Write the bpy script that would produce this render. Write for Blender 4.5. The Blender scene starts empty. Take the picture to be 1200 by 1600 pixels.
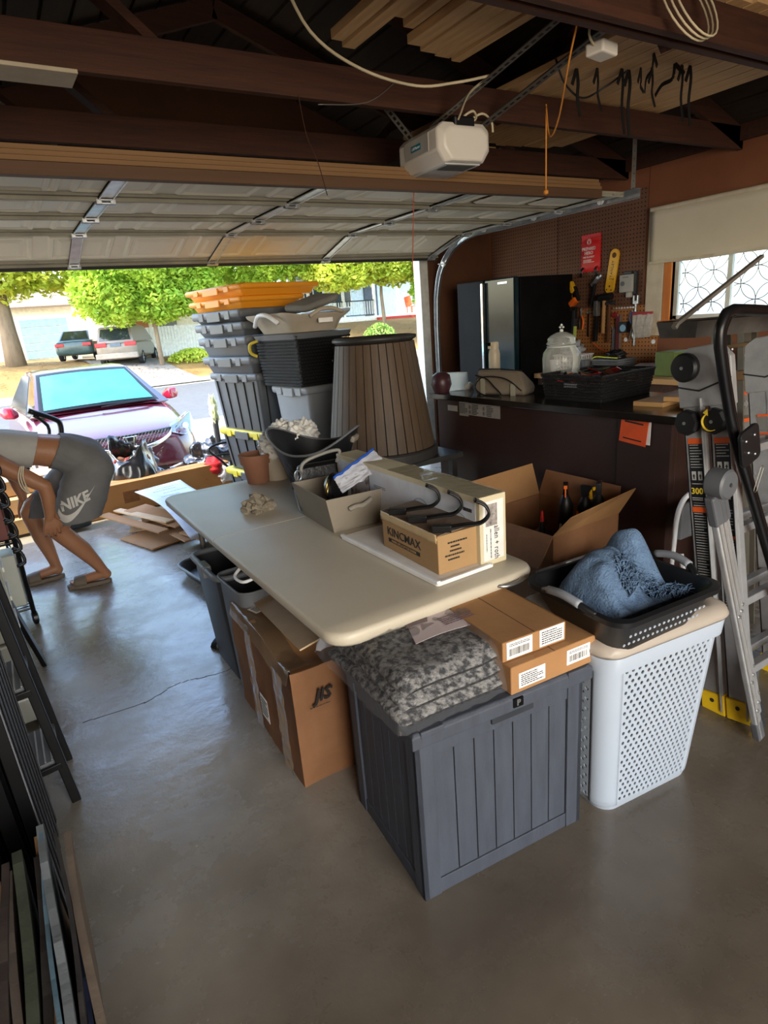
import bpy, bmesh, math, random
from mathutils import Vector, Matrix, Euler, noise
from mathutils.bvhtree import BVHTree
random.seed(7)
PI = math.pi
S = bpy.context.scene
COL = S.collection
# ------------------------------------------------------------------ camera
F_PX, YAW, PITCH, ROLL, EYE = 962.57, 0.5366247, 0.3045462, 0.0796085, 1.53
cd = bpy.data.cameras.new('camera'); cam = bpy.data.objects.new('camera', cd); COL.objects.link(cam)
cd.sensor_fit = 'VERTICAL'; cd.sensor_height = 24.0; cd.lens = F_PX / 1600 * 24.0
cd.clip_start = 0.02; cd.clip_end = 400
fw = Vector((math.sin(YAW)*math.cos(PITCH), math.cos(YAW)*math.cos(PITCH), -math.sin(PITCH)))
rt = Vector((math.cos(YAW), -math.sin(YAW), 0)); dn = fw.cross(rt)
r2 = math.cos(ROLL)*rt + math.sin(ROLL)*dn; d2 = -math.sin(ROLL)*rt + math.cos(ROLL)*dn
mw = Matrix((r2, -d2, -fw)).transposed().to_4x4(); mw.translation = (0, 0, EYE)
cam.matrix_world = mw
S.camera = cam
# ------------------------------------------------------------------ world, sun, added fill lamp behind the camera, exposure
W = bpy.data.worlds.new('sky'); S.world = W; W.use_nodes = True
wn = W.node_tree.nodes; wl = W.node_tree.links
sk = wn.new('ShaderNodeTexSky'); sk.sky_type = 'NISHITA'; sk.sun_disc = False
sk.sun_elevation = math.radians(48); sk.sun_rotation = math.radians(260); sk.air_density = 1.2; sk.dust_density = 1.6
wn['Background'].inputs[1].default_value = 0.66
wl.new(sk.outputs[0], wn['Background'].inputs[0])
sd = bpy.data.lights.new('sun', 'SUN'); sun = bpy.data.objects.new('sun', sd); COL.objects.link(sun)
sd.energy = 3.3; sd.angle = 0.01; sd.color = (1.0, 0.95, 0.86)
sun.rotation_euler = Vector((-1.0, -0.12, 1.15)).to_track_quat('Z', 'Y').to_euler()
def area(name, loc, target, sx, sy, power, col):
    l = bpy.data.lights.new(name, 'AREA'); o = bpy.data.objects.new(name, l); COL.objects.link(o)
    l.shape = 'RECTANGLE'; l.size = sx; l.size_y = sy; l.energy = power; l.color = col
    o.location = loc; o.rotation_euler = (Vector(loc) - Vector(target)).to_track_quat('Z', 'Y').to_euler()
    return o
area('rear_fill_lamp', (0.4, -2.35, 1.6), (1.4, 1.5, 0.7), 2.6, 1.9, 98, (1.0, 0.87, 0.72))  # added fill lamp, stands in for daylight through an unseen rear doorway
V = S.view_settings
S.display_settings.display_device = 'sRGB'
V.view_transform = 'Standard'; V.look = 'None'; V.gamma = 1.0; V.use_curve_mapping = False
V.exposure = 1.12
# ------------------------------------------------------------------ materials
def lin(h):
    if isinstance(h, str):
        h = h.lstrip('#'); c = [int(h[i:i+2], 16)/255 for i in (0, 2, 4)]
        return tuple((x/12.92 if x <= .04045 else ((x+.055)/1.055)**2.4) for x in c)
    return h
MC = {}
def M(key, col='#888888', rough=.55, metal=0, col2=None, scale=6, stretch=(1,1,1), bump=0, bscale=None, trans=0,
      spec=.4, coat=0, emit=None, es=1, amt=.5, alpha=1, kind='noise', contrast=.25):
    if key in MC: return MC[key]
    m = bpy.data.materials.new(key); m.use_nodes = True; MC[key] = m
    nt = m.node_tree; n = nt.nodes; L = nt.links; b = n['Principled BSDF']
    c = lin(col)
    b.inputs['Base Color'].default_value = (*c, 1); b.inputs['Roughness'].default_value = rough
    b.inputs['Metallic'].default_value = metal; b.inputs['Specular IOR Level'].default_value = spec
    b.inputs['Transmission Weight'].default_value = trans; b.inputs['Coat Weight'].default_value = coat
    b.inputs['Alpha'].default_value = alpha
    if trans: b.inputs['IOR'].default_value = 1.3
    tc = n.new('ShaderNodeTexCoord'); mp = n.new('ShaderNodeMapping'); mp.inputs['Scale'].default_value = stretch
    L.new(tc.outputs['Object'], mp.inputs['Vector'])
    def tex(sc):
        if kind == 'voronoi':
            t = n.new('ShaderNodeTexVoronoi'); t.inputs['Scale'].default_value = sc; o = t.outputs['Distance']
        elif kind == 'wave':
            t = n.new('ShaderNodeTexWave'); t.inputs['Scale'].default_value = sc; t.inputs['Distortion'].default_value = 6
            t.inputs['Detail'].default_value = 3; o = t.outputs['Fac']
        else:
            t = n.new('ShaderNodeTexNoise'); t.inputs['Scale'].default_value = sc; t.inputs['Detail'].default_value = 5
            t.inputs['Roughness'].default_value = .6; o = t.outputs['Fac']
        L.new(mp.outputs[0], t.inputs['Vector']); return o
    if col2 is None:
        col2 = tuple(min(1, x*1.22 + .004) for x in c); c1 = tuple(x*.82 for x in c)
    else:
        c1 = c; col2 = lin(col2)
    r = n.new('ShaderNodeValToRGB'); e = r.color_ramp.elements
    e[0].position = .5-contrast; e[1].position = .5+contrast; e[0].color = (*c1, 1); e[1].color = (*col2, 1)
    L.new(tex(scale), r.inputs[0]); L.new(r.outputs[0], b.inputs['Base Color'])
    if bump:
        bp = n.new('ShaderNodeBump'); bp.inputs['Strength'].default_value = bump; bp.inputs['Distance'].default_value = .01
        L.new(tex(bscale or scale*3), bp.inputs['Height']); L.new(bp.outputs[0], b.inputs['Normal'])
    if emit:
        b.inputs['Emission Color'].default_value = (*lin(emit), 1); b.inputs['Emission Strength'].default_value = es
    return m
def sheer(key, col, mixf, rough=.15):        # thin clear plastic / glass film
    if key in MC: return MC[key]
    m = bpy.data.materials.new(key); m.use_nodes = True; MC[key] = m
    n = m.node_tree.nodes; L = m.node_tree.links; b = n['Principled BSDF']
    b.inputs['Base Color'].default_value = (*lin(col), 1); b.inputs['Roughness'].default_value = rough
    b.inputs['Specular IOR Level'].default_value = .8
    t = n.new('ShaderNodeBsdfTransparent'); mx = n.new('ShaderNodeMixShader')
    fr = n.new('ShaderNodeLayerWeight'); fr.inputs[0].default_value = .35
    ad = n.new('ShaderNodeMath'); ad.operation = 'ADD'; ad.use_clamp = True; ad.inputs[1].default_value = mixf
    ml = n.new('ShaderNodeMath'); ml.operation = 'MULTIPLY'; ml.inputs[1].default_value = .6
    L.new(fr.outputs['Fresnel'], ml.inputs[0]); L.new(ml.outputs[0], ad.inputs[0])
    L.new(ad.outputs[0], mx.inputs[0]); L.new(t.outputs[0], mx.inputs[1]); L.new(b.outputs[0], mx.inputs[2])
    L.new(mx.outputs[0], n['Material Output'].inputs[0])
    return m
# ------------------------------------------------------------------ mesh helpers
def RX(a): return Matrix.Rotation(a, 4, 'X')
def RY(a): return Matrix.Rotation(a, 4, 'Y')
def RZ(a): return Matrix.Rotation(a, 4, 'Z')
def TR(*v): return Matrix.Translation(v if len(v) == 3 else v[0])
class MB:
    def __init__(s): s.v = []; s.f = []; s.m = []; s.X = Matrix.Identity(4); s.mi = 0
    def add(s, vs, fs):
        o = len(s.v)
        for p in vs: s.v.append(tuple(s.X @ Vector(p)))
        for f in fs: s.f.append([i+o for i in f]); s.m.append(s.mi)
        return s
    def box(s, x0, x1, y0, y1, z0, z1, taper=None):
        t = taper or (0, 0)
        vs = [(x0, y0, z0), (x1, y0, z0), (x1, y1, z0), (x0, y1, z0),
              (x0-t[0], y0-t[1], z1), (x1+t[0], y0-t[1], z1), (x1+t[0], y1+t[1], z1), (x0-t[0], y1+t[1], z1)]
        return s.add(vs, [(3,2,1,0), (4,5,6,7), (0,1,5,4), (1,2,6,5), (2,3,7,6), (3,0,4,7)])
    def cb(s, c, sz, R=None):
        k = s.X
        s.X = k @ TR(*c) @ (R or Matrix.Identity(4)); a, b, d = [q/2 for q in sz]
        s.box(-a, a, -b, b, -d, d); s.X = k; return s
    def bar(s, p, q, w, h, up=(0, 0, 1)):
        p = Vector(p); q = Vector(q); d = q-p; z = d.normalized(); u = Vector(up)
        if abs(z.dot(u)) > .98: u = Vector((0, 1, 0))
        x = u.cross(z).normalized(); y = z.cross(x)
        R = Matrix((x, y, z)).transposed().to_4x4(); k = s.X; s.X = k @ TR(*p) @ R
        s.box(-w/2, w/2, -h/2, h/2, 0, d.length); s.X = k; return s
    def tube(s, pts, r, n=8, closed=False, cap=True):
        P = [Vector(p) for p in pts]; m = len(P); rs = r if isinstance(r, (list, tuple)) else [r]*m
        vs = []; up = None
        for i, p in enumerate(P):
            a = P[(i-1) % m] if (i > 0 or closed) else P[0]; b = P[(i+1) % m] if (i < m-1 or closed) else P[-1]
            t = (b-a).normalized() if (b-a).length > 1e-9 else Vector((0, 0, 1))
            if up is None: up = Vector((0, 0, 1)) if abs(t.z) < .9 else Vector((1, 0, 0))
            x = up.cross(t); x = x.normalized() if x.length > 1e-6 else Vector((1, 0, 0)); y = t.cross(x); up = y
            for k in range(n):
                an = 2*PI*k/n; vs.append(p + rs[i]*(math.cos(an)*x + math.sin(an)*y))
        fs = []
        for i in range(m if closed else m-1):
            j = (i+1) % m
            for k in range(n): fs.append((i*n+k, i*n+(k+1) % n, j*n+(k+1) % n, j*n+k))
        if cap and not closed: fs += [tuple(range(n))[::-1], tuple((m-1)*n+k for k in range(n))]
        return s.add(vs, fs)
    def cyl(s, c, r, z0, z1, n=20, r2=None):
        return s.lathe([(0, z0), (r, z0), (r2 if r2 is not None else r, z1), (0, z1)], n, c)
    def lathe(s, prof, n=24, c=(0, 0)):
        vs = []; ix = []
        for (r, z) in prof:
            if r < 1e-6: ix.append([len(vs)]*n); vs.append((c[0], c[1], z))
            else:
                ix.append(list(range(len(vs), len(vs)+n)))
                vs += [(c[0]+r*math.cos(2*PI*k/n), c[1]+r*math.sin(2*PI*k/n), z) for k in range(n)]
        fs = []
        for a, b in zip(ix, ix[1:]):
            for k in range(n):
                q = []
                for w in (a[k], a[(k+1) % n], b[(k+1) % n], b[k]):
                    if w not in q: q.append(w)
                if len(q) > 2: fs.append(tuple(q))
        return s.add(vs, fs)
    def grid(s, fn, nu, nv, wrapu=False):
        vs = [fn(i/nu, j/nv) for j in range(nv+1) for i in range(nu+(0 if wrapu else 1))]
        w = nu if wrapu else nu+1
        fs = [(j*w+i, j*w+(i+1) % w, (j+1)*w+(i+1) % w, (j+1)*w+i) for j in range(nv) for i in range(nu)]
        return s.add(vs, fs)
    def loft(s, rings, cap=True, closed=True):
        n = len(rings[0]); vs = [p for r in rings for p in r]
        fs = [(j*n+i, j*n+(i+1) % n, (j+1)*n+(i+1) % n, (j+1)*n+i) for j in range(len(rings)-1) for i in range(n if closed else n-1)]
        if cap: fs += [tuple(range(n))[::-1], tuple((len(rings)-1)*n+i for i in range(n))]
        return s.add(vs, fs)
    def prism(s, poly, z0, z1):
        n = len(poly); vs = [(x, y, z0) for x, y in poly] + [(x, y, z1) for x, y in poly]
        return s.add(vs, [tuple(range(n))[::-1], tuple(range(n, 2*n))] + [(i, (i+1) % n, n+(i+1) % n, n+i) for i in range(n)])
    def holes(s, fn, nu, nv, ru=.3, rv=.36, stag=True):
        """real perforations: each cell of the surface fn(u,v) gets an eight-sided hole"""
        for j in range(nv):
            off = .5 if (stag and j % 2) else 0
            cells = [(i+off, i+off+1, True) for i in range(nu - (1 if off else 0))]
            if off: cells = [(0, .5, False)] + cells + [(nu-.5, nu, False)]
            for (a, b, hole) in cells:
                U = lambda q: a/nu + (b-a)/nu*q
                Vv = lambda q: (j+q)/nv
                if not hole:
                    s.add([fn(U(0), Vv(0)), fn(U(1), Vv(0)), fn(U(1), Vv(1)), fn(U(0), Vv(1))], [(0, 1, 2, 3)]); continue
                o = [(0, 0), (.5, 0), (1, 0), (1, .5), (1, 1), (.5, 1), (0, 1), (0, .5)]
                h = [(.5+ru*math.cos(t), .5+rv*math.sin(t)) for t in [PI*1.25+k*PI/4 for k in range(8)]]
                s.add([fn(U(x), Vv(y)) for x, y in o+h], [(k, (k+1) % 8, 8+(k+1) % 8, 8+k) for k in range(8)])
        return s
    def build(s, name, mat, parent=None, loc=(0, 0, 0), rz=0, bevel=0, smooth=False, thick=0, sub=0, **kw):
        me = bpy.data.meshes.new(name); me.from_pydata(s.v, [], s.f)
        mats = mat if isinstance(mat, (list, tuple)) else [mat]
        for q in mats: me.materials.append(q)
        if len(mats) > 1: me.polygons.foreach_set('material_index', s.m)
        me.update()
        if smooth:
            me.shade_smooth()
            if smooth is not True: me.set_sharp_from_angle(angle=math.radians(smooth))
        o = bpy.data.objects.new(name, me); COL.objects.link(o)
        o.location = loc; o.rotation_euler = (0, 0, rz) if not isinstance(rz, (tuple, list)) else rz
        if parent: o.parent = parent
        if thick:
            q = o.modifiers.new('s', 'SOLIDIFY'); q.thickness = thick; q.offset = 0
        if sub:
            q = o.modifiers.new('u', 'SUBSURF'); q.levels = sub; q.render_levels = sub
        if bevel:
            q = o.modifiers.new('b', 'BEVEL'); q.width = bevel; q.segments = 2; q.limit_method = 'ANGLE'
        tag(o, **kw)
        return o
def tag(o, label=None, cat=None, group=None, kind=None):
    if label: o['label'] = label
    if cat: o['category'] = cat
    if group: o['group'] = group
    if kind: o['kind'] = kind
    return o
def thing(name, label=None, cat=None, loc=(0, 0, 0), rz=0, group=None, kind=None):
    o = bpy.data.objects.new(name, None); COL.objects.link(o); o.empty_display_size = .1
    o.location = loc; o.rotation_euler = (0, 0, rz) if not isinstance(rz, (tuple, list)) else rz
    return tag(o, label, cat, group, kind)
def copy_tree(o, parent=None):
    c = o.copy(); COL.objects.link(c); c.parent = parent
    for ch in [q for q in o.children]: copy_tree(ch, c)
    return c
_t = {}
def lettering(body, size, mat, parent, mtx, name='lettering', ext=.0006, align='CENTER', bold=0, shear=0, xs=1.0, link=True, space=1.0):
    cu = bpy.data.curves.new(name, 'FONT'); cu.body = body; cu.size = size; cu.extrude = ext; cu.align_x = align; cu.align_y = 'CENTER'
    cu.offset = bold; cu.shear = shear; cu.resolution_u = 2; cu.space_character = space
    t = bpy.data.objects.new(name, cu); COL.objects.link(t)
    dg = bpy.context.evaluated_depsgraph_get(); me = bpy.data.meshes.new_from_object(t.evaluated_get(dg))
    bpy.data.objects.remove(t); bpy.data.curves.remove(cu)
    me.transform(mtx @ Matrix.Diagonal((xs, 1, 1, 1)))
    me.materials.clear(); me.materials.append(mat)
    o = bpy.data.objects.new(name, me); COL.objects.link(o)
    if parent: o.parent = parent
    return o
def face_m(origin, right, up):      # matrix laying the xy plane of a flat print on a surface
    x = Vector(right).normalized(); y = Vector(up); y = (y - x*y.dot(x)).normalized(); z = x.cross(y)
    m = Matrix((x, y, z)).transposed().to_4x4(); m.translation = origin; return m
def print_lines(parent, mat, mtx, w, h, rows, name='printed_text', seed=1, lh=.45):
    rr = random.Random(seed); b = MB(); b.X = mtx
    for i in range(rows):
        y = h/2 - (i+.5)*h/rows; x = -w/2; end = w/2*(1 if rr.random() > .3 else .5)
        while x < end:
            l = rr.uniform(.04, .14)*w; b.box(x, min(x+l, end), y-lh*h/rows/2, y+lh*h/rows/2, 0, .0005); x += l + .02*w
    return b.build(name, mat, parent)
def barcode(parent, mat, mtx, w, h, seed=1):
    rr = random.Random(seed); b = MB(); b.X = mtx; x = -w/2
    while x < w/2:
        q = rr.uniform(.01, .035)*w; b.box(x, min(x+q, w/2), -h/2, h/2, 0, .0005); x += q+rr.uniform(.015, .035)*w
    return b.build('barcode', mat, parent)
def rrect(x0, x1, y0, y1, r, n=5):
    P = []
    for cx, cy, a in ((x1-r, y1-r, 0), (x0+r, y1-r, 90), (x0+r, y0+r, 180), (x1-r, y0+r, 270)):
        for k in range(n+1):
            t = math.radians(a+90*k/n); P.append((cx+r*math.cos(t), cy+r*math.sin(t)))
    return P
def arc(pts, n=6):                  # Catmull-Rom smoothing of a path
    P = [Vector(p) for p in pts]; Q = []
    for i in range(len(P)-1):
        a = P[max(i-1, 0)]; b = P[i]; c = P[i+1]; d = P[min(i+2, len(P)-1)]
        for k in range(n):
            t = k/n; Q.append(.5*((2*b)+(c-a)*t+(2*a-5*b+4*c-d)*t*t+(3*b-a-3*c+d)*t**3))
    return Q+[P[-1]]
# common materials
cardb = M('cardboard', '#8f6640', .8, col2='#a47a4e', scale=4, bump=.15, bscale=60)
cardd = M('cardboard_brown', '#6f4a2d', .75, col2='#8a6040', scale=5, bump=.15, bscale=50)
cardl = M('cardboard_pale', '#b79a78', .8, col2='#c9ae8c', scale=6, bump=.1, bscale=50)
white = M('white_plastic', '#dfe0e2', .4)
black = M('black_plastic', '#101114', .42)
blackm = M('black_metal', '#0b0b0d', .35, metal=.3)
steel = M('galvanised_steel', '#b9bcbe', .35, metal=.9, scale=20)
alu = M('aluminium', '#c4c5c4', .38, metal=.75, scale=14)
paper = M('paper_white', '#e6e4e0', .7)
ink = M('black_ink', '#1c1816', .7)
darkwood = M('old_brown_timber', '#2d170c', .8, col2='#452412', scale=3, stretch=(1, 12, 12), bump=.3)
palewood = M('pale_lumber', '#b08a5c', .7, col2='#d0aa78', scale=4, stretch=(12, 1, 12), bump=.2)
# ================================================================== SETTING
floor_m = M('polished_concrete', '#6e685e', .34, col2='#a39d92', scale=1.3, bump=.3, bscale=9, spec=.8, contrast=.22)
def floor_nodes():
    nt = floor_m.node_tree; n = nt.nodes; L = nt.links; b = n['Principled BSDF']
    tc = n.new('ShaderNodeTexCoord')
    t = n.new('ShaderNodeTexNoise'); t.inputs['Scale'].default_value = 3.2; t.inputs['Detail'].default_value = 8; t.inputs['Roughness'].default_value = .7
    L.new(tc.outputs['Object'], t.inputs['Vector'])
    r = n.new('ShaderNodeMapRange'); r.inputs[1].default_value = .3; r.inputs[2].default_value = .7; r.inputs[3].default_value = .14; r.inputs[4].default_value = .40
    L.new(t.outputs['Fac'], r.inputs[0]); L.new(r.outputs[0], b.inputs['Roughness'])
    # pale flecks of paint and dust
    v = n.new('ShaderNodeTexVoronoi'); v.inputs['Scale'].default_value = 3.5; v.inputs['Randomness'].default_value = 1
    L.new(tc.outputs['Object'], v.inputs['Vector'])
    lt = n.new('ShaderNodeMath'); lt.operation = 'LESS_THAN'; lt.inputs[1].default_value = .035; L.new(v.outputs['Distance'], lt.inputs[0])
    old = b.inputs['Base Color'].links[0].from_socket
    mx = n.new('ShaderNodeMixRGB'); mx.inputs[2].default_value = (.42, .38, .32, 1); L.new(lt.outputs[0], mx.inputs[0]); L.new(old, mx.inputs[1])
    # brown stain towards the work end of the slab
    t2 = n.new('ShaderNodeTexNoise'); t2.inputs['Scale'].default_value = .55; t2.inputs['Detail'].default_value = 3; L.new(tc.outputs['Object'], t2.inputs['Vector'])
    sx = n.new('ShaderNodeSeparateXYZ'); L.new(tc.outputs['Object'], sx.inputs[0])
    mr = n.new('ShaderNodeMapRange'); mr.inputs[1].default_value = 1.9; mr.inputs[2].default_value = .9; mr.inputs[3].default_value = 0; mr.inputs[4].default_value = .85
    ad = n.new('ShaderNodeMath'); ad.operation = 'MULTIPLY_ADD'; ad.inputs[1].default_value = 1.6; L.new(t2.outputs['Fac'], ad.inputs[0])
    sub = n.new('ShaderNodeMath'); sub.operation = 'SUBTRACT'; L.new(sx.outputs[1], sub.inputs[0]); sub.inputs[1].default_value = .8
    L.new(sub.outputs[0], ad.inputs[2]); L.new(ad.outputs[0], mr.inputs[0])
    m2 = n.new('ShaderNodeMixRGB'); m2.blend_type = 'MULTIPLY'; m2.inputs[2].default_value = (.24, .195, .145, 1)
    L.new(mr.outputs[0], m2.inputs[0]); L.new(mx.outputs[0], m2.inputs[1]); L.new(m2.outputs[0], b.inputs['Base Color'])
floor_nodes()
XL, XR, YB, YF = -1.3, 4.73, -2.5, 5.35
b = MB(); b.box(XL-.15, XR+.15, YB-.15, YF+.25, -.12, 0); b.build('floor', floor_m, kind='structure')
crackm = M('crack_dark', '#3a3733', .9)
def crack(pts, w=.004):
    b = MB(); P = arc(pts, 5)
    for p, q in zip(P, P[1:]):
        j = Vector((random.uniform(-.008, .008), random.uniform(-.008, .008), 0))
        b.bar(p+j+Vector((0, 0, .0003)), q+Vector((0, 0, .0003)), w, .0006)
    return b
c = crack([(.0, 2.62, 0), (.25, 2.6, 0), (.42, 2.66, 0), (.62, 2.62, 0), (.9, 2.72, 0)])
c.build('floor_crack', crackm, bpy.data.objects['floor'])
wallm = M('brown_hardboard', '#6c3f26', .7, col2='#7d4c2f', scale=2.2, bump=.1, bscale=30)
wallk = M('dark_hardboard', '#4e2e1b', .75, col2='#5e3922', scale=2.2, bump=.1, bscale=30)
# --- right wall, with the window opening y 2.0..3.2, z 1.34..2.14
WY0, WY1, WZ0, WZ1 = 1.72, 3.2, 1.34, 2.14
b = MB()
b.box(XR, XR+.12, YB, WY0, 0, 2.62); b.box(XR, XR+.12, WY1, YF+.1, 0, 2.62)
b.box(XR, XR+.12, WY0, WY1, 0, WZ0); b.box(XR, XR+.12, WY0, WY1, WZ1, 2.62)
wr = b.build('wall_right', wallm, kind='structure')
peg = M('pegboard_brown', '#5e4030', .7, col2='#6f4d3a', scale=3)
pego = M('pegboard_tan', '#996538', .7, col2='#aa7342', scale=3)
def peg_nodes(m):                    # punched holes, 25 mm grid, too small to model one by one
    nt = m.node_tree; n = nt.nodes; L = nt.links; b = n['Principled BSDF']; tc = n.new('ShaderNodeTexCoord'); sx = n.new('ShaderNodeSeparateXYZ')
    L.new(tc.outputs['Object'], sx.inputs[0]); ds = []
    for ax in (1, 2):
        a = n.new('ShaderNodeMath'); a.operation = 'MULTIPLY'; a.inputs[1].default_value = 1/.032; L.new(sx.outputs[ax], a.inputs[0])
        f = n.new('ShaderNodeMath'); f.operation = 'FRACT'; L.new(a.outputs[0], f.inputs[0])
        s = n.new('ShaderNodeMath'); s.operation = 'SUBTRACT'; s.inputs[1].default_value = .5; L.new(f.outputs[0], s.inputs[0])
        q = n.new('ShaderNodeMath'); q.operation = 'POWER'; q.inputs[1].default_value = 2; L.new(s.outputs[0], q.inputs[0]); ds.append(q)
    ad = n.new('ShaderNodeMath'); L.new(ds[0].outputs[0], ad.inputs[0]); L.new(ds[1].outputs[0], ad.inputs[1])
    lt = n.new('ShaderNodeMath'); lt.operation = 'LESS_THAN'; lt.inputs[1].default_value = .035; L.new(ad.outputs[0], lt.inputs[0])
    old = b.inputs['Base Color'].links[0].from_socket; mx = n.new('ShaderNodeMixRGB'); mx.inputs[2].default_value = (.006, .004, .003, 1)
    L.new(lt.outputs[0], mx.inputs[0]); L.new(old, mx.inputs[1]); L.new(mx.outputs[0], b.inputs['Base Color'])
peg_nodes(peg); peg_nodes(pego)
for (y0, y1, z0, z1, mm) in ((3.45, 4.385, 1.475, 2.36, peg), (4.395, 5.3, 1.475, 2.36, peg), (3.3, 4.385, .96, 1.468, pego), (4.395, 5.3, .96, 1.468, pego)):
    b = MB(); b.box(XR-.008, XR+.001, y0, y1, z0, z1); b.build('pegboard_panel', mm, wr, bevel=.001)
for (y0, y1, z0, z1) in ((3.45, 5.3, 2.37, 2.6), (2.0, 3.44, 2.22, 2.6), (.3, 1.6, 1.0, 2.6)):
    b = MB(); b.box(XR-.006, XR+.001, y0, y1, z0, z1); b.build('wall_panel', wallm, wr)
trimw = M('weathered_cream_paint', '#cfc6b2', .6, col2='#b3a68e', scale=9)
b = MB(); b.box(XR-.02, XR, 3.27, 3.42, 1.22, 2.2); b.build('trim_1', trimw, kind='structure', bevel=.003)
orangewood = M('orange_wood', '#b3621f', .55, col2='#c97a2f', scale=4, stretch=(8, 8, 1))
w1 = thing('window_1', kind='structure')
b = MB(); b.box(XR-.015, XR+.1, 3.2, 3.265, 1.3, 2.2); b.build('window_jamb', orangewood, w1, bevel=.002)
b = MB(); b.box(XR-.03, XR+.12, 1.7, 3.29, 1.29, 1.335); b.box(XR, XR+.1, 1.72, 3.2, 2.14, 2.18); b.build('window_sill', orangewood, w1, bevel=.003)
fr = M('window_frame_white', '#cfd0c8', .5)
b = MB()
for y in (3.165, 2.74, 1.72): b.box(XR+.03, XR+.07, y, y+.035, WZ0, WZ1)
b.box(XR+.03, XR+.07, 1.72, 3.2, WZ0, WZ0+.03); b.box(XR+.03, XR+.07, 1.72, 3.2, WZ1-.03, WZ1)
b.build('window_frame', fr, w1, bevel=.002)
def film():
    m = bpy.data.materials.new('frosted_film'); m.use_nodes = True; n = m.node_tree.nodes; L = m.node_tree.links
    t = n.new('ShaderNodeBsdfTranslucent'); t.inputs[0].default_value = (.9, .9, .85, 1)
    d = n.new('ShaderNodeBsdfTransparent'); d.inputs[0].default_value = (.9, .9, .86, 1)
    mx = n.new('ShaderNodeMixShader'); mx.inputs[0].default_value = .55
    L.new(d.outputs[0], mx.inputs[1]); L.new(t.outputs[0], mx.inputs[2]); L.new(mx.outputs[0], n['Material Output'].inputs[0]); return m
fm = film()
for (y0, y1) in ((2.775, 3.165), (1.755, 2.74)):
    b = MB(); b.box(XR+.048, XR+.052, y0, y1, WZ0+.03, WZ1-.03); pane = b.build('pane', fm, w1)
    b = MB(); R = .115
    j = 0; z = WZ0
    while z < WZ1+R:
        y = y0 - R
        while y < y1 + R:
            for ox, oz in ((0, 0), (R, R)):
                P = [(XR+.046, y+ox+R*math.cos(a), z+oz+R*math.sin(a)) for a in [2*PI*k/28 for k in range(29)]]
                seg = [p for p in P if y0 < p[1] < y1 and WZ0+.03 < p[2] < WZ1-.03]
                run = []
                for p in P+[None]:
                    if p and p in seg: run.append(p)
                    else:
                        if len(run) > 1: b.tube(run, .0028, 4)
                        run = []
            y += 2*R
        z += 2*R
    o = b.build('etched_circles', M('etched_grey', '#4f504a', .7), pane); o['kind'] = 'stuff'
# --- roller shade
sh = thing('roller_shade', 'cream roller shade half lowered over the frosted side window', 'shade', (XR-.06, 3.36, 2.17))
b = MB()
def shf(u, v):
    y = -u*1.66; z = -v*.39; return (-.012+.012*math.sin(u*9+v)*v*(1-.3*u), y, z-.012*v*math.sin(u*6))
b.grid(shf, 40, 8); b.build('shade_cloth', M('shade_cloth', '#c6bfaa', .85, col2='#d3ccb8', scale=2), sh, thick=.002, smooth=True)
b = MB(); b.tube([(0, .01, .005), (0, -1.68, .005)], .019, 12); b.build('roller_tube', trimw, sh, smooth=40)
b = MB(); b.bar((-.012, 0, -.385), (-.012, -1.66, -.385), .016, .02); b.build('hem_bar', trimw, sh)
# --- front wall: returns beside the opening, header above
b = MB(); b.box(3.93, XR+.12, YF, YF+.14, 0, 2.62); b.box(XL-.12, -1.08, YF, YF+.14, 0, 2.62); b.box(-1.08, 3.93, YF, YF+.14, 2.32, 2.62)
wf = b.build('wall_front', wallk, kind='structure')
b = MB(); b.prism([(XL-.1, 2.6), (XR+.1, 2.6), (1.75, 3.75)], 0, .1)
for i, v in enumerate(b.v): b.v[i] = (v[0], YF+.02+v[2], v[1])
b.build('gable', wallk, wf)
b = MB(); b.box(3.83, 3.93, YF+.02, YF+.13, 0, 2.3); b.build('trim_2', M('jamb_white', '#d8d8d0', .6, col2='#b8b8ae', scale=12), kind='structure', bevel=.004)
b = MB(); b.box(-1.08, -.98, YF+.02, YF+.13, 0, 2.3); b.build('trim_3', MC['jamb_white'], kind='structure', bevel=.004)
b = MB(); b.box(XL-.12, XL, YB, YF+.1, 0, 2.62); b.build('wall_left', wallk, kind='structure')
b = MB(); b.box(XL-.12, -.9, YB-.12, YB, 0, 2.62); b.box(1.75, XR+.12, YB-.12, YB, 0, 2.62); b.box(-.9, 1.75, YB-.12, YB, 2.25, 2.62)  # doorway added in the unseen back wall to let sky light in
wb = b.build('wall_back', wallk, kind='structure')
b = MB(); b.prism([(XL-.1, 2.6), (XR+.1, 2.6), (1.75, 3.75)], 0, .1)
for i, v in enumerate(b.v): b.v[i] = (v[0], YB-.1+v[2], v[1])
b.build('gable', wallk, wb)
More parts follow.
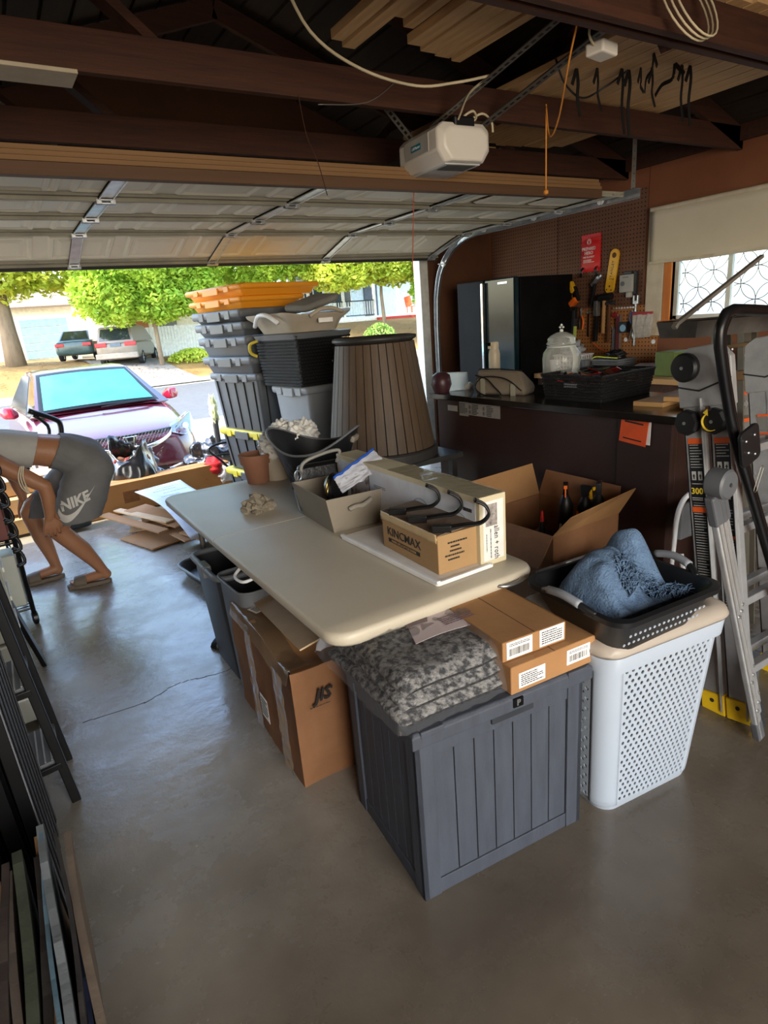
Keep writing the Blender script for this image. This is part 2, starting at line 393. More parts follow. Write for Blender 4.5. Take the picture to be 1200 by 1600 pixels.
# --- ceiling: gable roof boards over rafters
RXC, RZC = 1.75, 3.62
ceil = thing('ceiling', kind='structure')
boardm = M('roof_board', '#1f1610', .85, col2='#332417', scale=3, stretch=(10, 1, 10), bump=.2)
roofk = M('roof_light_block', '#1a1512', .95)
for sgn, xe in ((1, XR+.25), (-1, XL-.25)):
    dx = xe-RXC; L_ = math.hypot(dx, RZC-2.5); nb = 18
    for k in range(nb):
        t0 = (k+.06)/nb; t1 = (k+.94)/nb
        b = MB(); P = lambda t, off: (RXC+dx*t, 2.5+(RZC-2.5)*(1-t)+off)
        a0 = P(t0, 0); a1 = P(t1, 0); vs = []
        y0 = YB-.1+random.uniform(0, .05); y1 = YF+.2
        for y in (y0, y1):
            vs += [(a0[0], y, a0[1]), (a1[0], y, a1[1]), (a1[0], y, a1[1]+.02), (a0[0], y, a0[1]+.02)]
        b.add(vs, [(0, 1, 2, 3), (7, 6, 5, 4), (0, 4, 5, 1), (1, 5, 6, 2), (2, 6, 7, 3), (3, 7, 4, 0)])
        b.build('roof_board', boardm, ceil)
    b = MB(); b.add([(RXC, YB-.3, RZC+.03), (xe, YB-.3, 2.53), (xe, YF+.4, 2.53), (RXC, YF+.4, RZC+.03)], [(0, 1, 2, 3)])
    b.build('roof_light_block', roofk, ceil, thick=.01)  # dark underlay plane added above the boards to block light
def truss(y, zb=2.45, hgt=.14, name='roof_truss'):
    t = thing(name, kind='structure')
    b = MB(); b.box(XL-.1, XR+.1, y, y+.04, zb, zb+hgt); b.build('bottom_chord', darkwood, t, bevel=.003)
    for s, xe in ((1, XR+.2), (-1, XL-.2)):
        b = MB(); b.bar((RXC, y+.02, RZC-.08), (xe, y+.02, 2.44), .04, .12, up=(0, 0, 1)); b.build('rafter', darkwood, t)
        for q in (.28, .62):
            xb = RXC+(xe-RXC)*q*.9; xt = RXC+(xe-RXC)*(.45 if q < .5 else .5)
            b = MB(); b.bar((xb, y+.06, zb+.02), (xt-.02, y+.06, 2.5+(RZC-2.5)*(1-(.45 if q < .5 else .5))-.1), .036, .09, up=(0, 1, 0)); b.build('web', darkwood, t)
    return t
for k, y in enumerate((-1.6, -.5, .62, 1.74, 2.72, 3.64, 4.6)):
    tr = truss(y)
b = MB(); b.box(1.5, XR+.02, 1.70, 1.738, 2.47, 2.66); b.box(1.5, 4.4, 1.66, 1.70, 2.44, 2.475); b.build('trim_4', darkwood, kind='structure', bevel=.003)
b = MB(); b.box(XR-.05, XR, YB, YF, 2.5, 2.6); b.build('trim_5', darkwood, kind='structure')
# --- outer ground: driveway, street, banks as one height field
def gz(x, y):
    def ss(a, b_, t):
        t = max(0, min(1, (t-a)/(b_-a))); return t*t*(3-2*t)
    z = -.02 - .18*ss(5.6, 8.5, y) - .12*ss(8.5, 14, y)
    far = .75 - .25*ss(1, 7, x) + .95*ss(8, 16, x)
    z += (far+.32)*ss(24.6, 33, y)
    if 14 < y < 24.4: z -= .08*min(1, (y-14)/.3, (24.4-y)/.3)
    return z
def ground(name, x0, x1, y0, y1, nx, ny, mat, dz=0, amp=0):
    b = MB()
    b.grid(lambda u, v: (x0+(x1-x0)*u, y0+(y1-y0)*v, gz(x0+(x1-x0)*u, y0+(y1-y0)*v)+dz+amp*noise.noise(Vector((u*60, v*60, 0)))), nx, ny)
    return b.build(name, mat, smooth=True, kind='structure')
conc = M('driveway_concrete', '#857b65', .8, col2='#988d74', scale=2, bump=.1)
ground('driveway', -30, 34, 5.58, 14.0, 40, 20, conc)
ground('street', -45, 60, 14.0, 24.4, 60, 30, M('asphalt', '#525252', .85, col2='#616160', scale=6, bump=.15))
ground('sidewalk', -45, 60, 24.4, 26.3, 60, 6, M('sidewalk_concrete', '#98917e', .8), dz=.02)
ground('yard', -60, 90, 26.3, 100, 110, 60, M('dry_lawn', '#77592f', .95, col2='#a08048', scale=.9, bump=.4, contrast=.3), amp=.05)
b = MB(); b.grid(lambda u, v: (4.3+3.0*u-.9*v, 24.6+12*v, gz(4.3+3.0*u-.9*v, 24.6+12*v)+.06), 6, 14); b.build('far_driveway', M('old_driveway', '#7c746c', .85, col2='#8e867c', scale=2), kind='structure')
# ================================================================== GARAGE DOOR (open, overhead) AND OPENER
doorm = M('door_steel_beige', '#c9c3b0', .65, col2='#d2ccba', scale=2, spec=.4)
doord = M('door_rib_grey', '#8a8676', .6)
stile = M('door_stile_metal', '#b4b6b2', .4, metal=.6, scale=15)
door = thing('door_1', 'open overhead sectional garage door', kind='structure')
DX0, DX1 = -1.02, 3.88
secs = [(3.02, 2.205, 3.55, 2.2), (3.55, 2.2, 4.09, 2.2), (4.09, 2.2, 4.62, 2.195), (4.62, 2.195, 5.14, 2.06)]
panel_me = None
for (y0, z0, y1, z1) in secs:
    L_ = math.hypot(y1-y0, z1-z0); a = math.atan2(z1-z0, y1-y0)
    s = thing('door_section', loc=(0, y0, z0), rz=(a, 0, 0)); s.parent = door
    b = MB(); b.box(DX0, DX1, .003, L_-.003, .012, .05); b.build('skin', doorm, s)
    b = MB()
    for yy in (.0, L_-.045): b.box(DX0, DX1, yy+.003, yy+.042, -.004, .012); b.box(DX0, DX1, yy+(.003 if yy == 0 else .03), yy+(.012 if yy == 0 else .042), -.022, -.004)
    b.build('rail', doord, s, bevel=.002)
    n = 10; w = (DX1-DX0)/n
    for k in range(n):
        if panel_me is None:
            b = MB(); x0, x1, q0, q1 = .04, w-.04, .085, L_-.075
            def rect(i, z): return [(x0+i, q0+i, z), (x1-i, q0+i, z), (x1-i, q1-i, z), (x0+i, q1-i, z)]
            b.loft([rect(0, .012), rect(.014, .0), rect(.03, .0), rect(.042, .0105), rect(.06, .0105), rect(.082, .001), rect(.083, .001)], cap=False)
            b.add(rect(.083, .001), [(0, 1, 2, 3)])
            panel_me = b.build('raised_panel', doorm, s).data
            bpy.data.objects[-1] if False else None
            s.children[-1].location = (DX0+k*w, 0, 0)
        else:
            o = bpy.data.objects.new('raised_panel', panel_me); COL.objects.link(o); o.parent = s; o.location = (DX0+k*w, 0, 0)
    for x in (-.35, .66, 1.66, 2.66, 3.80):
        b = MB(); b.box(x-.035, x+.035, .0, L_, -.012, -.004); b.box(x-.035, x-.029, 0, L_, -.018, -.004); b.box(x+.029, x+.035, 0, L_, -.018, -.004)
        b.build('stile', stile, s)
        b = MB(); b.box(x-.03, x+.03, L_-.035, L_+.03, -.022, -.016); b.X = TR(0, L_, -.03) @ RY(PI/2); b.cyl((0, 0), .009, x-.045, x+.045, 10)
        b.X = TR(0, 0, 0); b.box(x-.045, x-.02, L_-.02, L_+.02, -.035, -.012); b.box(x+.02, x+.045, L_-.02, L_+.02, -.035, -.012)
        b.build('hinge', steel, s, bevel=.001)
b = MB(); b.bar((DX0, 5.15, 2.035), (DX1, 5.15, 2.035), .03, .03); b.build('bottom_seal', M('door_seal', '#2a2a26', .8), door)
strut = thing('timber_strut', 'long laminated timber strut fixed across the inner end of open garage door', 'beam', (0, 2.955, 2.158))
lam = M('strut_tan', '#6f5233', .75, col2='#80603e', scale=2, stretch=(.6, 14, 14)); lamd = M('strut_brown', '#4a3321', .75, col2='#593f29', scale=2, stretch=(.6, 14, 14))
b = MB(); b.box(-1.0, 3.58, 0, .05, 0, .05); b.build('lower_board', lamd, strut, bevel=.002)
for k in range(3):
    b = MB(); b.box(-1.0, 3.58, .012*k+.004, .06, .052+k*.022, .071+k*.022); b.build('laminate', lam, strut, bevel=.002)
# --- tracks
def track(x, s=1):
    t = thing('door_track', ('galvanised door track along the brown right wall' if s > 0 else 'galvanised door track on the left side of opening'), 'track', (x, 0, 0))
    path = [(0, 2.95, 2.2), (0, 4.55, 2.2), (0, 4.8, 2.17), (0, 5.02, 2.07), (0, 5.18, 1.9), (0, 5.25, 1.68), (0, 5.27, 1.4), (0, 5.27, 0.02)]
    P = [Vector(path[0])]+arc(path[1:6], 4)+[Vector(path[6]), Vector(path[7])]
    b = MB()
    for p, q in zip(P, P[1:]):
        d = (q-p).normalized(); nrm = Vector((0, -d.z, d.y)); e = d*.002
        b.bar(p-e, q+e, .05, .003, up=(1, 0, 0)) if False else None
        b.bar(p+nrm*.0-e, q+nrm*.0+e, .003, .055, up=tuple(nrm))
        b.bar(p+nrm*.027+Vector((-.014*s, 0, 0))-e, q+nrm*.027+Vector((-.014*s, 0, 0))+e, .028, .003, up=tuple(nrm))
        b.bar(p-nrm*.027+Vector((-.014*s, 0, 0))-e, q-nrm*.027+Vector((-.014*s, 0, 0))+e, .028, .003, up=tuple(nrm))
    b.build('channel', steel, t)
    b = MB(); b.bar((.03*s, 2.97, 2.23), (.03*s, 4.9, 2.23), .03, .003, up=(0, 0, 1)); b.bar((.03*s, 2.97, 2.2), (.03*s, 4.9, 2.2), .003, .06); b.build('angle_iron', steel, t)
    for (y, z) in ((3.25, 2.2), (3.9, 2.2), (4.5, 2.2), (5.1, 1.98)):
        b = MB(); b.X = TR(-.03*s, y, z) @ RY(PI/2); b.cyl((0, 0), .024, -.01, .01, 16); b.cyl((0, 0), .006, -.06, .03, 8); b.build('roller', white if s > 0 else black, t, bevel=.002)
    for y in (3.02,):
        b = MB(); b.bar((.02*s, y, 2.2), (.02*s, y, 2.78), .032, .003, up=(1, 0, 0)); b.bar((.03*s, y+.004, 2.2), (.03*s, y+.004, 2.78), .003, .02, up=(1, 0, 0))
        st = b.build('hanger_strap', steel, t)
        b = MB()
        for k in range(12): b.X = TR(.02*s, y-.002, 2.24+.045*k) @ RX(PI/2); b.cyl((0, 0), .005, 0, .0015, 8)
        b.build('strap_holes', blackm, t, kind='stuff')
    return t
track(3.95, 1); track(-1.12, -1)
# --- opener
opw = M('opener_plastic', '#cfc9bd', .4, col2='#d8d3c8', scale=2); opd = M('opener_grey_panel', '#a9a69f', .45)
op = thing('garage_door_opener', 'white garage door opener unit hung from the roof trusses', 'opener', (2.19, 2.62, 2.225), math.radians(-4))
b = MB()
def oring(y, e): 
    w, h = .155-e, .175-e
    return [(-w, y, .055+e*.3), (-w+.04, y, 0+e*.2), (w-.04, y, 0+e*.2), (w, y, .055+e*.3), (w, y, h-.03), (w-.035, y, h), (-w+.035, y, h), (-w, y, h-.03)]
b.loft([oring(0, .03), oring(.03, 0), oring(.39, 0), oring(.42, .03)]); b.build('housing', opw, op, bevel=.008, smooth=35)
b = MB(); b.box(-.1575, -.150, .10, .33, .062, .145); b.build('side_panel', opd, op, bevel=.003)
b = MB(); b.box(-.1595, -.1565, .17, .26, .088, .116); bd = b.build('brand_badge', M('badge_teal', '#0f6f80', .4), op)
lettering('LiftMaster', .019, white, bd, face_m((-.16, .215, .102), (0, -1, 0), (0, 0, 1)), ext=.0003, shear=.3)
b = MB(); b.box(-.105, .105, .04, .37, -.006, .006); b.build('light_lens', M('lens_frost', '#c9cac8', .3, trans=.2), op, bevel=.003)
b = MB()
for k in range(9): b.box(-.08, .08, .05+.012*k, .056+.012*k, -.009, -.005)
b.build('vent_slots', M('vent_dark', '#3a3936', .6), op, kind='stuff')
b = MB(); b.box(-.06, .06, .01, .13, .15, .2); b.build('cable_recess', black, op, bevel=.01)
b = MB(); b.X = Matrix.Identity(4); b.box(-.025, .025, .42, 2.45, .12, .155); b.box(-.03, .03, .40, .62, .1, .17); b.build('drive_rail', M('rail_dark', '#3c3c3c', .4, metal=.7), op, bevel=.002)
b = MB(); b.tube([(0, .9, .12), (0, .92, .05), (0, .95, .02)], .006, 6); b.box(-.09, .09, .6, .66, -.0, .03); b.build('trolley', steel, op)
def strap(p, q, w=.035, name='perforated_strap', lab='', holes=True):
    p = Vector(p); q = Vector(q); t = thing(name, lab, 'strap', tuple(p)); d = q-p; L_ = d.length; z = d.normalized()
    x = Vector((1, 0, 0)); x = (x-z*x.dot(z)).normalized(); y = z.cross(x); R = Matrix((x, y, z)).transposed().to_4x4()
    b = MB(); b.X = R; b.box(-w/2, w/2, -.0015, .0015, 0, L_); b.box(w/2-.003, w/2, 0, w*.7, 0, L_); b.build('angle', M('strap_dark_steel', '#6f6a62', .5, metal=.7), t)
    if holes:
        b = MB(); b.X = R
        k = .02
        while k < L_-.02: b.box(-.006, .006, -.0022, .0022, k, k+.022); k += .038
        b.build('slots', blackm, t, kind='stuff')
    return t
strap((2.09, 2.76, 2.40), (2.12, 1.75, 2.60), lab='dark slotted steel strap from the opener up to the near beam, left one')
strap((2.36, 2.74, 2.40), (2.54, 1.95, 2.66), w=.045, lab='wide slotted steel strap from the opener up to the near beam, right one')
strap((2.10, 2.95, 2.39), (1.72, 2.76, 2.56), w=.03, lab='short brown steel strap from opener to the middle truss')
# --- cords and wires around the opener
cream = M('cream_cord', '#b8ab8c', .7); orange_c = M('orange_cord', '#c9822e', .7)
def cord(name, pts, r, mat, lab, n=6, cat='cord', grp=None):
    P = arc(pts, 6); o = Vector(P[0]); b = MB(); b.tube([p-o for p in P], r, n)
    return b.build(name, mat, loc=tuple(o), smooth=True, label=lab, cat=cat, group=grp)
# ================================================================== STORED LUMBER, CORDS, HOOKS UNDER THE ROOF
plank_lab = ['outermost of the pale boards stored on the trusses left of the near beam', 'second pale board in from the left of the stack left of the near beam']
def lumber(x, y0, y1, z, w=.085, t=.035, lab='', grp=None):
    b = MB(); b.box(-w/2, w/2, 0, y1-y0, 0, t)
    return b.build('lumber_board', palewood, loc=(x, y0, z), rz=random.uniform(-.006, .006), bevel=.002, label=lab, cat='board', group=grp)
ORD = ['first', 'second', 'third', 'fourth', 'fifth', 'sixth', 'seventh', 'eighth', 'ninth', 'tenth', 'eleventh', 'twelfth']
GA = 'pale boards stored left of the near beam'
for i, (x, y1, w, z) in enumerate([(1.46, 2.53, .055, 2.60), (1.545, 2.58, .06, 2.60), (1.62, 2.32, .05, 2.665), (1.665, 2.38, .05, 2.65), (1.715, 2.4, .05, 2.63), (1.785, 2.46, .075, 2.6), (1.885, 2.5, .09, 2.6), (1.985, 2.52, .08, 2.6), (2.065, 2.54, .05, 2.6)]):
    lab = plank_lab[i] if i < 2 else 'pale board stored left of the near beam, %s from the right of its row' % ORD[8-i]
    lumber(x, .9, y1, z, w, .035, lab, GA if i > 1 else None)
xs = 2.56
for i in range(12):
    w = random.choice([.085, .11, .135]); xs += w/2+.006
    lumber(xs, 1.62+random.uniform(-.05, .05), 3.62+random.uniform(-.12, .1), 2.6, w, .03, 'pale board stored at upper right over the black ties, %s from the left' % ORD[i], 'pale boards stored at upper right'); xs += w/2
for i in range(4):
    lumber(3.0+i*.17, 3.75, 5.1, 2.6, .12, .03, 'pale board stored over the far trusses, %s from the left of its row' % ORD[i], 'boards stored over the far trusses')
ct = M('tan_painted_board', '#857a66', .7, col2='#9c917a', scale=8)
b = MB(); b.box(-1.2, .42, 0, .13, 0, .012); b.build('painted_board', ct, loc=(0, 2.29, 2.3), rz=.02, bevel=.002, label='pale grey painted board hanging below the middle truss at upper left', cat='board')
b = MB(); b.box(-.012, .012, 0, .012, 0, .14); b.build('metal_clip', steel, loc=(.73, 1.95, 2.55), rz=.1, label='small bright metal clip hanging at the end of a dark beam upper left', cat='clip')
b = MB(); b.box(-1.9, 0, 0, .04, 0, .13); b.build('old_beam', darkwood, loc=(.74, 1.97, 2.56), bevel=.003, label='short dark brown beam above the middle truss at upper left', cat='beam')
cord('slack_cord', [(1.01, 2.1, 2.62), (1.2, 2.26, 2.5), (1.5, 2.42, 2.47), (1.82, 2.50, 2.47), (1.98, 2.42, 2.475), (2.10, 2.35, 2.49)], .006, cream, 'cream electric cord sagging across the dark ceiling to the opener strap')
cord('extension_lead', [(2.12, 2.3, 2.5), (2.08, 2.45, 2.46), (2.14, 2.6, 2.42), (2.16, 2.66, 2.39)], .005, cream, 'cream cord dropping from the strap knot into the opener')
cord('twisted_cord', [(2.24, 2.70, 2.39), (2.2, 2.66, 2.42), (2.25, 2.64, 2.45), (2.30, 2.68, 2.43), (2.25, 2.70, 2.41), (2.32, 2.66, 2.45), (2.40, 2.68, 2.43), (2.41, 2.68, 2.38)], .006, cream, 'twisted black and cream wire bunched on top of the opener')
cord('pull_rope', [(2.1, 1.82, 2.62), (2.16, 1.95, 2.45), (2.42, 2.25, 2.33), (2.52, 2.4, 2.3), (2.6, 2.5, 2.46)], .004, orange_c, 'orange rope looped from the near beam to the middle truss')
cord('hanging_rope', [(2.6, 2.5, 2.47), (2.6, 2.5, 2.3), (2.6, 2.5, 2.09)], .004, orange_c, 'straight orange rope hanging down with a knot, right of the opener')
b = MB(); b.lathe([(0, 0), (.012, .006), (.013, .018), (0, .03)], 10); b.build('rope_knot', orange_c, loc=(2.6, 2.5, 2.065), smooth=True, label='orange knot at the bottom of the straight hanging rope', cat='knot')
rel = thing('release_cord', 'thin red release cord hanging below the opener to the opening', 'cord', (2.14, 3.0, 2.27))
b = MB(); b.tube([(0, 0, 0), (.02, .1, -.5)], .0025, 5); b.build('line', M('red_cord', '#a3472f', .7), rel)
cord('thin_wire', [(1.36, 2.72, 2.455), (1.37, 2.70, 2.3), (1.4, 2.68, 2.2), (1.47, 2.75, 2.08)], .0022, darkwood, 'thin brown wire dangling in front of the open garage door', 5, 'wire')
cord('loose_wire', [(1.45, 2.72, 2.43), (1.7, 2.72, 2.46), (1.85, 2.7, 2.55)], .003, MC['strap_dark_steel'] if 'strap_dark_steel' in MC else steel, 'loose grey wires below the middle truss left of the opener', 5, 'wire')
cd2 = thing('wall_conduit', 'thin pale conduit running along the top of the right wall', 'conduit', (XR-.03, 1.6, 2.6))
b = MB(); b.tube([(0, 0, -.03), (0, 1.2, -.01), (0, 3.6, -.0)], .008, 8); b.build('pipe', M('conduit_tan', '#8f7a62', .5), cd2, smooth=True)
b = MB()
for y in (.9, 1.9, 2.9): b.box(-.012, .02, y, y+.02, -.018, .012)
b.build('pipe_clip', steel, cd2)
jb = thing('outlet_box', 'white plastic electric box under the near beam', 'outlet', (2.30, 1.92, 2.44), .15)
b = MB(); b.box(-.055, .055, -.04, .04, 0, .045); b.build('box_body', opw, jb, bevel=.008)
b = MB(); b.tube(arc([(-.05, 0, .03), (-.09, 0, .06), (-.1, -.02, .14)], 4), .005, 6); b.build('lead', cream, jb, smooth=True)
coil = thing('cord_coil', 'coil of cream cord hung over the near beam at top right', 'cord', (2.40, 1.60, 2.42))
for k in range(3):
    b = MB(); b.tube([(.11*math.cos(a)*(1+.06*k), .06*math.sin(a)+.02*k, .13*math.sin(a)+.1) for a in [2*PI*j/24 for j in range(24)]], .004, 6, closed=True); b.build('loop', cream, coil, smooth=True)
hookb = M('black_strap_rubber', '#0c0c0c', .6)
hs = [(2.70, 2.42, .16, 0), (2.80, 2.38, .13, .3), (2.93, 2.34, .24, .1), (2.98, 2.34, .25, -.1), (2.92, 2.16, .08, .9), (3.02, 2.3, .05, .4), (3.08, 2.28, .12, .25), (3.14, 2.2, .05, 1.2), (3.2, 2.2, .2, .15), (3.25, 2.19, .22, .0)]
for i, (x, y, l, tlt) in enumerate(hs):
    b = MB(); P = arc([(0, 0, .04), (.012, 0, -.02), (.02+tlt*.05, .01, -l*.5), (.03+tlt*.1, 0, -l)], 4)
    for p, q in zip(P, P[1:]): b.bar(p, q, .018, .004, up=(0, 1, 0))
    b.bar((0, 0, .04), (-.03-tlt*.04, 0, -.03), .018, .004, up=(0, 1, 0))
    b.build('tie_strap', hookb, loc=(x, y-.02, 2.56), rz=tlt, label='black webbing tie under the stored boards, %s from the left' % ORD[i], cat='strap', group='black ties hanging from the stored boards')
cord('black_lead', [(2.45, 2.3, 2.58), (2.62, 2.4, 2.53), (2.8, 2.45, 2.5), (2.9, 2.4, 2.54), (2.95, 2.3, 2.59)], .005, black, 'black electric lead draped under the boards at upper right')
# ================================================================== OUTSIDE: trees, houses, vehicles
barkm = M('bark', '#6b5a48', .9, col2='#8c7a62', scale=6, stretch=(1, 1, .3), bump=.5)
def leafmat(key, a, c):
    m = M(key, a, .6, col2=c, scale=1.2, contrast=.2); n = m.node_tree.nodes; L = m.node_tree.links
    b = n['Principled BSDF']; t = n.new('ShaderNodeBsdfTranslucent'); src = b.inputs['Base Color'].links[0].from_socket
    L.new(src, t.inputs[0]); mx = n.new('ShaderNodeMixShader'); mx.inputs[0].default_value = .45
    L.new(b.outputs[0], mx.inputs[1]); L.new(t.outputs[0], mx.inputs[2]); L.new(mx.outputs[0], n['Material Output'].inputs[0]); return m
lf1 = leafmat('leaf_yellow_green', '#93b02a', '#dde060'); lf2 = leafmat('leaf_green', '#7aa62c', '#c6d854')
def tree(x, y, blobs, n, mat, lab, trunk=(.22, 3.0), leaf=.16, z=None, lean=0):
    z0 = gz(x, y) if z is None else z
    t = thing('street_tree', lab, 'tree', (x, y, z0), group=None)
    rr = random.Random(int(x*13+y)); b = MB()
    r, h = trunk; b.tube([(0, 0, -.1), (lean*.2, 0, h*.35), (lean*.5, .1, h*.7), (lean, 0, h)], [r*1.35, r, r*.85, r*.65], 10)
    b.build('trunk', barkm, t, smooth=True)
    for (cx, cy, cz, br, bz) in blobs[:5]:
        b = MB(); b.tube(arc([(lean*.8, 0, h*.85), (cx*.4+lean*.5, cy*.4, (h+cz)/2), (cx*.9, cy*.9, cz)], 4), [r*.5*(1-.1*i) for i in range(9)], 6); b.build('branch', barkm, t, smooth=True)
    b = MB(); tot = sum(q[3]**2 for q in blobs)
    for (cx, cy, cz, br, bz) in blobs:
        for k in range(int(n*br**2/tot)):
            u = rr.uniform(-1, 1); a = rr.uniform(0, 2*PI); s = math.sqrt(1-u*u); rad = rr.uniform(.55, 1)**.5*(1+.25*noise.noise(Vector((a*2, u*3, cx))))
            p = Vector((cx+br*rad*s*math.cos(a), cy+br*rad*s*math.sin(a), cz-.35+bz*1.1*rad*u))
            d1 = Vector((rr.gauss(0, 1), rr.gauss(0, 1), rr.gauss(0, .7))).normalized(); d2_ = d1.cross(Vector((rr.gauss(0, 1), rr.gauss(0, 1), rr.gauss(0, 1)))).normalized()
            l = leaf*rr.uniform(.6, 1.3)
            b.add([p-d1*l, p+d2_*l*.45, p+d1*l, p-d2_*l*.45], [(0, 1, 2, 3)])
    b.build('foliage', mat, t, kind='stuff')
    return t
tree(1.0, 32.5, [(-.3, 0, 4.6, 2.4, 1.4), (-2.8, 0, 5.5, 2.6, 1.6), (2.2, -.5, 4.9, 2.2, 1.5), (1.5, 0, 7.2, 3.2, 2.2), (-2, 0, 7.5, 3, 2.2), (4.2, -.5, 6.0, 2.2, 1.9)], 35000, lf1, 'large street tree with thick grey trunk at the far left across the road', trunk=(.34, 4.2), leaf=.15)
tree(7.9, 35.5, [(-1.6, 0, 4.0, 1.9, 1.3), (.6, -.4, 3.5, 1.8, 1.1), (2.4, 0, 4.2, 1.8, 1.3), (-.5, 0, 5.8, 2.6, 1.8), (2.2, 0, 6.2, 2.4, 1.8)], 32199, lf1, 'yellow-green tree overhanging the parked vans across the road', trunk=(.16, 3.2), leaf=.13)
tree(6.6, 29.6, [(-1.6, 0, 3.5, 1.7, 1.2), (.2, -.3, 3.4, 1.6, 1.1), (1.6, 0, 3.9, 1.7, 1.3), (-.6, 0, 5.2, 2.6, 1.8), (1.8, 0, 5.6, 2.4, 1.8)], 32199, lf2, 'slender-trunked green tree in front of the white fence across the road', trunk=(.09, 3.0), leaf=.125)
tree(13.6, 31.0, [(-1.6, 0, 4.2, 2.2, 1.4), (1.2, 0, 4.6, 2.4, 1.4), (-.2, 0, 6.2, 3, 2), (3.2, 0, 4.8, 2.0, 1.4)], 35000, lf2, 'green tree behind the stacked black totes across the road', trunk=(.14, 3.2), leaf=.13)
tree(18.2, 29.0, [(-2.2, 0, 4.0, 2.1, 1.2), (.6, 0, 4.2, 2.2, 1.2), (-1, 0, 5.8, 3, 1.9), (2.6, 0, 4.4, 2, 1.2)], 35000, lf1, 'bright tree over the porch of the blue-white house', trunk=(.1, 3.0), leaf=.125)
tree(21.4, 27.0, [(-1.2, 0, 3.1, 1.3, 1.0), (.6, 0, 3.1, 1.5, 1.0), (0, 0, 4.3, 2, 1.3)], 25200, lf2, 'small tree with slim pale trunk nearest the right door jamb', trunk=(.08, 2.6), leaf=.12)
bush = M('bush_leaf', '#5d8a34', .6, col2='#98b050', scale=2)
def shrub(x, y, r, h, lab, n=1300, mat=None, nm='shrub'):
    b = MB(); rr = random.Random(int(x*10))
    for k in range(n):
        u = rr.uniform(0, 1); a = rr.uniform(0, 2*PI); s = math.sqrt(1-u*u)*r*rr.uniform(.6, 1)
        p = Vector((s*math.cos(a), s*math.sin(a), u*h)); d1 = Vector((rr.gauss(0, 1), rr.gauss(0, 1), rr.gauss(0, 1))).normalized(); e = d1.cross(Vector((rr.gauss(0, 1), 1, rr.gauss(0, 1)))).normalized()
        l = rr.uniform(.05, .1); b.add([p-d1*l, p+e*l*.5, p+d1*l, p-e*l*.5], [(0, 1, 2, 3)])
    b.build(nm, mat or bush, loc=(x, y, gz(x, y)-.02), label=lab, cat='shrub')
shrub(17.0, 27.6, 1.0, 1.1, 'green shrub on the far bank, left of the red steps')
shrub(22.2, 28.6, .9, 1.2, 'green shrub on the far bank beside the right door jamb')
shrub(8.2, 30.3, 1.2, .55, 'low yellow-green hedge plant below the white fence', mat=lf1)
shrub(9.9, 30.3, 1.1, .6, 'low yellow-green shrub at the right end of the white fence', mat=lf1)
leaflit = MB()
for k in range(2600):
    x = random.uniform(-4, 24); y = random.uniform(26.5, 33); s = random.uniform(.03, .07); a = random.uniform(0, PI)
    z = gz(x, y)+.06
    leaflit.add([(x-s, y, z), (x, y-s*.6, z+.01), (x+s, y, z), (x, y+s*.6, z)], [(0, 1, 2, 3)])
leaflit.build('fallen_leaves', M('dry_leaf', '#8f6a34', .9, col2='#c79a55', scale=1), kind='stuff', label='fallen dry leaves scattered over the yards across the road', cat='leaves')
# house far left with white garage door, white house behind the fence, blue-white house with porch
wallw = M('house_white', '#eceae2', .7); blueg = M('panel_blue_white', '#9dbcca', .5); roofm = M('shingle_brown', '#7c6a58', .9, col2='#93806c', scale=8, bump=.4)
def gable_roof(b, x0, x1, y0, y1, z0, z1, ov=.4):
    ym = (y0+y1)/2
    for ya, yb in ((y0-ov, ym), (y1+ov, ym)):
        b.add([(x0-ov, ya, z0-.1), (x1+ov, ya, z0-.1), (x1+ov, yb, z1), (x0-ov, yb, z1), (x0-ov, ya, z0), (x1+ov, ya, z0), (x1+ov, yb, z1+.12), (x0-ov, yb, z1+.12)], [(3, 2, 1, 0), (4, 5, 6, 7), (0, 1, 5, 4), (1, 2, 6, 5), (2, 3, 7, 6), (3, 0, 4, 7)])
h = thing('neighbour_house', 'white house with pale blue garage door behind the thick tree', 'house', (1.2, 42, .75))
b = MB(); b.box(-9, 3.6, 0, 8, -.3, 2.9); b.build('wall', wallw, h)
b = MB(); gable_roof(b, -9, 3.6, 0, 8, 2.9, 4.6); b.build('roof', roofm, h)
g = MB(); g.box(.65, 3.25, -.06, .0, 0, 2.25); gd = g.build('garage_door', wallw, h)
for k in range(5):
    b = MB(); b.box(.72, 3.18, -.1, -.05, .03+.44*k, .44+.44*k); b.build('door_panel', blueg, gd, bevel=.02)
b = MB(); b.box(-3.4, -1.6, -.05, 0, .9, 1.9); w_ = b.build('window', M('window_dark', '#3c454c', .15), h)
b = MB(); b.box(-3.5, -1.5, -.08, -.04, .82, .9); b.box(-3.5, -1.5, -.08, -.04, 1.9, 1.98); b.box(-2.54, -2.46, -.08, -.04, .9, 1.9); b.build('window_frame', wallw, w_)
h = thing('fenced_house', 'low white house behind the white board fence', 'house', (6.9, 38.5, .7))
b = MB(); b.box(0, 7.9, 0, 7, -.4, 2.8); b.build('wall', M('house_cream', '#f0e9d8', .7), h)
b = MB(); gable_roof(b, 0, 7.9, 0, 7, 2.8, 4.4); b.build('roof', roofm, h)
b = MB(); b.box(.2, 1.3, -.06, 0, .5, 1.7); b.build('window', M('window_brown', '#8c5f3a', .4), h)
b = MB(); b.box(1.9, 2.9, -.06, 0, .6, 1.7); b.build('window', MC['window_dark'], h)
fn = thing('board_fence', 'white vertical board fence across the road right of the van', 'fence', (6.4, 33.6, gz(6.6, 33.6)))
for k in range(42):
    b = MB(); b.box(k*.15, k*.15+.135, 0, .02, 0, 1.45+.02*random.random()); b.build('fence_board', wallw, fn)
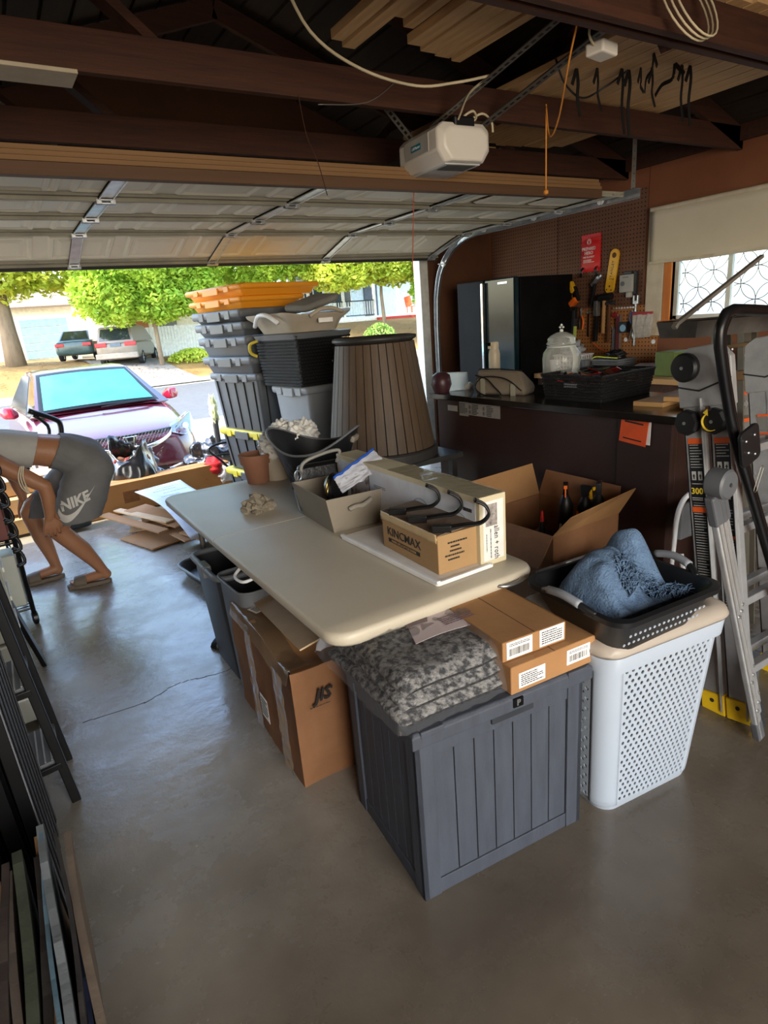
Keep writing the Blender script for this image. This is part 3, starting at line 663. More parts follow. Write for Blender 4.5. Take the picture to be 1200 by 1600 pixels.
for k in range(4):
    b = MB(); b.box(k*2.05, k*2.05+.1, .02, .12, 0, 1.5); b.build('fence_post', wallw, fn)
h = thing('porch_house', 'pale blue and white house with porch and railing beyond the right side of opening', 'house', (15.6, 33.0, gz(17, 33)))
b = MB(); b.box(0, 13, 2, 8, -.3, 3.0); b.build('wall', M('house_pale_blue', '#cfdfe6', .7), h)
b = MB(); gable_roof(b, 0, 13, 1, 8, 3.0, 4.6); b.build('roof', roofm, h)
b = MB(); b.box(0, 11, 0, 2, -.3, .25); b.build('porch_floor', wallw, h)
for x in (.2, 2.4, 4.5, 6.2, 8.4, 10.6):
    b = MB(); b.box(x, x+.14, 0, .14, .25, 2.9); b.build('porch_post', wallw, h)
for k in range(26):
    b = MB(); b.box(.35+k*.16, .39+k*.16, .04, .08, .3, 1.1); b.build('baluster', wallw, h)
b = MB(); b.box(.3, 4.5, .02, .1, 1.1, 1.16); b.box(.3, 4.5, .02, .1, .3, .35); b.build('handrail', MC['window_dark'], h)
for (x, z0, z1, w) in ((.9, .9, 2.3, 1.2), (2.9, .9, 2.3, 1.1), (8.9, .9, 2.3, 1.3)):
    b = MB(); b.box(x, x+w, 1.93, 2, z0, z1); q = b.build('window', MC['window_dark'], h)
    b = MB(); b.box(x-.07, x, 1.9, 2, z0, z1); b.box(x+w, x+w+.07, 1.9, 2, z0, z1); b.box(x+w/2-.03, x+w/2+.03, 1.9, 2, z0, z1); b.box(x, x+w, 1.9, 2, z1, z1+.07); b.build('window_frame', wallw, q)
b = MB(); b.box(5.0, 5.95, 1.92, 2, .25, 2.35); b.build('front_door', M('front_door_grey', '#4c5660', .5), h, label='dark grey front door')
redst = M('red_paint', '#b23a2a', .6)
for k in range(3):
    b = MB(); b.box(4.6, 6.9, -.3*(k+1), -.3*k, -.3, .25-.12*(k+1)); b.build('step', redst, h, label='red painted step')
b = MB(); b.box(6.95, 11.2, -.5, -.2, -.2, .12); b.build('planter_edge', redst, h)
def chair_out(x, y, z, mat, lab):
    t = thing('porch_chair', lab, 'chair', (x, y, z), .3)
    b = MB(); b.box(-.25, .25, -.22, .22, .36, .41); b.build('seat', mat, t)
    b = MB(); b.bar((0, .22, .4), (0, .34, 1.0), .5, .04, up=(1, 0, 0)); b.build('backrest', mat, t)
    for sx in (-.22, .22):
        for sy in (-.2, .2): b = MB(); b.box(sx-.025, sx+.025, sy-.025, sy+.025, 0, .37); b.build('leg', mat, t)
        b = MB(); b.box(sx-.04, sx+.04, -.25, .25, .56, .6); b.build('armrest', mat, t)
    return t
chair_out(23.2, 33.6, gz(17, 33)+.25, M('orange_chair', '#d9683a', .6), 'orange garden chair on the porch near the front door')
chair_out(24.4, 33.4, gz(17, 33)+.25, white, 'white garden chair on the porch near the right jamb')
# ---- vehicles
tyre = M('tyre_rubber', '#151515', .8); chrome = M('chrome', '#e4e4e4', .12, metal=1); glassd = M('car_glass_dark', '#20272b', .08, spec=.8)
def wheel(parent, x, y, r=.32, w=.2, side=1):
    b = MB(); b.X = TR(x, y, r) @ RY(PI/2); b.lathe([(r*.62, -w/2), (r*.94, -w/2), (r, -w*.32), (r, w*.32), (r*.94, w/2), (r*.62, w/2)], 28)
    t = b.build('wheel', tyre, parent, smooth=40)
    b = MB(); b.X = TR(x, y, r) @ RY(PI/2); b.cyl((0, 0), r*.63, -w*.35, w*.35, 20)
    for k in range(5):
        b.X = TR(x, y, r) @ RY(PI/2) @ RZ(2*PI*k/5); b.box(.04, r*.58, -.03, .03, -w*.45, w*.45)
    b.build('hubcap', steel, t)
def car_body(st, mat, parent, name='body', sub=1):
    """st: list of (y, z_bottom, z_top, half_width_bottom, half_width_top, top_inset_z)"""
    rings = []
    for (y, zb, zt, wb_, wt, zs) in st:
        rings.append([(-wb_*.92, y, zb), (-wb_, y, zb+.08), (-wb_, y, (zb+zs)/2), (-wt*1.02, y, zs), (-wt*.9, y, zt-.015), (-wt*.45, y, zt), (0, y, zt+.006),
                      (wt*.45, y, zt), (wt*.9, y, zt-.015), (wt*1.02, y, zs), (wb_, y, (zb+zs)/2), (wb_, y, zb+.08), (wb_*.92, y, zb), (0, y, zb)])
    b = MB(); b.loft(rings); return b.build(name, mat, parent, smooth=50, sub=sub)
paint = M('maroon_paint', '#471422', .25, col2='#501a29', spec=.6, coat=.8)
car = thing('maroon_sedan', 'maroon four-door sedan parked nose-in on the driveway', 'car', (1.10, 7.12, -.17), (math.radians(-1.2), 0, math.radians(3)))
car_body([(-.03, .3, .6, .42, .40, .52), (.02, .2, .66, .66, .58, .58), (.16, .17, .72, .82, .74, .64), (.5, .17, .80, .87, .80, .72), (.95, .17, .89, .885, .84, .82), (1.25, .17, .95, .885, .85, .88),
          (1.6, .17, .97, .885, .86, .9), (2.6, .17, .97, .885, .86, .9), (3.6, .17, 1.0, .885, .85, .9), (4.2, .2, 1.0, .86, .78, .86), (4.5, .3, .95, .75, .62, .8)], paint, car)
# cabin
b = MB(); rings = []
for (y, z, w) in ((1.08, .93, .74), (2.0, 1.40, .56), (2.3, 1.44, .56), (3.0, 1.43, .55), (3.9, 1.02, .66)):
    rings.append([(-w-.06, y, .93), (-w, y, z-.02), (-w*.8, y, z), (w*.8, y, z), (w, y, z-.02), (w+.06, y, .93)])
b.loft(rings); b.build('cabin', paint, car, smooth=40)
ws_m = sheer('windscreen_glass', '#3d5557', .0, .04)
def wsp(u, v, off=0): 
    y = 1.12+.84*v; w = .69-.15*v; z = .945+.425*v; return ((u*2-1)*w, y-.05*(1-(u*2-1)**2)-off, z+.02*(1-(u*2-1)**2)+off)
b = MB(); b.grid(lambda u, v: wsp(u, v, .03), 12, 6); ws = b.build('windscreen', ws_m, car, smooth=True)
shade_m = M('sunshade_foil', '#4fb9bd', .6, col2='#66c9cb', scale=3, metal=.2, bump=.4, bscale=8)
for s in (0, 1):
    b = MB(); b.grid(lambda u, v: wsp(.04+.46*s+.46*u, .06+.86*v, .017+.004*math.sin(v*9+s)), 10, 8); b.build('sunshade', shade_m, ws, smooth=True, label='pale turquoise folding sunshade')
b = MB(); b.grid(lambda u, v: wsp(u, v, .012), 12, 6); b.build('windscreen_surround', black, car, smooth=True)
for s in (-1, 1):
    b = MB(); b.add([(s*.80, 1.3, .96), (s*.80, 3.3, .98), (s*.60, 2.9, 1.38), (s*.60, 2.1, 1.37)], [(0, 1, 2, 3)]); b.build('side_window', glassd, car, thick=.01)
    mr = MB(); mr.loft([[(s*.86, 1.5, .93), (s*.86, 1.58, .93), (s*.86, 1.58, .99), (s*.86, 1.5, .99)], [(s*.92, 1.4, .92), (s*.92, 1.58, .92), (s*.92, 1.58, 1.05), (s*.92, 1.42, 1.05)], [(s*1.02, 1.42, .93), (s*1.02, 1.56, .93), (s*1.02, 1.56, 1.06), (s*1.02, 1.44, 1.06)], [(s*1.05, 1.48, .96), (s*1.05, 1.54, .96), (s*1.05, 1.54, 1.02), (s*1.05, 1.49, 1.02)]])
    mr.build('door_mirror', M('mirror_red', '#8f1730', .2, coat=.6), car, bevel=.015, smooth=60)
    wheel(car, s*.78, .95); wheel(car, s*.78, 3.62)
def nose(x, z, off=0):      # front surface of the bumper
    a = abs(x); y = -.045 + .10*(a/.6)**2.2 + (.16*max(0, a-.6)/.25) + max(0, z-.56)*.75 - .0*z
    return y-off
b = MB()
def hl(s):
    top = [(.50, .71), (.62, .75), (.76, .785), (.85, .80)]; bot = [(.49, .655), (.60, .61), (.74, .605), (.85, .65)]
    vs = []; 
    for (x, z) in top+bot[::-1]: vs.append((s*x, nose(x, z, .06)+(.02 if x > .7 else 0), z))
    for (x, z) in top+bot[::-1]: vs.append((s*x, nose(x, z, -.08), z))
    return vs
for s in (-1, 1):
    b = MB(); b.add(hl(s), [tuple(range(8)), tuple(range(15, 7, -1))]+[(i, (i+1) % 8, 8+(i+1) % 8, 8+i) for i in range(8)])
    L1 = b.build('headlight', M('headlight_clear', '#5f7078', .1, coat=1, spec=.8), car, bevel=.01)
    b = MB(); b.X = TR(s*.68, nose(.68, .69, .06), .69) @ RX(PI/2); b.cyl((0, 0), .038, -.01, .02, 18); b.X = TR(s*.60, nose(.6, .67, .06), .672) @ RX(PI/2); b.cyl((0, 0), .022, -.01, .02, 14); b.build('lamp', chrome, L1)
    b = MB(); b.X = TR(s*.70, nose(.70, .36, .02), .36) @ RX(PI/2) @ RZ(0); b.lathe([(.0, .03), (.05, .03), (.06, .045), (.072, .03), (.072, -.05)], 20); fl = b.build('fog_light', chrome, car, smooth=40)
    b = MB(); pts = [(.40, .27), (.56, .29), (.80, .34), (.82, .42), (.70, .43), (.5, .34)]
    b.add([(s*x, nose(x, z, .012)+.0, z) for x, z in pts]+[(s*x, nose(x, z, -.1), z) for x, z in pts], [tuple(range(6)), tuple(range(11, 5, -1))]+[(i, (i+1) % 6, 6+(i+1) % 6, 6+i) for i in range(6)]); b.build('fog_recess', black, car)
    b = MB(); b.tube([(s*x, nose(x, z, .03), z) for x, z in ((.36, .265), (.5, .29), (.62, .335))], .014, 6); b.build('fog_trim', chrome, car)
# grille: smile-shaped chrome bar, honeycomb, emblem
b = MB(); pts = [(-.52, .70), (-.44, .63), (-.3, .575), (-.12, .545), (.12, .545), (.3, .575), (.44, .63), (.52, .70)]
P = arc([(x, nose(abs(x), z, .03), z) for x, z in pts], 4); b.tube(P, [.012+.016*math.sin(PI*i/(len(P)-1)) for i in range(len(P))], 8); b.build('chrome_bar', chrome, car, smooth=True)
b = MB(); top = [(-.50, .705), (-.3, .70), (0, .695), (.3, .70), (.50, .705)]; bot = [(.42, .64), (.28, .59), (0, .56), (-.28, .59), (-.42, .64)]
pl = top+bot; b.add([(x, nose(abs(x), z, .018), z) for x, z in pl]+[(x, nose(abs(x), z, -.08), z) for x, z in pl], [tuple(range(10)), tuple(range(19, 9, -1))]+[(i, (i+1) % 10, 10+(i+1) % 10, 10+i) for i in range(10)])
gr = b.build('grille', black, car)
b = MB(); hs_ = .021
for j in range(6):
    for i in range(-12, 13):
        x = i*.038+(.019 if j % 2 else 0); z = .585+j*.02; lim = .56+.30*(abs(x)/.5)**2*.36
        if z < lim+.012 or abs(x) > .47 or z > .695: continue
        b.tube([(x+hs_*1.0*math.cos(a), nose(abs(x), z, .026), z+.0125*math.sin(a)) for a in [PI*k/3 for k in range(6)]], .0022, 4, closed=True)
b.build('honeycomb', M('grille_mesh_grey', '#2d2e31', .4), gr, kind='stuff')
em = MB(); em.X = TR(0, nose(0, .62, .05), .63) @ Matrix.Scale(1.2, 4)
em.loft([[(-.055, 0, .045), (.055, 0, .045), (.042, 0, -.045), (-.042, 0, -.045)], [(-.055, .012, .045), (.055, .012, .045), (.042, .012, -.045), (-.042, .012, -.045)]])
emb = em.build('emblem_plate', black, gr)
b = MB(); b.X = TR(0, nose(0, .62, .064), .63) @ Matrix.Scale(1.2, 4)
b.tube([(-.056, 0, .046), (.056, 0, .046), (.043, 0, -.046), (-.043, 0, -.046)], .006, 6, closed=True)
b.bar((-.036, 0, .04), (-.024, 0, -.04), .012, .012, up=(0, 1, 0)); b.bar((.036, 0, .04), (.024, 0, -.04), .012, .012, up=(0, 1, 0)); b.bar((-.03, 0, .0), (.03, 0, .0), .012, .02, up=(0, 1, 0)); b.build('emblem', chrome, car, bevel=.001, smooth=40)
b = MB(); b.loft([[(-.4, nose(.4, .2, .012), .2), (.4, nose(.4, .2, .012), .2), (.34, nose(.34, .3, .012), .3), (-.34, nose(.34, .3, .012), .3)], [(-.4, .2, .2), (.4, .2, .2), (.34, .2, .3), (-.34, .2, .3)]]); b.build('air_intake', black, car)
for s in (-1, 1):
    b = MB(); b.tube(arc([(s*.05, 1.03, .955), (s*.3, 1.06, .965), (s*.62, 1.14, .96)] if s > 0 else [(-.02, 1.04, .955), (.2, 1.04, .965), (-.45, 1.1, .965)][::1][:2]+[(.55, 1.1, .965)], 4), .008, 5); b.build('wiper', black, car)
# silver minivan seen from behind, dark green sedan beside it
vp = M('champagne_paint', '#63594c', .4, col2='#6e6456', spec=.5, coat=.4); redl = M('tail_lamp_red', '#b3202a', .25)
van = thing('minivan', 'champagne minivan parked across the road with its back to us', 'car', (4.85, 30.0, gz(4.85, 30.0)+.05), math.radians(-23))
car_body([(0, .35, 1.0, .80, .80, .95), (.06, .28, 1.05, .9, .88, 1.0), (1.0, .28, 1.08, .93, .9, 1.02), (3.8, .28, 1.05, .93, .9, 1.0), (4.9, .3, .8, .8, .7, .75)], vp, van)
b = MB(); b.loft([[(-w-.1, y, 1.02), (-w, y, z-.06), (-w*.85, y, z), (w*.85, y, z), (w, y, z-.06), (w+.1, y, 1.02)] for (y, z, w) in ((.05, 1.08, .76), (.30, 1.70, .70), (1.5, 1.77, .72), (3.2, 1.7, .68), (4.2, 1.1, .7))]); b.build('cabin', vp, van, smooth=40)
b = MB(); b.add([(-.66, .06, 1.12), (.66, .06, 1.12), (.58, .26, 1.60), (-.58, .26, 1.60)], [(0, 1, 2, 3)]); b.build('rear_window', glassd, van, thick=.03)
b = MB(); b.add([(-.84, .5, 1.1), (-.84, 3.4, 1.1), (-.73, 3.0, 1.6), (-.73, .6, 1.62)], [(0, 1, 2, 3)]); b.build('side_window', glassd, van, thick=.03)
for s in (-1, 1):
    b = MB(); b.box(min(s*.38, s*.86), max(s*.38, s*.86), -.03, .1, .86, 1.04); b.build('tail_lamp', redl, van, bevel=.02)
    wheel(van, s*.82, .9); wheel(van, s*.82, 3.9)
b = MB(); b.box(-.22, .22, -.02, .05, .86, 1.0); b.build('number_plate', M('plate_blue', '#4f5a68', .5), van)
b = MB(); b.box(-.9, .9, -.08, .15, .34, .58); b.build('bumper', M('bumper_silver', '#7f776c', .5), van, bevel=.04)
gs = thing('green_sedan', 'dark green sedan parked left of the champagne minivan', 'car', (3.45, 32.6, gz(3.45, 32.6)+.05), math.radians(-18))
gp = M('dark_green_paint', '#3c4f4d', .3, coat=.4)
car_body([(0, .35, .85, .74, .7, .8), (.08, .25, .92, .84, .8, .85), (1.0, .22, .95, .86, .82, .88), (3.6, .22, .92, .86, .82, .85), (4.5, .3, .7, .7, .6, .62)], gp, gs)
b = MB(); b.loft([[(-w-.08, y, .9), (-w, y, z-.03), (w, y, z-.03), (w+.08, y, .9)] for (y, z, w) in ((.5, .95, .66), (1.1, 1.38, .56), (2.4, 1.4, .56), (3.3, .95, .62))]); b.build('cabin', gp, gs, smooth=40)
b = MB(); b.add([(-.6, .56, .98), (.6, .56, .98), (.5, 1.0, 1.32), (-.5, 1.0, 1.32)], [(0, 1, 2, 3)]); b.build('rear_window', glassd, gs, thick=.03)
for s in (-1, 1):
    b = MB(); b.box(min(s*.4, s*.78), max(s*.4, s*.78), -.02, .1, .66, .8); b.build('tail_lamp', redl, gs, bevel=.02); wheel(gs, s*.76, .9); wheel(gs, s*.76, 3.5)
ds = thing('black_car', 'dark car at the far left edge behind the thick tree', 'car', (-1.2, 38.2, gz(-1, 38)+.02), math.radians(80))
car_body([(0, .3, .9, .74, .7, .8), (.5, .22, 1.0, .86, .82, .9), (3.6, .22, 1.0, .86, .82, .9), (4.4, .3, .8, .7, .6, .7)], M('black_paint', '#1c2024', .3, coat=.4), ds)
b = MB(); b.loft([[(-w-.08, y, .98), (-w, y, z-.03), (w, y, z-.03), (w+.08, y, .98)] for (y, z, w) in ((.6, 1.0, .66), (1.1, 1.5, .56), (2.6, 1.5, .56), (3.4, 1.0, .62))]); b.build('cabin', MC['black_paint'], ds, smooth=40)
for s in (-1, 1): wheel(ds, s*.76, .9); wheel(ds, s*.76, 3.5)
# ================================================================== FOLDING TABLE
tabm = M('table_plastic', '#b3a996', .42, col2='#c2b9a6', scale=1.6, bump=.08, bscale=90)
TX0, TX1, TY0, TY1, TZ = .60, 1.35, 1.32, 3.24, .737
tb = thing('folding_table', 'long off-white plastic folding table with centre seam, laden with boxes', 'table', (0, 0, 0))
for k, (y0, y1) in enumerate(((TY0, 2.367), (2.373, TY1))):
    b = MB()
    def rr_(i, z): 
        P = rrect(TX0+i, TX1-i, y0+(i if k == 0 else 0), y1-(i if k == 1 else 0), .07 if True else 0, 5)
        Q = []
        for (x, y) in P:     # square corners on the seam side
            if k == 0 and y > y1-.072: Q.append((TX1-i if x > (TX0+TX1)/2 else TX0+i, y1, z))
            elif k == 1 and y < y0+.072: Q.append((TX1-i if x > (TX0+TX1)/2 else TX0+i, y0, z))
            else: Q.append((x, y, z))
        return Q
    b.loft([rr_(.028, TZ-.045), rr_(.012, TZ-.045), rr_(.003, TZ-.034), rr_(0, TZ-.016), rr_(.004, TZ-.005), rr_(.011, TZ)]); b.build('tabletop', tabm, tb, smooth=45)
b = MB(); b.box(TX0+.06, TX0+.085, TY0+.12, TY1-.12, TZ-.075, TZ-.045); b.box(TX1-.085, TX1-.06, TY0+.12, TY1-.12, TZ-.075, TZ-.045); b.build('frame_rail', MC['strap_dark_steel'], tb)
for y in (TY0+.28, TY1-.28):
    lx_ = TX0+(.22 if y < 2 else .1)
    b = MB(); b.tube([(lx_, y, TZ-.05), (lx_, y, .02)], .014, 8); b.build('leg', MC['strap_dark_steel'], tb)
    b = MB(); b.tube([(TX1-.1, y, TZ-.05), (TX1-.1, y, .02)], .014, 8); b.build('leg', MC['strap_dark_steel'], tb)
    b = MB(); b.tube([(lx_, y, .05), (TX1-.1, y, .05)], .011, 8); b.build('crossbar', MC['strap_dark_steel'], tb)
b = MB(); b.tube(arc([(TX0+.03, 1.98, TZ-.047), (TX0-.012, 2.0, TZ-.06), (TX0-.016, 2.08, TZ-.062), (TX0+.03, 2.12, TZ-.047)], 4), .006, 6); b.build('carry_handle', white, tb, smooth=True)
b = MB(); b.tube(arc([(1.17, TY0+.01, TZ-.02), (1.19, TY0-.012, TZ-.022), (1.25, TY0-.012, TZ-.022), (1.27, TY0+.01, TZ-.02)], 3), .006, 6); b.build('latch', steel, tb, smooth=True)
# ------------------------------------------------- deck box
dbm = M('deck_box_grey', '#383c45', .58, col2='#444953', scale=5, stretch=(6, 6, 1), bump=.25, bscale=20)
dbj = M('deck_box_joint', '#23272d', .8)
db = thing('deck_box', 'dark slate-grey plastic deck box with vertical plank sides, in front of table', 'storage box', (.687, 1.095, 0), math.radians(-5.2))
DW, DD, DH = .547, .425, .515
b = MB(); b.box(.012, DW-.012, .012, DD-.012, .012, DH-.004); b.build('inner_shell', dbj, db)
for (x, y) in ((0, 0), (DW, 0), (0, DD), (DW, DD)):
    b = MB(); sx = 1 if x == 0 else -1; sy = 1 if y == 0 else -1
    xa, xb_ = sorted((x-.004*sx, x+.05*sx)); ya, yb_ = sorted((y-.004*sy, y+.012*sy)); b.box(xa, xb_, ya, yb_, 0, DH)
    xa, xb_ = sorted((x-.004*sx, x+.012*sx)); ya, yb_ = sorted((y-.004*sy, y+.05*sy)); b.box(xa, xb_, ya, yb_, 0, DH); b.build('corner_post', dbm, db, bevel=.002)
n = 7; w = (DW-.1)/n
for k in range(n):
    for y in (.003, DD-.012):
        b = MB(); b.box(.05+k*w+.0016, .05+(k+1)*w-.0016, y, y+.009, .05, .455); b.build('plank', dbm, db, bevel=.0015)
n = 6; w = (DD-.1)/n
for k in range(n):
    for x in (.003, DW-.012):
        b = MB(); b.box(x, x+.009, .05+k*w+.0016, .05+(k+1)*w-.0016, .05, .455); b.build('plank', dbm, db, bevel=.0015)
for z0, z1 in ((0, .049), (.456, DH)):
    for q in ((.05, DW-.05, -.001, .01), (.05, DW-.05, DD-.01, DD+.001), (-.001, .01, .05, DD-.05), (DW-.01, DW+.001, .05, DD-.05)):
        b = MB(); b.box(*q, z0, z1); b.build('band', dbm, db, bevel=.002)
b = MB(); b.box(.23, .37, -.008, .002, .478, .506); b.build('handle_recess', dbj, db, bevel=.003)
b = MB(); P = lambda i, z: [(-.02+i, -.026+i, z), (DW+.02-i, -.026+i, z), (DW+.02-i, DD+.015-i, z), (-.02+i, DD+.015-i, z)]
b.loft([P(0, .512), P(0, .548), P(.008, .556), P(.05, .556), P(.054, .552)]); b.build('lid', dbm, db, bevel=.003)
for (x0, x1) in ((-.0, .075), (DW-.075, DW)):
    b = MB(); b.box(x0+.004, x1-.004, -.028, .05, .540, .559); b.build('lid_hinge_block', dbm, db, bevel=.003)
b = MB(); b.box(.285, .317, -.03, -.024, .523, .549); bd = b.build('lid_badge', blackm, db)
lettering('P', .024, steel, bd, face_m((.301, -.0305, .536), (1, 0, 0), (0, 0, 1)), bold=.001)
# ------------------------------------------------- folded rug in clear plastic
rugm = M('rug_grey_pattern', '#15171c', .95, col2='#94928f', scale=55, bump=.8, bscale=120, contrast=.09)
rug = thing('packed_rug', 'grey and cream patterned rug folded inside a clear plastic bag on deck box', 'rug', (.66, 1.09, .558), math.radians(-2))
def slab(b, x0, x1, y0, y1, z0, z1, seed):
    nx, ny = 26, 30
    def f(u, v):    # u around cross-section along x, v along y
        a = 2*PI*u; cx = (x0+x1)/2; hx = (x1-x0)/2; cz = (z0+z1)/2; hz_ = (z1-z0)/2
        ex = math.copysign(abs(math.cos(a))**.35, math.cos(a)); ez = math.copysign(abs(math.sin(a))**.7, math.sin(a))
        e = min(1, (min(v, 1-v)*9+.03))**.5
        y = y0+(y1-y0)*v; nz = .006*noise.noise(Vector((ex*3, y*9, seed)))+.010*noise.noise(Vector((ex*1.3, y*3, seed+4)))
        return (cx+hx*ex*(1-.06*(1-e)), y, cz+hz_*ez*e+nz+.012*math.sin(PI*v))
    b.grid(f, nx, ny, wrapu=True)
for k in range(3):
    b = MB(); slab(b, -.01+.012*k, .385-.015*k, .0+.01*k, .45-.02*k, .0+.034*k, .040+.034*k, k*3.1); b.build('rug_fold', rugm, rug, smooth=True)
film_m = sheer('clear_film', '#e8eaf0', .012, .03)
b = MB()
def bag(u, v):
    x = -.03+.44*u; y = -.02+.50*v; ed = max(0, 1-min(u, 1-u)*7, 1-min(v, 1-v)*7)
    z = .118*(1-ed**2.2)+.01+.012*noise.noise(Vector((x*16, y*16, 1)))+.011*abs(noise.noise(Vector((x*34, y*22, 7))))+(.01*math.sin(PI*v) if ed < 1 else 0)
    return (x+.008*noise.noise(Vector((x*9, y*9, 3))), y, max(.004, z))
b.grid(bag, 70, 70); b.build('plastic_bag', film_m, rug, smooth=True)
b = MB(); b.X = TR(.42, .10, .012)
b.grid(lambda u, v: (.0+.11*u, -.08+.16*v*(1-.6*u), .012+.016*noise.noise(Vector((u*5, v*9, 2)))+.02*(1-u)), 14, 16); b.build('bag_tail', film_m, rug, smooth=True)
b = MB(); ptx = lambda u, v: (.13+.24*u+.06*v, .14+.17*v, .138+.004*math.sin(u*5))
b.grid(ptx, 8, 6); ins = b.build('paper_insert', M('insert_pinkish', '#b9aaad', .5, col2='#c9bcbe', scale=3), rug, thick=.001)
b = MB(); b.grid(lambda u, v: (.15+.1*u+.05*v, .22+.09*v, .1405+.004*math.sin(.5+u*3)), 8, 6); b.build('insert_photo', M('insert_dark', '#3b3238', .4, col2='#7f6a70', scale=16), ins)
print_lines(ins, M('insert_ink', '#6f5a60', .6), TR(.30, .19, .1435), .10, .05, 5, seed=4)
# ------------------------------------------------- two flat cartons
def label_sticker(parent, mtx, w, h, bar=True, seed=0):
    b = MB(); b.X = mtx; b.box(-w/2, w/2, -h/2, h/2, 0, .0006); s = b.build('shipping_label', paper, parent)
    if bar:
        barcode(s, ink, mtx @ TR(0, -h*.12, .0006), w*.8, h*.42, seed); print_lines(s, ink, mtx @ TR(0, h*.3, .0006), w*.8, h*.18, 2, seed=seed)
    else: print_lines(s, ink, mtx @ TR(0, 0, .0006), w*.84, h*.8, 6, seed=seed)
    return s
tapem = M('packing_tape', '#8a633c', .18, spec=.7)
def carton(name, lab, loc, rz, w, d, h, mat=cardb, grp=None, bev=.003, tape=True, cat='box'):
    t = thing(name, lab, cat, loc, rz, grp)
    b = MB(); b.box(0, w, 0, d, 0, h); b.build('box_body', mat, t, bevel=bev)
    b = MB(); b.box(w/2-.0012, w/2+.0012, .002, d-.002, h-.001, h+.0006); b.build('flap_seam', M('seam_dark', '#4d3420', .9), t)
    return t
c2 = carton('flat_carton', 'lower flat brown carton on the deck box, under the smaller one', (.965, 1.045, .56), math.radians(-4), .30, .36, .082, cardb)
label_sticker(c2, face_m((.07, -.0005, .035), (1, 0, 0), (0, 0, 1)), .09, .045, False, 3)
label_sticker(c2, face_m((.235, -.0005, .045), (1, 0, 0), (0, 0, 1)), .085, .045, True, 5)
c1 = carton('flat_carton', 'upper flat brown carton with two white labels, topmost on deck box', (.965, 1.075, .643), math.radians(-5), .215, .30, .058, cardb)
label_sticker(c1, face_m((.055, -.0005, .03), (1, 0, 0), (0, 0, 1)), .085, .05, True, 7)
label_sticker(c1, face_m((.165, -.0005, .032), (1, 0, 0), (0, 0, 1)), .085, .05, False, 8)
# ------------------------------------------------- big crumpled carton under the table
bc = thing('dented_carton', 'large dented brown carton wrapped in shiny tape under the table', 'box', (.60, 1.69, 0), math.radians(-1.5))
b = MB(); BW, BD, BH = .42, .66, .46
def bcs(s, t, z):     # point on perimeter side s (0 front,1 right,2 back,3 left), parameter t
    return [(BW*t, 0), (BW, BD*t), (BW*(1-t), BD), (0, BD*(1-t))][s]
N1 = 16
def bcf(u, v):
    s = int(u*4) % 4; t = u*4-int(u*4); x, y = bcs(s, t, 0); z = BH*v
    cr = .016*noise.noise(Vector((x*5+3, y*5, z*5)))+.008*abs(noise.noise(Vector((x*3, y*14, z*12))))
    sag = -.035*math.exp(-((y-.12)/.12)**2)*v**6*(1 if x < .2 else .4)
    inx = .018*v*(1 if s == 3 else 0)
    return (x+(cr if s == 3 else 0)+inx*math.sin(PI*t), y+(cr*.6 if s == 0 else 0), z+sag+.01*noise.noise(Vector((x*6, y*6, 1)))*v**8)
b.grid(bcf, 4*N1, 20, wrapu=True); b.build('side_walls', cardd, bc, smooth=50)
b = MB()
def bct(u, v):
    x = BW*u; y = BD*v; e = min(u, 1-u, v, 1-v)
    return (x+(.008 if u == 0 else 0), y, BH-.035*math.exp(-((y-.12)/.12)**2)*(1 if x < .2 else .4)-.05*math.exp(-(e/.12)**2)*0+.01*noise.noise(Vector((x*6, y*6, 1)))+.006*abs(noise.noise(Vector((x*20, y*8, 2)))))
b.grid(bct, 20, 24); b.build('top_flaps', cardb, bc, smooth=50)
shiny = sheer('shiny_tape', '#a68a6a', .35, .12)
b = MB(); b.grid(lambda u, v: (-.006-.004*math.sin(v*40)+.12*u**2 if False else (-.010+.09*u), .02+.62*v, BH+.006-.0*u-.035*math.exp(-((.62*v-.10)/.12)**2)+.004*noise.noise(Vector((u*4, v*18, 2))) - (.05*(1-u*6) if u < .17 else 0)), 14, 40); b.build('wrinkled_tape', shiny, bc, smooth=True)
b = MB(); b.grid(lambda u, v: (-.016+.006*noise.noise(Vector((u*3, v*12, 2))), .05+.09*u, .02+.4*v), 6, 24); b.build('side_tape', shiny, bc, smooth=True)
b = MB(); b.grid(lambda u, v: (-.014+.006*noise.noise(Vector((u*3, v*12, 5))), .36+.08*u, .02+.42*v), 6, 24); b.build('side_tape', shiny, bc, smooth=True)
lettering('JIS', .062, ink, bc, face_m((.10, -.012, .34), (1, 0, 0), (0, 0, 1)), bold=.002, shear=.3)
print_lines(bc, ink, face_m((.10, -.013, .305), (1, 0, 0), (0, 0, 1)), .10, .006, 1, seed=3)
b = MB(); P = [(.30+.035*math.cos(a), -.013, .27+.05*math.sin(a)) for a in [2*PI*k/20 for k in range(20)]]; b.tube(P, .0015, 4, closed=True); b.tube([(.28, -.013, .30), (.32, -.013, .23), (.30, -.013, .2)], .0015, 4); b.build('printed_mark', ink, bc)
label_sticker(bc, face_m((-.015, .30, .16), (0, -1, 0), (0, 0, 1)), .08, .1, False, 11)
label_sticker(bc, face_m((.09, .50, BH+.012), (1, .3, 0), (0, 1, 0)), .10, .06, False, 12)
b = MB(); b.X = RZ(0); b.box(0, .11, 0, .62, 0, .006); b.box(.112, .2, .0, .58, -.002, .004)
b.build('loose_flap', cardl, loc=(.62, 1.62, .56), rz=(math.radians(-8), math.radians(-14), math.radians(-4)), bevel=.001, label='long pale cardboard strip wedged between table edge and dented carton', cat='cardboard')
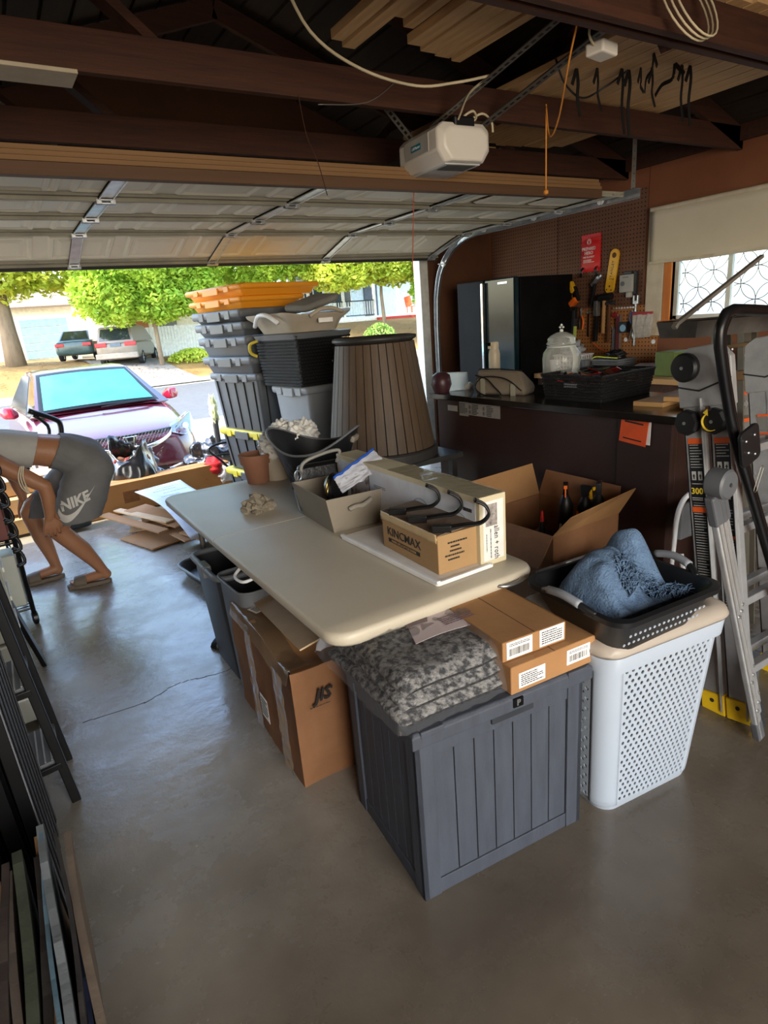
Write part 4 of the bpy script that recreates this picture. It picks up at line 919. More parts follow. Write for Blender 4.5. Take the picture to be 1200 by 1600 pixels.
st = thing('label_sheet', 'white printed label sheet on the dented carton below the table corner', 'label', (.86, 1.66, .47), .1)
b = MB(); b.box(-.07, .07, -.03, .04, 0, .001); b.build('sheet', paper, st); print_lines(st, ink, TR(0, .005, .0012), .12, .05, 4, seed=2)
# ------------------------------------------------- open bins under the table
def bin_(name, lab, loc, rz, w, d, h, tp, mat, rimmat, handles=True, rim=.014, cat='bin'):
    t = thing(name, lab, cat, loc, rz)
    b = MB(); o = lambda e, z, r: [(x, y, z) for x, y in rrect(-w/2-e, w/2+e, -d/2-e, d/2+e, r, 4)]
    b.loft([o(0, 0, .03), o(tp*.5, h*.5, .04), o(tp, h, .05), o(tp-.004, h, .046), o(-.004, .01, .03)]); b.build('body', mat, t, smooth=40)
    b = MB(); P = [Vector(p) for p in o(tp+.004, h, .054)]; b.tube(P, rim, 8, closed=True); b.build('rim', rimmat, t, smooth=True)
    if handles:
        for s in (-1, 1):
            b = MB(); b.box(s*(w/2+tp)-.022, s*(w/2+tp)+.022, -.05, .05, h-.04, h+.018); b.build('handle', rimmat, t, bevel=.01)
    return t
dark_grey = M('dark_grey_plastic', '#2b2d30', .45)
mid_grey = M('mid_grey_plastic', '#63666a', .45)
bin_('recycling_bin', 'black open bin with grey rim under the far half of the table', (.80, 2.66, 0), 0, .30, .34, .52, .035, dark_grey, mid_grey)
bin_('grey_tub', 'grey rectangular open tub between black bin and dented carton', (.83, 2.39-.02, 0), math.radians(2), .36, .26, .53, .02, mid_grey, mid_grey, False, .006)
b = MB(); b.box(-.12, .12, -.08, .08, .0, .18, taper=(-.02, -.01)); b.build('black_pouch', black, loc=(.90, 2.30, .36), rz=.3, bevel=.02, label='black glossy pouch lying in the grey tub', cat='pouch')
b = MB(); b.loft([[(-.02, -.03, 0), (.02, -.03, 0), (.02, .03, 0), (-.02, .03, 0)], [(-.012, -.02, .03), (.02, -.02, .05), (.02, .02, .05), (-.012, .02, .03)]]); b.build('table_foot', black, loc=(.655, 2.87, 0), rz=.4, bevel=.008, label='small black plastic foot on the floor by the black bin', cat='foot')
# low dark tray of odds on floor beside the cardboard
tr = thing('floor_tray', 'low grey-rimmed tray of dark odds on floor beyond black bin', 'tray', (1.02, 3.72, 0), math.radians(8))
b = MB(); o = lambda e, z: [(x, y, z) for x, y in rrect(-.22-e, .22+e, -.36-e, .36+e, .1, 5)]
b.loft([o(-.03, .0), o(0, .07), o(-.006, .07), o(-.036, .01)]); b.build('tray_body', dark_grey, tr, smooth=40)
b = MB(); b.tube([Vector(p) for p in o(.004, .072)], .010, 8, closed=True); b.build('tray_rim', mid_grey, tr, smooth=True)
for i in range(9):
    b = MB(); b.cb((0, 0, 0), (random.uniform(.05, .16), random.uniform(.03, .07), .03)); b.build('odd_part', [dark_grey, M('odd_brown', '#4a2f2a', .6), mid_grey][i % 3], tr, loc=(random.uniform(-.14, .12), random.uniform(-.26, .26), .06+.01*i % .04), rz=(.2, .1, random.uniform(0, 3)), bevel=.004)
# ------------------------------------------------- things on the table
ptm = M('terracotta', '#7c523c', .85, col2='#8e634d', scale=6)
pot = thing('terracotta_pot', 'small terracotta flowerpot at the far end of the table', 'pot', (1.09, 3.13, TZ))
b = MB(); b.lathe([(0, 0), (.058, 0), (.074, .105), (.083, .107), (.089, .157), (.081, .157), (.076, .12), (.0, .118)], 32); b.build('pot_body', ptm, pot, smooth=35)
b = MB(); b.lathe([(0, .128), (.077, .122)], 20)
for k in range(16): a = random.uniform(0, 6); r = random.uniform(0, .06); b.cb((r*math.cos(a), r*math.sin(a), .128), (.012, .018, .01), RZ(a))
b.build('soil', M('soil', '#2e1c14', .95, bump=.5, scale=40), pot)
wp = thing('cream_pot', 'cream plastic pot half hidden behind the black flexible tub', 'pot', (1.20, 3.12, TZ), 0)
b = MB(); b.lathe([(0, 0), (.06, 0), (.085, .17), (.092, .18), (.086, .18), (.06, .02), (0, .02)], 28); b.build('pot_body', M('cream_plastic', '#b7ab98', .5), wp, smooth=35)
wb_ = thing('plastic_bags', 'bunch of crumpled white carrier bags stuffed in the cream pot', 'bag', (1.22, 3.10, TZ+.16))
def crumple(b, c, r, seed, n=22, sq=(1, 1, 1), amp=.45, freq=3.2):
    def f(u, v):
        a = 2*PI*u; t = PI*v; d = Vector((math.sin(t)*math.cos(a), math.sin(t)*math.sin(a), math.cos(t)))
        k = 1+amp*noise.noise(d*freq+Vector((seed, 0, 0)))+amp*.5*abs(noise.noise(d*freq*2.6+Vector((seed, 5, 0))))
        return (c[0]+d.x*r*k*sq[0], c[1]+d.y*r*k*sq[1], c[2]+d.z*r*k*sq[2])
    b.grid(f, n, n, wrapu=True)
for i, (x, y, z, r) in enumerate([(-.02, 0, .03, .08), (.08, -.02, .05, .075), (.16, .02, .06, .07), (.05, .06, .08, .06)]):
    b = MB(); crumple(b, (x, y, z), r, i*7, n=44, amp=.42, freq=4); b.build('crumpled_bag', M('bag_white', '#d8d6d0', .5, spec=.5), wb_, smooth=True)
rk = thing('rock_cluster', 'clump of grey-brown crystal rock on the empty part of the table', 'rock', (.885, 2.60, TZ))
for i, (x, y, z, r) in enumerate([(0, 0, .03, .038), (-.045, .0, .02, .028), (.045, -.01, .022, .03), (.01, .03, .05, .022), (-.02, -.03, .018, .022), (-.005, .005, .062, .022)]):
    b = MB(); crumple(b, (x, y, z), r, i*3, n=9, amp=.9, freq=2.5); b.build('rock', M('rock_grey', '#6d6455', .85, col2='#8b8272', scale=30, bump=.5), rk)
# flexible black tub
ft = thing('flexible_tub', 'black flexible laundry tub with dimpled sides and raised handles on table', 'basket', (1.29, 2.80, TZ), math.radians(-46))
def ftf(u, v, e=0):
    a = 2*PI*u; v2 = v; rx = .135+.07*v2; ry = .12+.085*v2; hh = .20+.10*abs(math.cos(a))**2.5
    d = -.004*(math.sin(a*22)*math.sin(v*26) > .3) if .12 < v < .72 else 0
    return ((rx+e+d)*math.cos(a)*(1+.16*v*v*abs(math.cos(a))**3), (ry+e+d)*math.sin(a), hh*v)
b = MB(); b.grid(lambda u, v: ftf(u, v), 88, 30, wrapu=True); b.grid(lambda u, v: ftf(u, v*.96+.03, -.008), 44, 10, wrapu=True); b.prism([(.14*math.cos(a), .125*math.sin(a)) for a in [2*PI*k/24 for k in range(24)]], 0, .008)
b.build('tub_body', M('tub_black', '#191b1f', .42), ft, smooth=40)
b = MB(); b.tube([Vector(ftf(k/60, 1)) for k in range(60)], .006, 6, closed=True); b.build('tub_rim', mid_grey, ft, smooth=True)
for s in (0, .5):
    b = MB(); c = Vector(ftf(s, .80, .004)); n_ = Vector((math.cos(2*PI*s), 0, .45)).normalized()
    b.cb(tuple(c+Vector((0, 0, .0))), (.022, .085, .032), RY(.35*(-1 if s else 1))); b.build('hand_hole', M('hole_cream', '#8d8478', .7), ft, bevel=.008)
b = MB(); crumple(b, (0, 0, .06), .1, 3, sq=(1, .9, .35)); b.build('dark_cloth', M('cloth_wine', '#2a1216', .9), ft, smooth=True)
# handbag
hbm = M('black_leather', '#0d0d0f', .32, bump=.2, bscale=60)
hb = thing('black_handbag', 'black leather handbag with grey trim leaning behind the taupe bin', 'handbag', (1.17, 2.47, TZ), math.radians(-6))
b = MB(); b.loft([[(-.13, -.05, 0), (.13, -.05, 0), (.13, .05, 0), (-.13, .05, 0)], [(-.14, -.055, .08), (.14, -.055, .08), (.14, .055, .08), (-.14, .055, .08)], [(-.12, -.02, .2), (.12, -.02, .2), (.12, .02, .2), (-.12, .02, .2)]]); b.build('bag_body', hbm, hb, bevel=.015, smooth=40)
b = MB(); b.tube(arc([(-.12, -.04, .15), (-.11, -.05, .215), (-.03, -.06, .245), (.06, -.06, .25), (.04, -.07, .2)], 6), .008, 8); b.build('handle', M('handle_grey', '#7f7d78', .4), hb, smooth=True)
b = MB(); b.tube(arc([(-.14, -.06, .17), (-.16, -.07, .1), (-.155, -.07, .02), (-.14, -.1, -.0+.006), (-.12, -.08, .006), (-.14, -.06, .05)], 6), .0045, 6); b.build('shoulder_strap', mid_grey, hb, smooth=True)
b = MB(); b.tube([(-.14+.016*math.cos(a), -.065, .17+.022*math.sin(a)) for a in [2*PI*k/12 for k in range(12)]], .004, 6, closed=True); b.box(-.06, -.0, -.06, -.052, .09, .12); b.build('buckle', steel, hb)
b = MB(); b.tube(arc([(-.05, -.062, .03), (-.06, -.064, .1), (.0, -.064, .13), (.06, -.064, .1), (.05, -.062, .03)], 5), .003, 5); b.build('pocket_piping', mid_grey, hb, smooth=True)
# taupe bin with bag and pouch
tpm = M('taupe_board', '#7d7466', .75, col2='#887f71', scale=3)
tpb = thing('taupe_bin', 'taupe fabric storage bin with rope handle, open, beside the hook carton', 'bin', (1.00, 2.075, TZ), math.radians(-3))
b = MB(); oo = lambda e, z, t_: [(-e+t_, -e+t_, z), (.205+e-t_, -e+t_, z), (.205+e-t_, .31+e*.6-t_, z), (-e+t_, .31+e*.6-t_, z)]
b.loft([oo(0, .0, 0), oo(.036, .15, 0), oo(.036, .15, .006), oo(0, .006, .006)]); b.build('bin_body', tpm, tpb, bevel=.001)
b = MB(); b.tube(arc([(.06, -.034, .095), (.085, -.046, .105), (.11, -.05, .105), (.135, -.046, .112), (.155, -.034, .118)], 4), .010, 8); b.build('rope_handle', M('rope_grey', '#8f897e', .9, bump=.5, bscale=120), tpb, smooth=True)
b = MB(); b.X = TR(.09, .19, .12) @ RX(.35) @ RZ(.2); b.lathe([(0, -.02), (.06, -.018), (.068, 0), (.06, .018), (0, .02)], 28); pc = b.build('round_pouch', hbm, loc=(0, 0, 0), smooth=40); pc.parent = None
pc.location = (0, 0, 0); 
pc.data.transform(TR(-.09, -.19, -.12)); pc.location = (1.10, 2.22, TZ+.135); pc.rotation_euler = (math.radians(60), 0, .5); tag(pc, 'round black leather case standing in the taupe bin', 'case')
b = MB(); b.tube([(.018*math.cos(a), 0, .034*math.sin(a)) for a in [2*PI*k/16 for k in range(16)]], .0045, 6, closed=True); b.build('clip_ring', M('gold_metal', '#a08c5a', .3, metal=1), loc=(1.035, 2.17, TZ+.16), rz=(.2, 0, .9), smooth=True, label='small gold carabiner ring in the taupe bin', cat='ring')
zb = thing('zip_bag', 'clear zip bag with bright blue seal lying across the taupe bin', 'bag', (1.05, 2.08, TZ+.135), 0)
b = MB(); zf = lambda u, v: (.0+.24*u, .10*(1-v)*(.6+.4*u)-.01+.04*u, .065*u+.02+(.045*(1-v)-.0)+.008*noise.noise(Vector((u*8, v*8, 0))))
b.grid(zf, 20, 12); b.build('film', sheer('milky_film', '#c9ccd6', .45, .2), zb, smooth=True)
b = MB(); P = [Vector(zf(k/10, 0))+Vector((-.0, .004, .004)) for k in range(11)]
for p, q in zip(P, P[1:]): b.bar(p, q, .013, .003, up=(0, 1, .4))
b.build('blue_seal', M('seal_blue', '#1d4fb0', .35), zb)
# white tray, hook carton, hooks, long carton
wtm = M('tray_white', '#d9d7d2', .3)
wt = thing('melamine_board', 'white plastic-edged board with raised edge lying under the hook carton', 'panel', (1.0, 1.40, TZ+.001), math.radians(1.2))
b = MB(); b.prism(rrect(0, .235, 0, .60, .012, 3), 0, .010); b.build('panel_board', wtm, wt, bevel=.002)
b = MB(); b.box(.0, .014, .0, .6, .008, .018); b.box(0, .22, 0, .012, .008, .013); b.build('raised_edge', white, wt, bevel=.002)
km = M('carton_tan', '#94744c', .75, col2='#a3835b', scale=3, bump=.1, bscale=40)
kb = thing('hook_carton', 'tan cardboard box with black printed name and hooks on top, near table end', 'box', (1.045, 1.45, TZ+.011), math.radians(-2))
b = MB(); b.box(0, .175, 0, .345, 0, .128); b.build('box_body', km, kb, bevel=.002)
b = MB(); b.grid(lambda u, v: (-.004+.02*v*0+.004*noise.noise(Vector((u*14, v*3, 0))), .345*u, .105+.030*v), 26, 4); b.build('front_flap_tape', M('tape_tan', '#b49a72', .35, col2='#c4ac84', scale=20), kb, thick=.001, smooth=True)
b = MB(); b.grid(lambda u, v: (-.002+.20*v, -.004+.352*u, .131+.012*v+.004*noise.noise(Vector((u*6, v*6, 3)))), 16, 8); b.build('top_flap', M('flap_brown_grey', '#5c4c3e', .6, col2='#7a6856', scale=4), kb, thick=.003)
lettering('KINCMAX', .042, ink, kb, face_m((-.0006, .205, .068), (0, -1, 0), (0, 0, 1)), bold=.0002, xs=1.12, name='box_lettering')
b = MB(); b.box(-.0012, -.0002, .105, .305, .030, .044); k2 = b.build('print_band', ink, kb)
lettering('MAKE LIFE A LITTLE EASIER', .0115, km, k2, face_m((-.0014, .205, .037), (0, -1, 0), (0, 0, 1)), xs=1.15, name='band_lettering')
for i in range(5): print_lines(kb, ink, face_m((.075-.004*i, -.0006, .098-.014*i), (1, 0, 0), (0, 0, 1)), .075 if i in (0, 3) else .045, .006, 1, seed=20+i, lh=.9)
hk = blackm
for i, y in enumerate((1.72, 1.60, 1.47)):
    t = thing('storage_hook', ['black wall hook on the tan carton, farthest from the table end', 'black wall hook in the middle of three on the tan carton', 'black wall hook on the tan carton, nearest the table end'][i], 'hook', (1.06, y, TZ+.147), math.radians(-38))
    b = MB(); b.box(-.015, .045, -.014, .014, 0, .022); b.build('mount_plate', hk, t, bevel=.003)
    for dy in (-.010, .010):
        b = MB(); b.tube(arc([(.03, dy, .012), (.09, dy, .02), (.135, dy, .025), (.16, dy, .05), (.15, dy, .08), (.12, dy, .098)], 5), .0042, 8); b.build('arm', hk, t, smooth=True)
    b = MB(); b.tube([(.12, -.010, .098), (.12, .010, .098)], .0055, 8); b.build('tip', hk, t)
lm = M('long_box_cream', '#bdb193', .6, col2='#cbbf9f', scale=6)
lb = thing('fixture_carton', 'long cream and white light-fixture carton standing along the table', 'box', (1.195, 1.425, TZ), math.radians(-1.0))
b = MB(); b.box(0, .108, 0, .99, 0, .235); b.build('box_body', lm, lb, bevel=.003)
b = MB(); b.box(-.001, .0, .02, .97, .015, .215); fp = b.build('side_print', M('print_white_blue', '#c3c7cf', .45), lb)
b = MB(); b.box(-.0018, -.0008, .70, .87, .04, .20); pf = b.build('side_picture_frame', ink, fp); b = MB(); b.box(-.0024, -.0014, .706, .864, .046, .194); b.build('side_picture', M('print_photo', '#a39a96', .5, col2='#5f5450', scale=18, kind='wave'), fp)
for y in (.11, .33): 
    b = MB(); b.tube([(-.0016, y+.05*math.cos(a), .13+.035*math.sin(a)) for a in [PI*k/10-.6 for k in range(14)]], .001, 4); b.build('print_curve', mid_grey, fp)
print_lines(fp, mid_grey, face_m((-.0012, .62, .15), (0, -1, 0), (0, 0, 1)), .09, .014, 2, seed=9)
barcode(fp, ink, face_m((-.0012, .06, .185), (0, -1, 0), (0, 0, 1)), .045, .012, 2)
b = MB(); b.box(.012, .096, -.001, 0, .018, .218); ep = b.build('end_print', M('print_white', '#d3d1cc', .5), lb)
b = MB(); b.box(.022, .070, -.0016, -.0008, .135, .208); b.build('end_picture', M('print_photo_end', '#b9b0aa', .5, col2='#46403c', scale=60), ep)
lettering('allen + roth', .030, ink, ep, face_m((.066, -.0016, .075), (0, 0, -1), (1, 0, 0)), name='end_lettering', xs=.72, space=1.1)
print_lines(ep, mid_grey, face_m((.042, -.0014, .075), (0, 0, -1), (1, 0, 0)), .10, .008, 1, seed=2); print_lines(ep, mid_grey, face_m((.025, -.0014, .07), (0, 0, -1), (1, 0, 0)), .08, .006, 1, seed=3)
b = MB(); b.grid(lambda u, v: (-.004+.116*u, .0+.55*v, .2365+.0016*noise.noise(Vector((u*6, v*22, 0)))), 12, 60); b.build('clear_tape', sheer('clear_tape', '#cfc7a8', .3, .15), lb, smooth=True)
# ================================================================== HAMPER, LAUNDRY BASKET, BLANKET
hm_m = M('hamper_white', '#9ca6b2', .4, col2='#a6afba', scale=2); taupe_r = M('hamper_rim_taupe', '#9d9184', .45, col2='#aaa094', scale=3)
hp = thing('laundry_hamper', 'tall white perforated plastic hamper with taupe rim, beside the deck box', 'hamper', (1.30, 1.02, 0), math.radians(-6.5))
HW, HD, HH = .40, .30, .585
def hring(z, n=7):
    t = z/HH; e = .042*t; r = .055
    return rrect(.0-e, HW+e, -.012-e, HD+e*.6, r, n)
def hseg(axis, s):      # flat spans between the rounded corners: axis front/back/left/right
    def fn(u, v):
        z = .035+v*(HH-.085); t = z/HH; e = .042*t; r = .06
        if s == 'front': return (-e+r+(HW+2*e-2*r)*u, -.012-e-.006*math.sin(PI*u), z)
        if s == 'back': return (HW+e-r-(HW+2*e-2*r)*u, HD+e*.6, z)
        if s == 'left': return (-e-.004*math.sin(PI*u), HD+e*.6-r-(HD+.012+1.6*e-2*r)*u, z)
        return (HW+e+.004*math.sin(PI*u), -.012-e+r+(HD+.012+1.6*e-2*r)*u, z)
    return fn
for s, nu in (('front', 15), ('left', 8), ('right', 8), ('back', 12)):
    b = MB(); b.holes(hseg(0, s), nu, 27, .24, .36); b.build('perforated_side', hm_m, hp, thick=.003)
# corner columns
cor = {'nl': (0, 1), 'nr': (0, 1)}
for (sx, sy) in ((0, 0), (1, 0), (0, 1), (1, 1)):
    b = MB()
    def cf(u, v, sx=sx, sy=sy):
        z = .0+v*HH*.96; t = (z)/HH; e = .042*t; r = .06; a = {(0, 0): PI, (1, 0): 1.5*PI, (1, 1): 0, (0, 1): .5*PI}[(sx, sy)]+u*PI/2
        cx = -e+r if sx == 0 else HW+e-r; cy = -.012-e+r if sy == 0 else HD+e*.6-r
        rr2 = r*(1 if v > .04 else .75+.25*v/.04)
        return (cx+rr2*math.cos(a), cy+rr2*math.sin(a), z)
    b.grid(cf, 8, 26); b.build('corner', hm_m, hp, smooth=True, thick=.003)
b = MB(); L0 = [(x, y, .0) for x, y in hring(0)]; L1_ = [(x, y, .037) for x, y in hring(.037)]; b.loft([[(x*.96+.01, y*.96+.005, z) for x, y, z in L0], L1_], cap=False); b.prism(rrect(.015, HW-.015, 0, HD-.01, .04), .002, .008); b.build('base', hm_m, hp, smooth=50)
def hro(e, z): return [(x, y, z) for x, y in rrect(-.042-e, HW+.042+e, -.054-e, HD+.026+e, .06, 6)]
b = MB(); b.loft([hro(-.004, .53), hro(.008, .535), hro(.012, .585), hro(.006, .592), hro(-.006, .59), hro(-.006, .53)], cap=False); b.build('upper_band', hm_m, hp, smooth=50)
b = MB(); b.loft([hro(.012, .588), hro(.018, .60), hro(.012, .618), hro(-.01, .63), hro(-.038, .628), hro(-.05, .60), hro(-.05, .56)], cap=False); b.build('rim', taupe_r, hp, smooth=60, thick=.003)
b = MB(); b.tube(arc([(-.055, .22, .60), (-.075, .17, .61), (-.078, .10, .61), (-.06, .04, .60)], 4), .012, 8); b.build('side_handle', taupe_r, hp, smooth=True)
# black laundry basket resting in the hamper's mouth
bk = thing('laundry_basket', 'black plastic laundry basket with grey grips sitting in the hamper mouth', 'basket', (1.43, 1.075, .60), math.radians(-4))
def bro(e, z): return [(x, y, z) for x, y in rrect(-.185-e, .185+e, -.165-e, .165+e, .055, 6)]
b = MB(); b.loft([bro(-.035, .0), bro(.012, .115), bro(.028, .122), bro(.030, .138), bro(.014, .140), bro(.004, .118), bro(-.043, .006)]); b.build('basket_body', black, bk, smooth=50)
b = MB()
for k in range(17):
    for j in range(2):
        x = -.15+.0185*k+(.009 if j else 0); z = .045+.03*j; e = -.035+.047*z/.115; b.X = TR(x, -.165-e-.0008, z) @ RX(PI/2+.3); b.cyl((0, 0), .0045, 0, .002, 8)
b.build('vent_holes', hm_m, bk, kind='stuff')
gripm = M('grip_grey', '#7d8188', .5)
for s in (-1, 1):
    b = MB(); P = arc([(s*.205, -.10, .132), (s*.222, -.06, .150), (s*.228, 0, .160), (s*.222, .06, .150), (s*.205, .10, .132)], 5)
    b.tube(P, .010, 8); b.build('handle', black, bk, smooth=True)
    b = MB(); b.tube([Vector(p)+Vector((0, 0, .002)) for p in P[5:-5]], .0125, 8); b.build('grip', gripm, bk, smooth=True)
fl = M('fleece_blue', '#4d637f', .95, col2='#65809f', scale=40, bump=.9, bscale=150, contrast=.2)
bl = thing('fleece_blanket', 'dusty blue fleece blanket with fringe heaped in black laundry basket', 'blanket', (1.43, 1.075, .625), math.radians(-4))
def hump(x, y, cx, cy, sx, sy, h): return h*math.exp(-(((x-cx)/sx)**2+((y-cy)/sy)**2)**1.5)
def bh(x, y):
    z = .055+hump(x, y, -.055, .03, .12, .10, .135)+hump(x, y, .095, .07, .07, .085, .125)-hump(x, y, .04, .06, .02, .08, .03)+hump(x, y, -.13, -.06, .05, .05, .035)-hump(x, y, .02, .085, .018, .06, .06)+hump(x, y, .11, 0, .05, .06, .05)
    z += .012*abs(noise.noise(Vector((x*10+y*6, y*4, 1))))*2-.006+.016*noise.noise(Vector((x*9, y*9, 4)))
    e = max(abs(x)/.178, abs(y)/.158); return max(z, .055)-.05*max(0, e-.8)/.2+.028
b = MB(); b.grid(lambda u, v: ((-.178+.356*u)*.88, (-.158+.316*v)*.88, bh(-.178+.356*u, -.158+.316*v)), 90, 80); b.build('fleece', fl, bl, smooth=True)
b = MB(); rr = random.Random(5)
for k in range(420):
    u = rr.random(); x = -.06+.19*u+rr.uniform(-.012, .012); y = -.075+.035*math.sin(u*5)+rr.uniform(-.028, .028); z = bh(x, y); l = rr.uniform(.02, .04); a = rr.uniform(0, 2*PI)
    b.tube([(x, y, z-.002), (x+.3*l*math.cos(a), y+.3*l*math.sin(a), z+l*.6), (x+.8*l*math.cos(a), y+.8*l*math.sin(a), z+l*.55)], [.0022, .0018, .001], 4)
b.build('fringe', fl, bl, kind='stuff')
# ================================================================== BAR COUNTER AND WHAT STANDS ON IT
barw = M('bar_dark_brown', '#2b1710', .62, col2='#36201a', scale=1.6, bump=.15, bscale=25); bart = M('bar_top_black', '#15110f', .18, spec=.6, col2='#1e1916', scale=3)
BX, BY0, BY1, BZ = 2.45, 1.60, 3.36, 1.03
bar = thing('bar_counter', 'dark brown bar counter with black top behind the folding table', 'counter', (BX, BY0, 0))
b = MB(); b.box(.02, .05, .02, BY1-BY0-.02, 0, BZ-.035); b.build('front_panel', barw, bar, bevel=.002)
b = MB(); b.box(.05, .52, .02, .05, 0, BZ-.035); b.build('end_panel', barw, bar, bevel=.002)
b = MB(); b.box(.05, .52, BY1-BY0-.05, BY1-BY0-.02, 0, BZ-.035); b.build('end_panel', barw, bar, bevel=.002)
b = MB(); b.box(.008, .02, .02, .30, .02, BZ-.04); b.build('corner_board', barw, bar, bevel=.002)
b = MB(); b.box(-.02, .60, -.02, BY1-BY0+.02, BZ-.035, BZ); b.build('bar_top', bart, bar, bevel=.004)
def on_bar(y, z): return (BX+.0195, y, z)
pn = M('paper_grey', '#8d8884', .7)
t = thing('safety_notice', 'grey printed safety notice strip stuck on the dark bar front', 'sign', (BX+.019, 2.92, .955))
b = MB(); b.box(-.001, 0, -.19, .10, -.045, .03); b.box(-.001, 0, .10, .19, -.055, .038); b.build('notice_sheet', pn, t)
for (y, w) in ((.148, .075), (.035, .06), (-.10, .06)): print_lines(t, ink, face_m((-.0014, y, -.008), (0, -1, 0), (0, 0, 1)), w, .065, 7, seed=int(w*1000+y*50))
for (y, z) in ((.085, .005), (.085, -.025), (-.045, .005), (-.045, -.025)):
    b = MB(); b.X = face_m((-.0015, y, z), (0, -1, 0), (0, 0, 1)); b.tube([(.011*math.cos(a), .011*math.sin(a), 0) for a in [2*PI*k/14 for k in range(14)]], .001, 4, closed=True); b.box(-.003, .003, -.007, .007, 0, .0006); b.build('pictogram', ink, t)
b = MB(); b.box(0, .001, -.05, .05, -.018, .018); s2 = b.build('paper_slip', pn, loc=(BX+.018, 3.18, .94), label='small grey paper slip left of the notice on the bar front', cat='label')
ot = thing('orange_tag', 'bright orange warning card tucked on the bar panel near the ladder', 'tag', (BX+.003, 1.81, .948))
b = MB(); b.X = RX(.10); b.box(-.003, -.001, -.075, .07, -.065, .06); b.build('card', M('orange_card', '#e2541a', .5), ot)
b = MB(); b.X = RX(.02); b.box(-.0005, .001, -.09, .06, -.06, .055); b.build('white_card', paper, ot)
b = MB(); b.X = RX(.10); b.box(-.0036, -.003, -.05, .05, .03, .038); b.box(-.0036, -.003, -.05, .05, -.048, -.042); b.build('print', ink, ot)
# water bottle
wbm = M('bottle_cream', '#b6a88f', .4, col2='#c2b59c')
wb2 = thing('water_bottle', 'cream insulated water bottle standing on the bar', 'bottle', (2.87, 3.22, BZ))
b = MB(); b.lathe([(0, 0), (.036, 0), (.038, .01), (.038, .21), (.034, .235), (.028, .245), (0, .247)], 28); b.build('bottle_body', wbm, wb2, smooth=40)
b = MB(); b.lathe([(0, .0), (.0385, .0), (.0385, .02), (0, .02)], 28); b.build('base_ring', steel, wb2, smooth=40)
b = MB(); b.lathe([(.03, .243), (.031, .285), (.026, .292), (0, .292)], 24); b.box(-.048, -.02, -.009, .009, .268, .29); b.box(-.048, -.038, -.009, .009, .25, .29); b.build('lid', wbm, wb2, smooth=40)
# tan bag
bg = thing('tan_bag', 'floppy tan and grey zip bag lying on the bar behind the bottle', 'bag', (2.62, 2.86, BZ), math.radians(-72))
tanm = M('bag_taupe', '#6d6254', .8, col2='#7d7163', scale=5)
b = MB(); b.loft([[(-.17, -.05, 0), (.17, -.05, 0), (.17, .07, 0), (-.17, .07, 0)], [(-.18, -.055, .06), (.17, -.06, .05), (.18, .07, .05), (-.17, .075, .07)], [(-.175, -.01, .15), (.12, -.02, .14), (.12, .02, .135), (-.17, .02, .15)]]); b.build('bag_body', tanm, bg, bevel=.02, smooth=50)
b = MB(); b.tube([(-.175, .005, .152), (-.02, .0, .150), (.12, 0, .14)], .004, 6); b.build('zip', black, bg)
b = MB(); b.tube(arc([(-.17, -.05, .12), (-.08, -.07, .10), (-.02, -.075, .05), (.03, -.09, .01), (.0, -.1, .006), (-.10, -.08, .006), (-.16, -.07, .05), (-.10, -.075, .11), (.05, -.07, .1), (.15, -.06, .03)], 6), .004, 6); b.build('carry_strap', black, bg, smooth=True)
b = MB(); b.box(-.13, -.10, -.058, -.052, .0, .1); b.box(.08, .11, -.065, -.058, .0, .07); b.build('webbing', M('webbing_grey', '#8d8878', .8), bg)
# glass dispenser jar
gm = M('clear_glass', '#ffffff', .03, trans=1, spec=.5)
gm2 = sheer('jar_glass', '#e8ebe6', .13, .04)
jar = thing('glass_jar', 'large clear glass drink jar with knobbed lid on the bar', 'jar', (2.80, 2.57, BZ))
b = MB(); b.lathe([(.05, .002), (.085, .004), (.075, .015), (.07, .03), (.10, .05), (.105, .20), (.10, .235), (.078, .262), (.078, .275)], 36); b.build('jar_body', gm2, jar, smooth=True, thick=.004)
b = MB(); b.lathe([(.08, 0), (.084, .006), (.075, .012)], 36); b.tube([(.106*math.cos(a), .106*math.sin(a), .06) for a in [2*PI*k/36 for k in range(36)]], .002, 6, closed=True); b.tube([(.079*math.cos(a), .079*math.sin(a), .268) for a in [2*PI*k/36 for k in range(36)]], .004, 6, closed=True); b.build('glass_bead', M('glass_rim_bright', '#dfe2dc', .1, spec=.9), jar, smooth=True)
b = MB(); b.lathe([(.08, .278), (.084, .284), (.076, .295), (.078, .31), (.06, .328), (.03, .342), (.012, .346)], 36); b.build('lid', gm2, jar, smooth=True, thick=.003)
b = MB(); b.lathe([(0, .345), (.008, .346), (.011, .355), (.006, .362), (.0, .363)], 12)
for a in range(4): b.X = TR(.012*math.cos(a*PI/2), .012*math.sin(a*PI/2), .372); b.lathe([(0, -.008), (.008, 0), (0, .008)], 8)
b.X = TR(0, 0, .384); b.lathe([(0, -.01), (.008, 0), (0, .01)], 8); b.build('lid_knob', MC['glass_rim_bright'], jar, smooth=True)
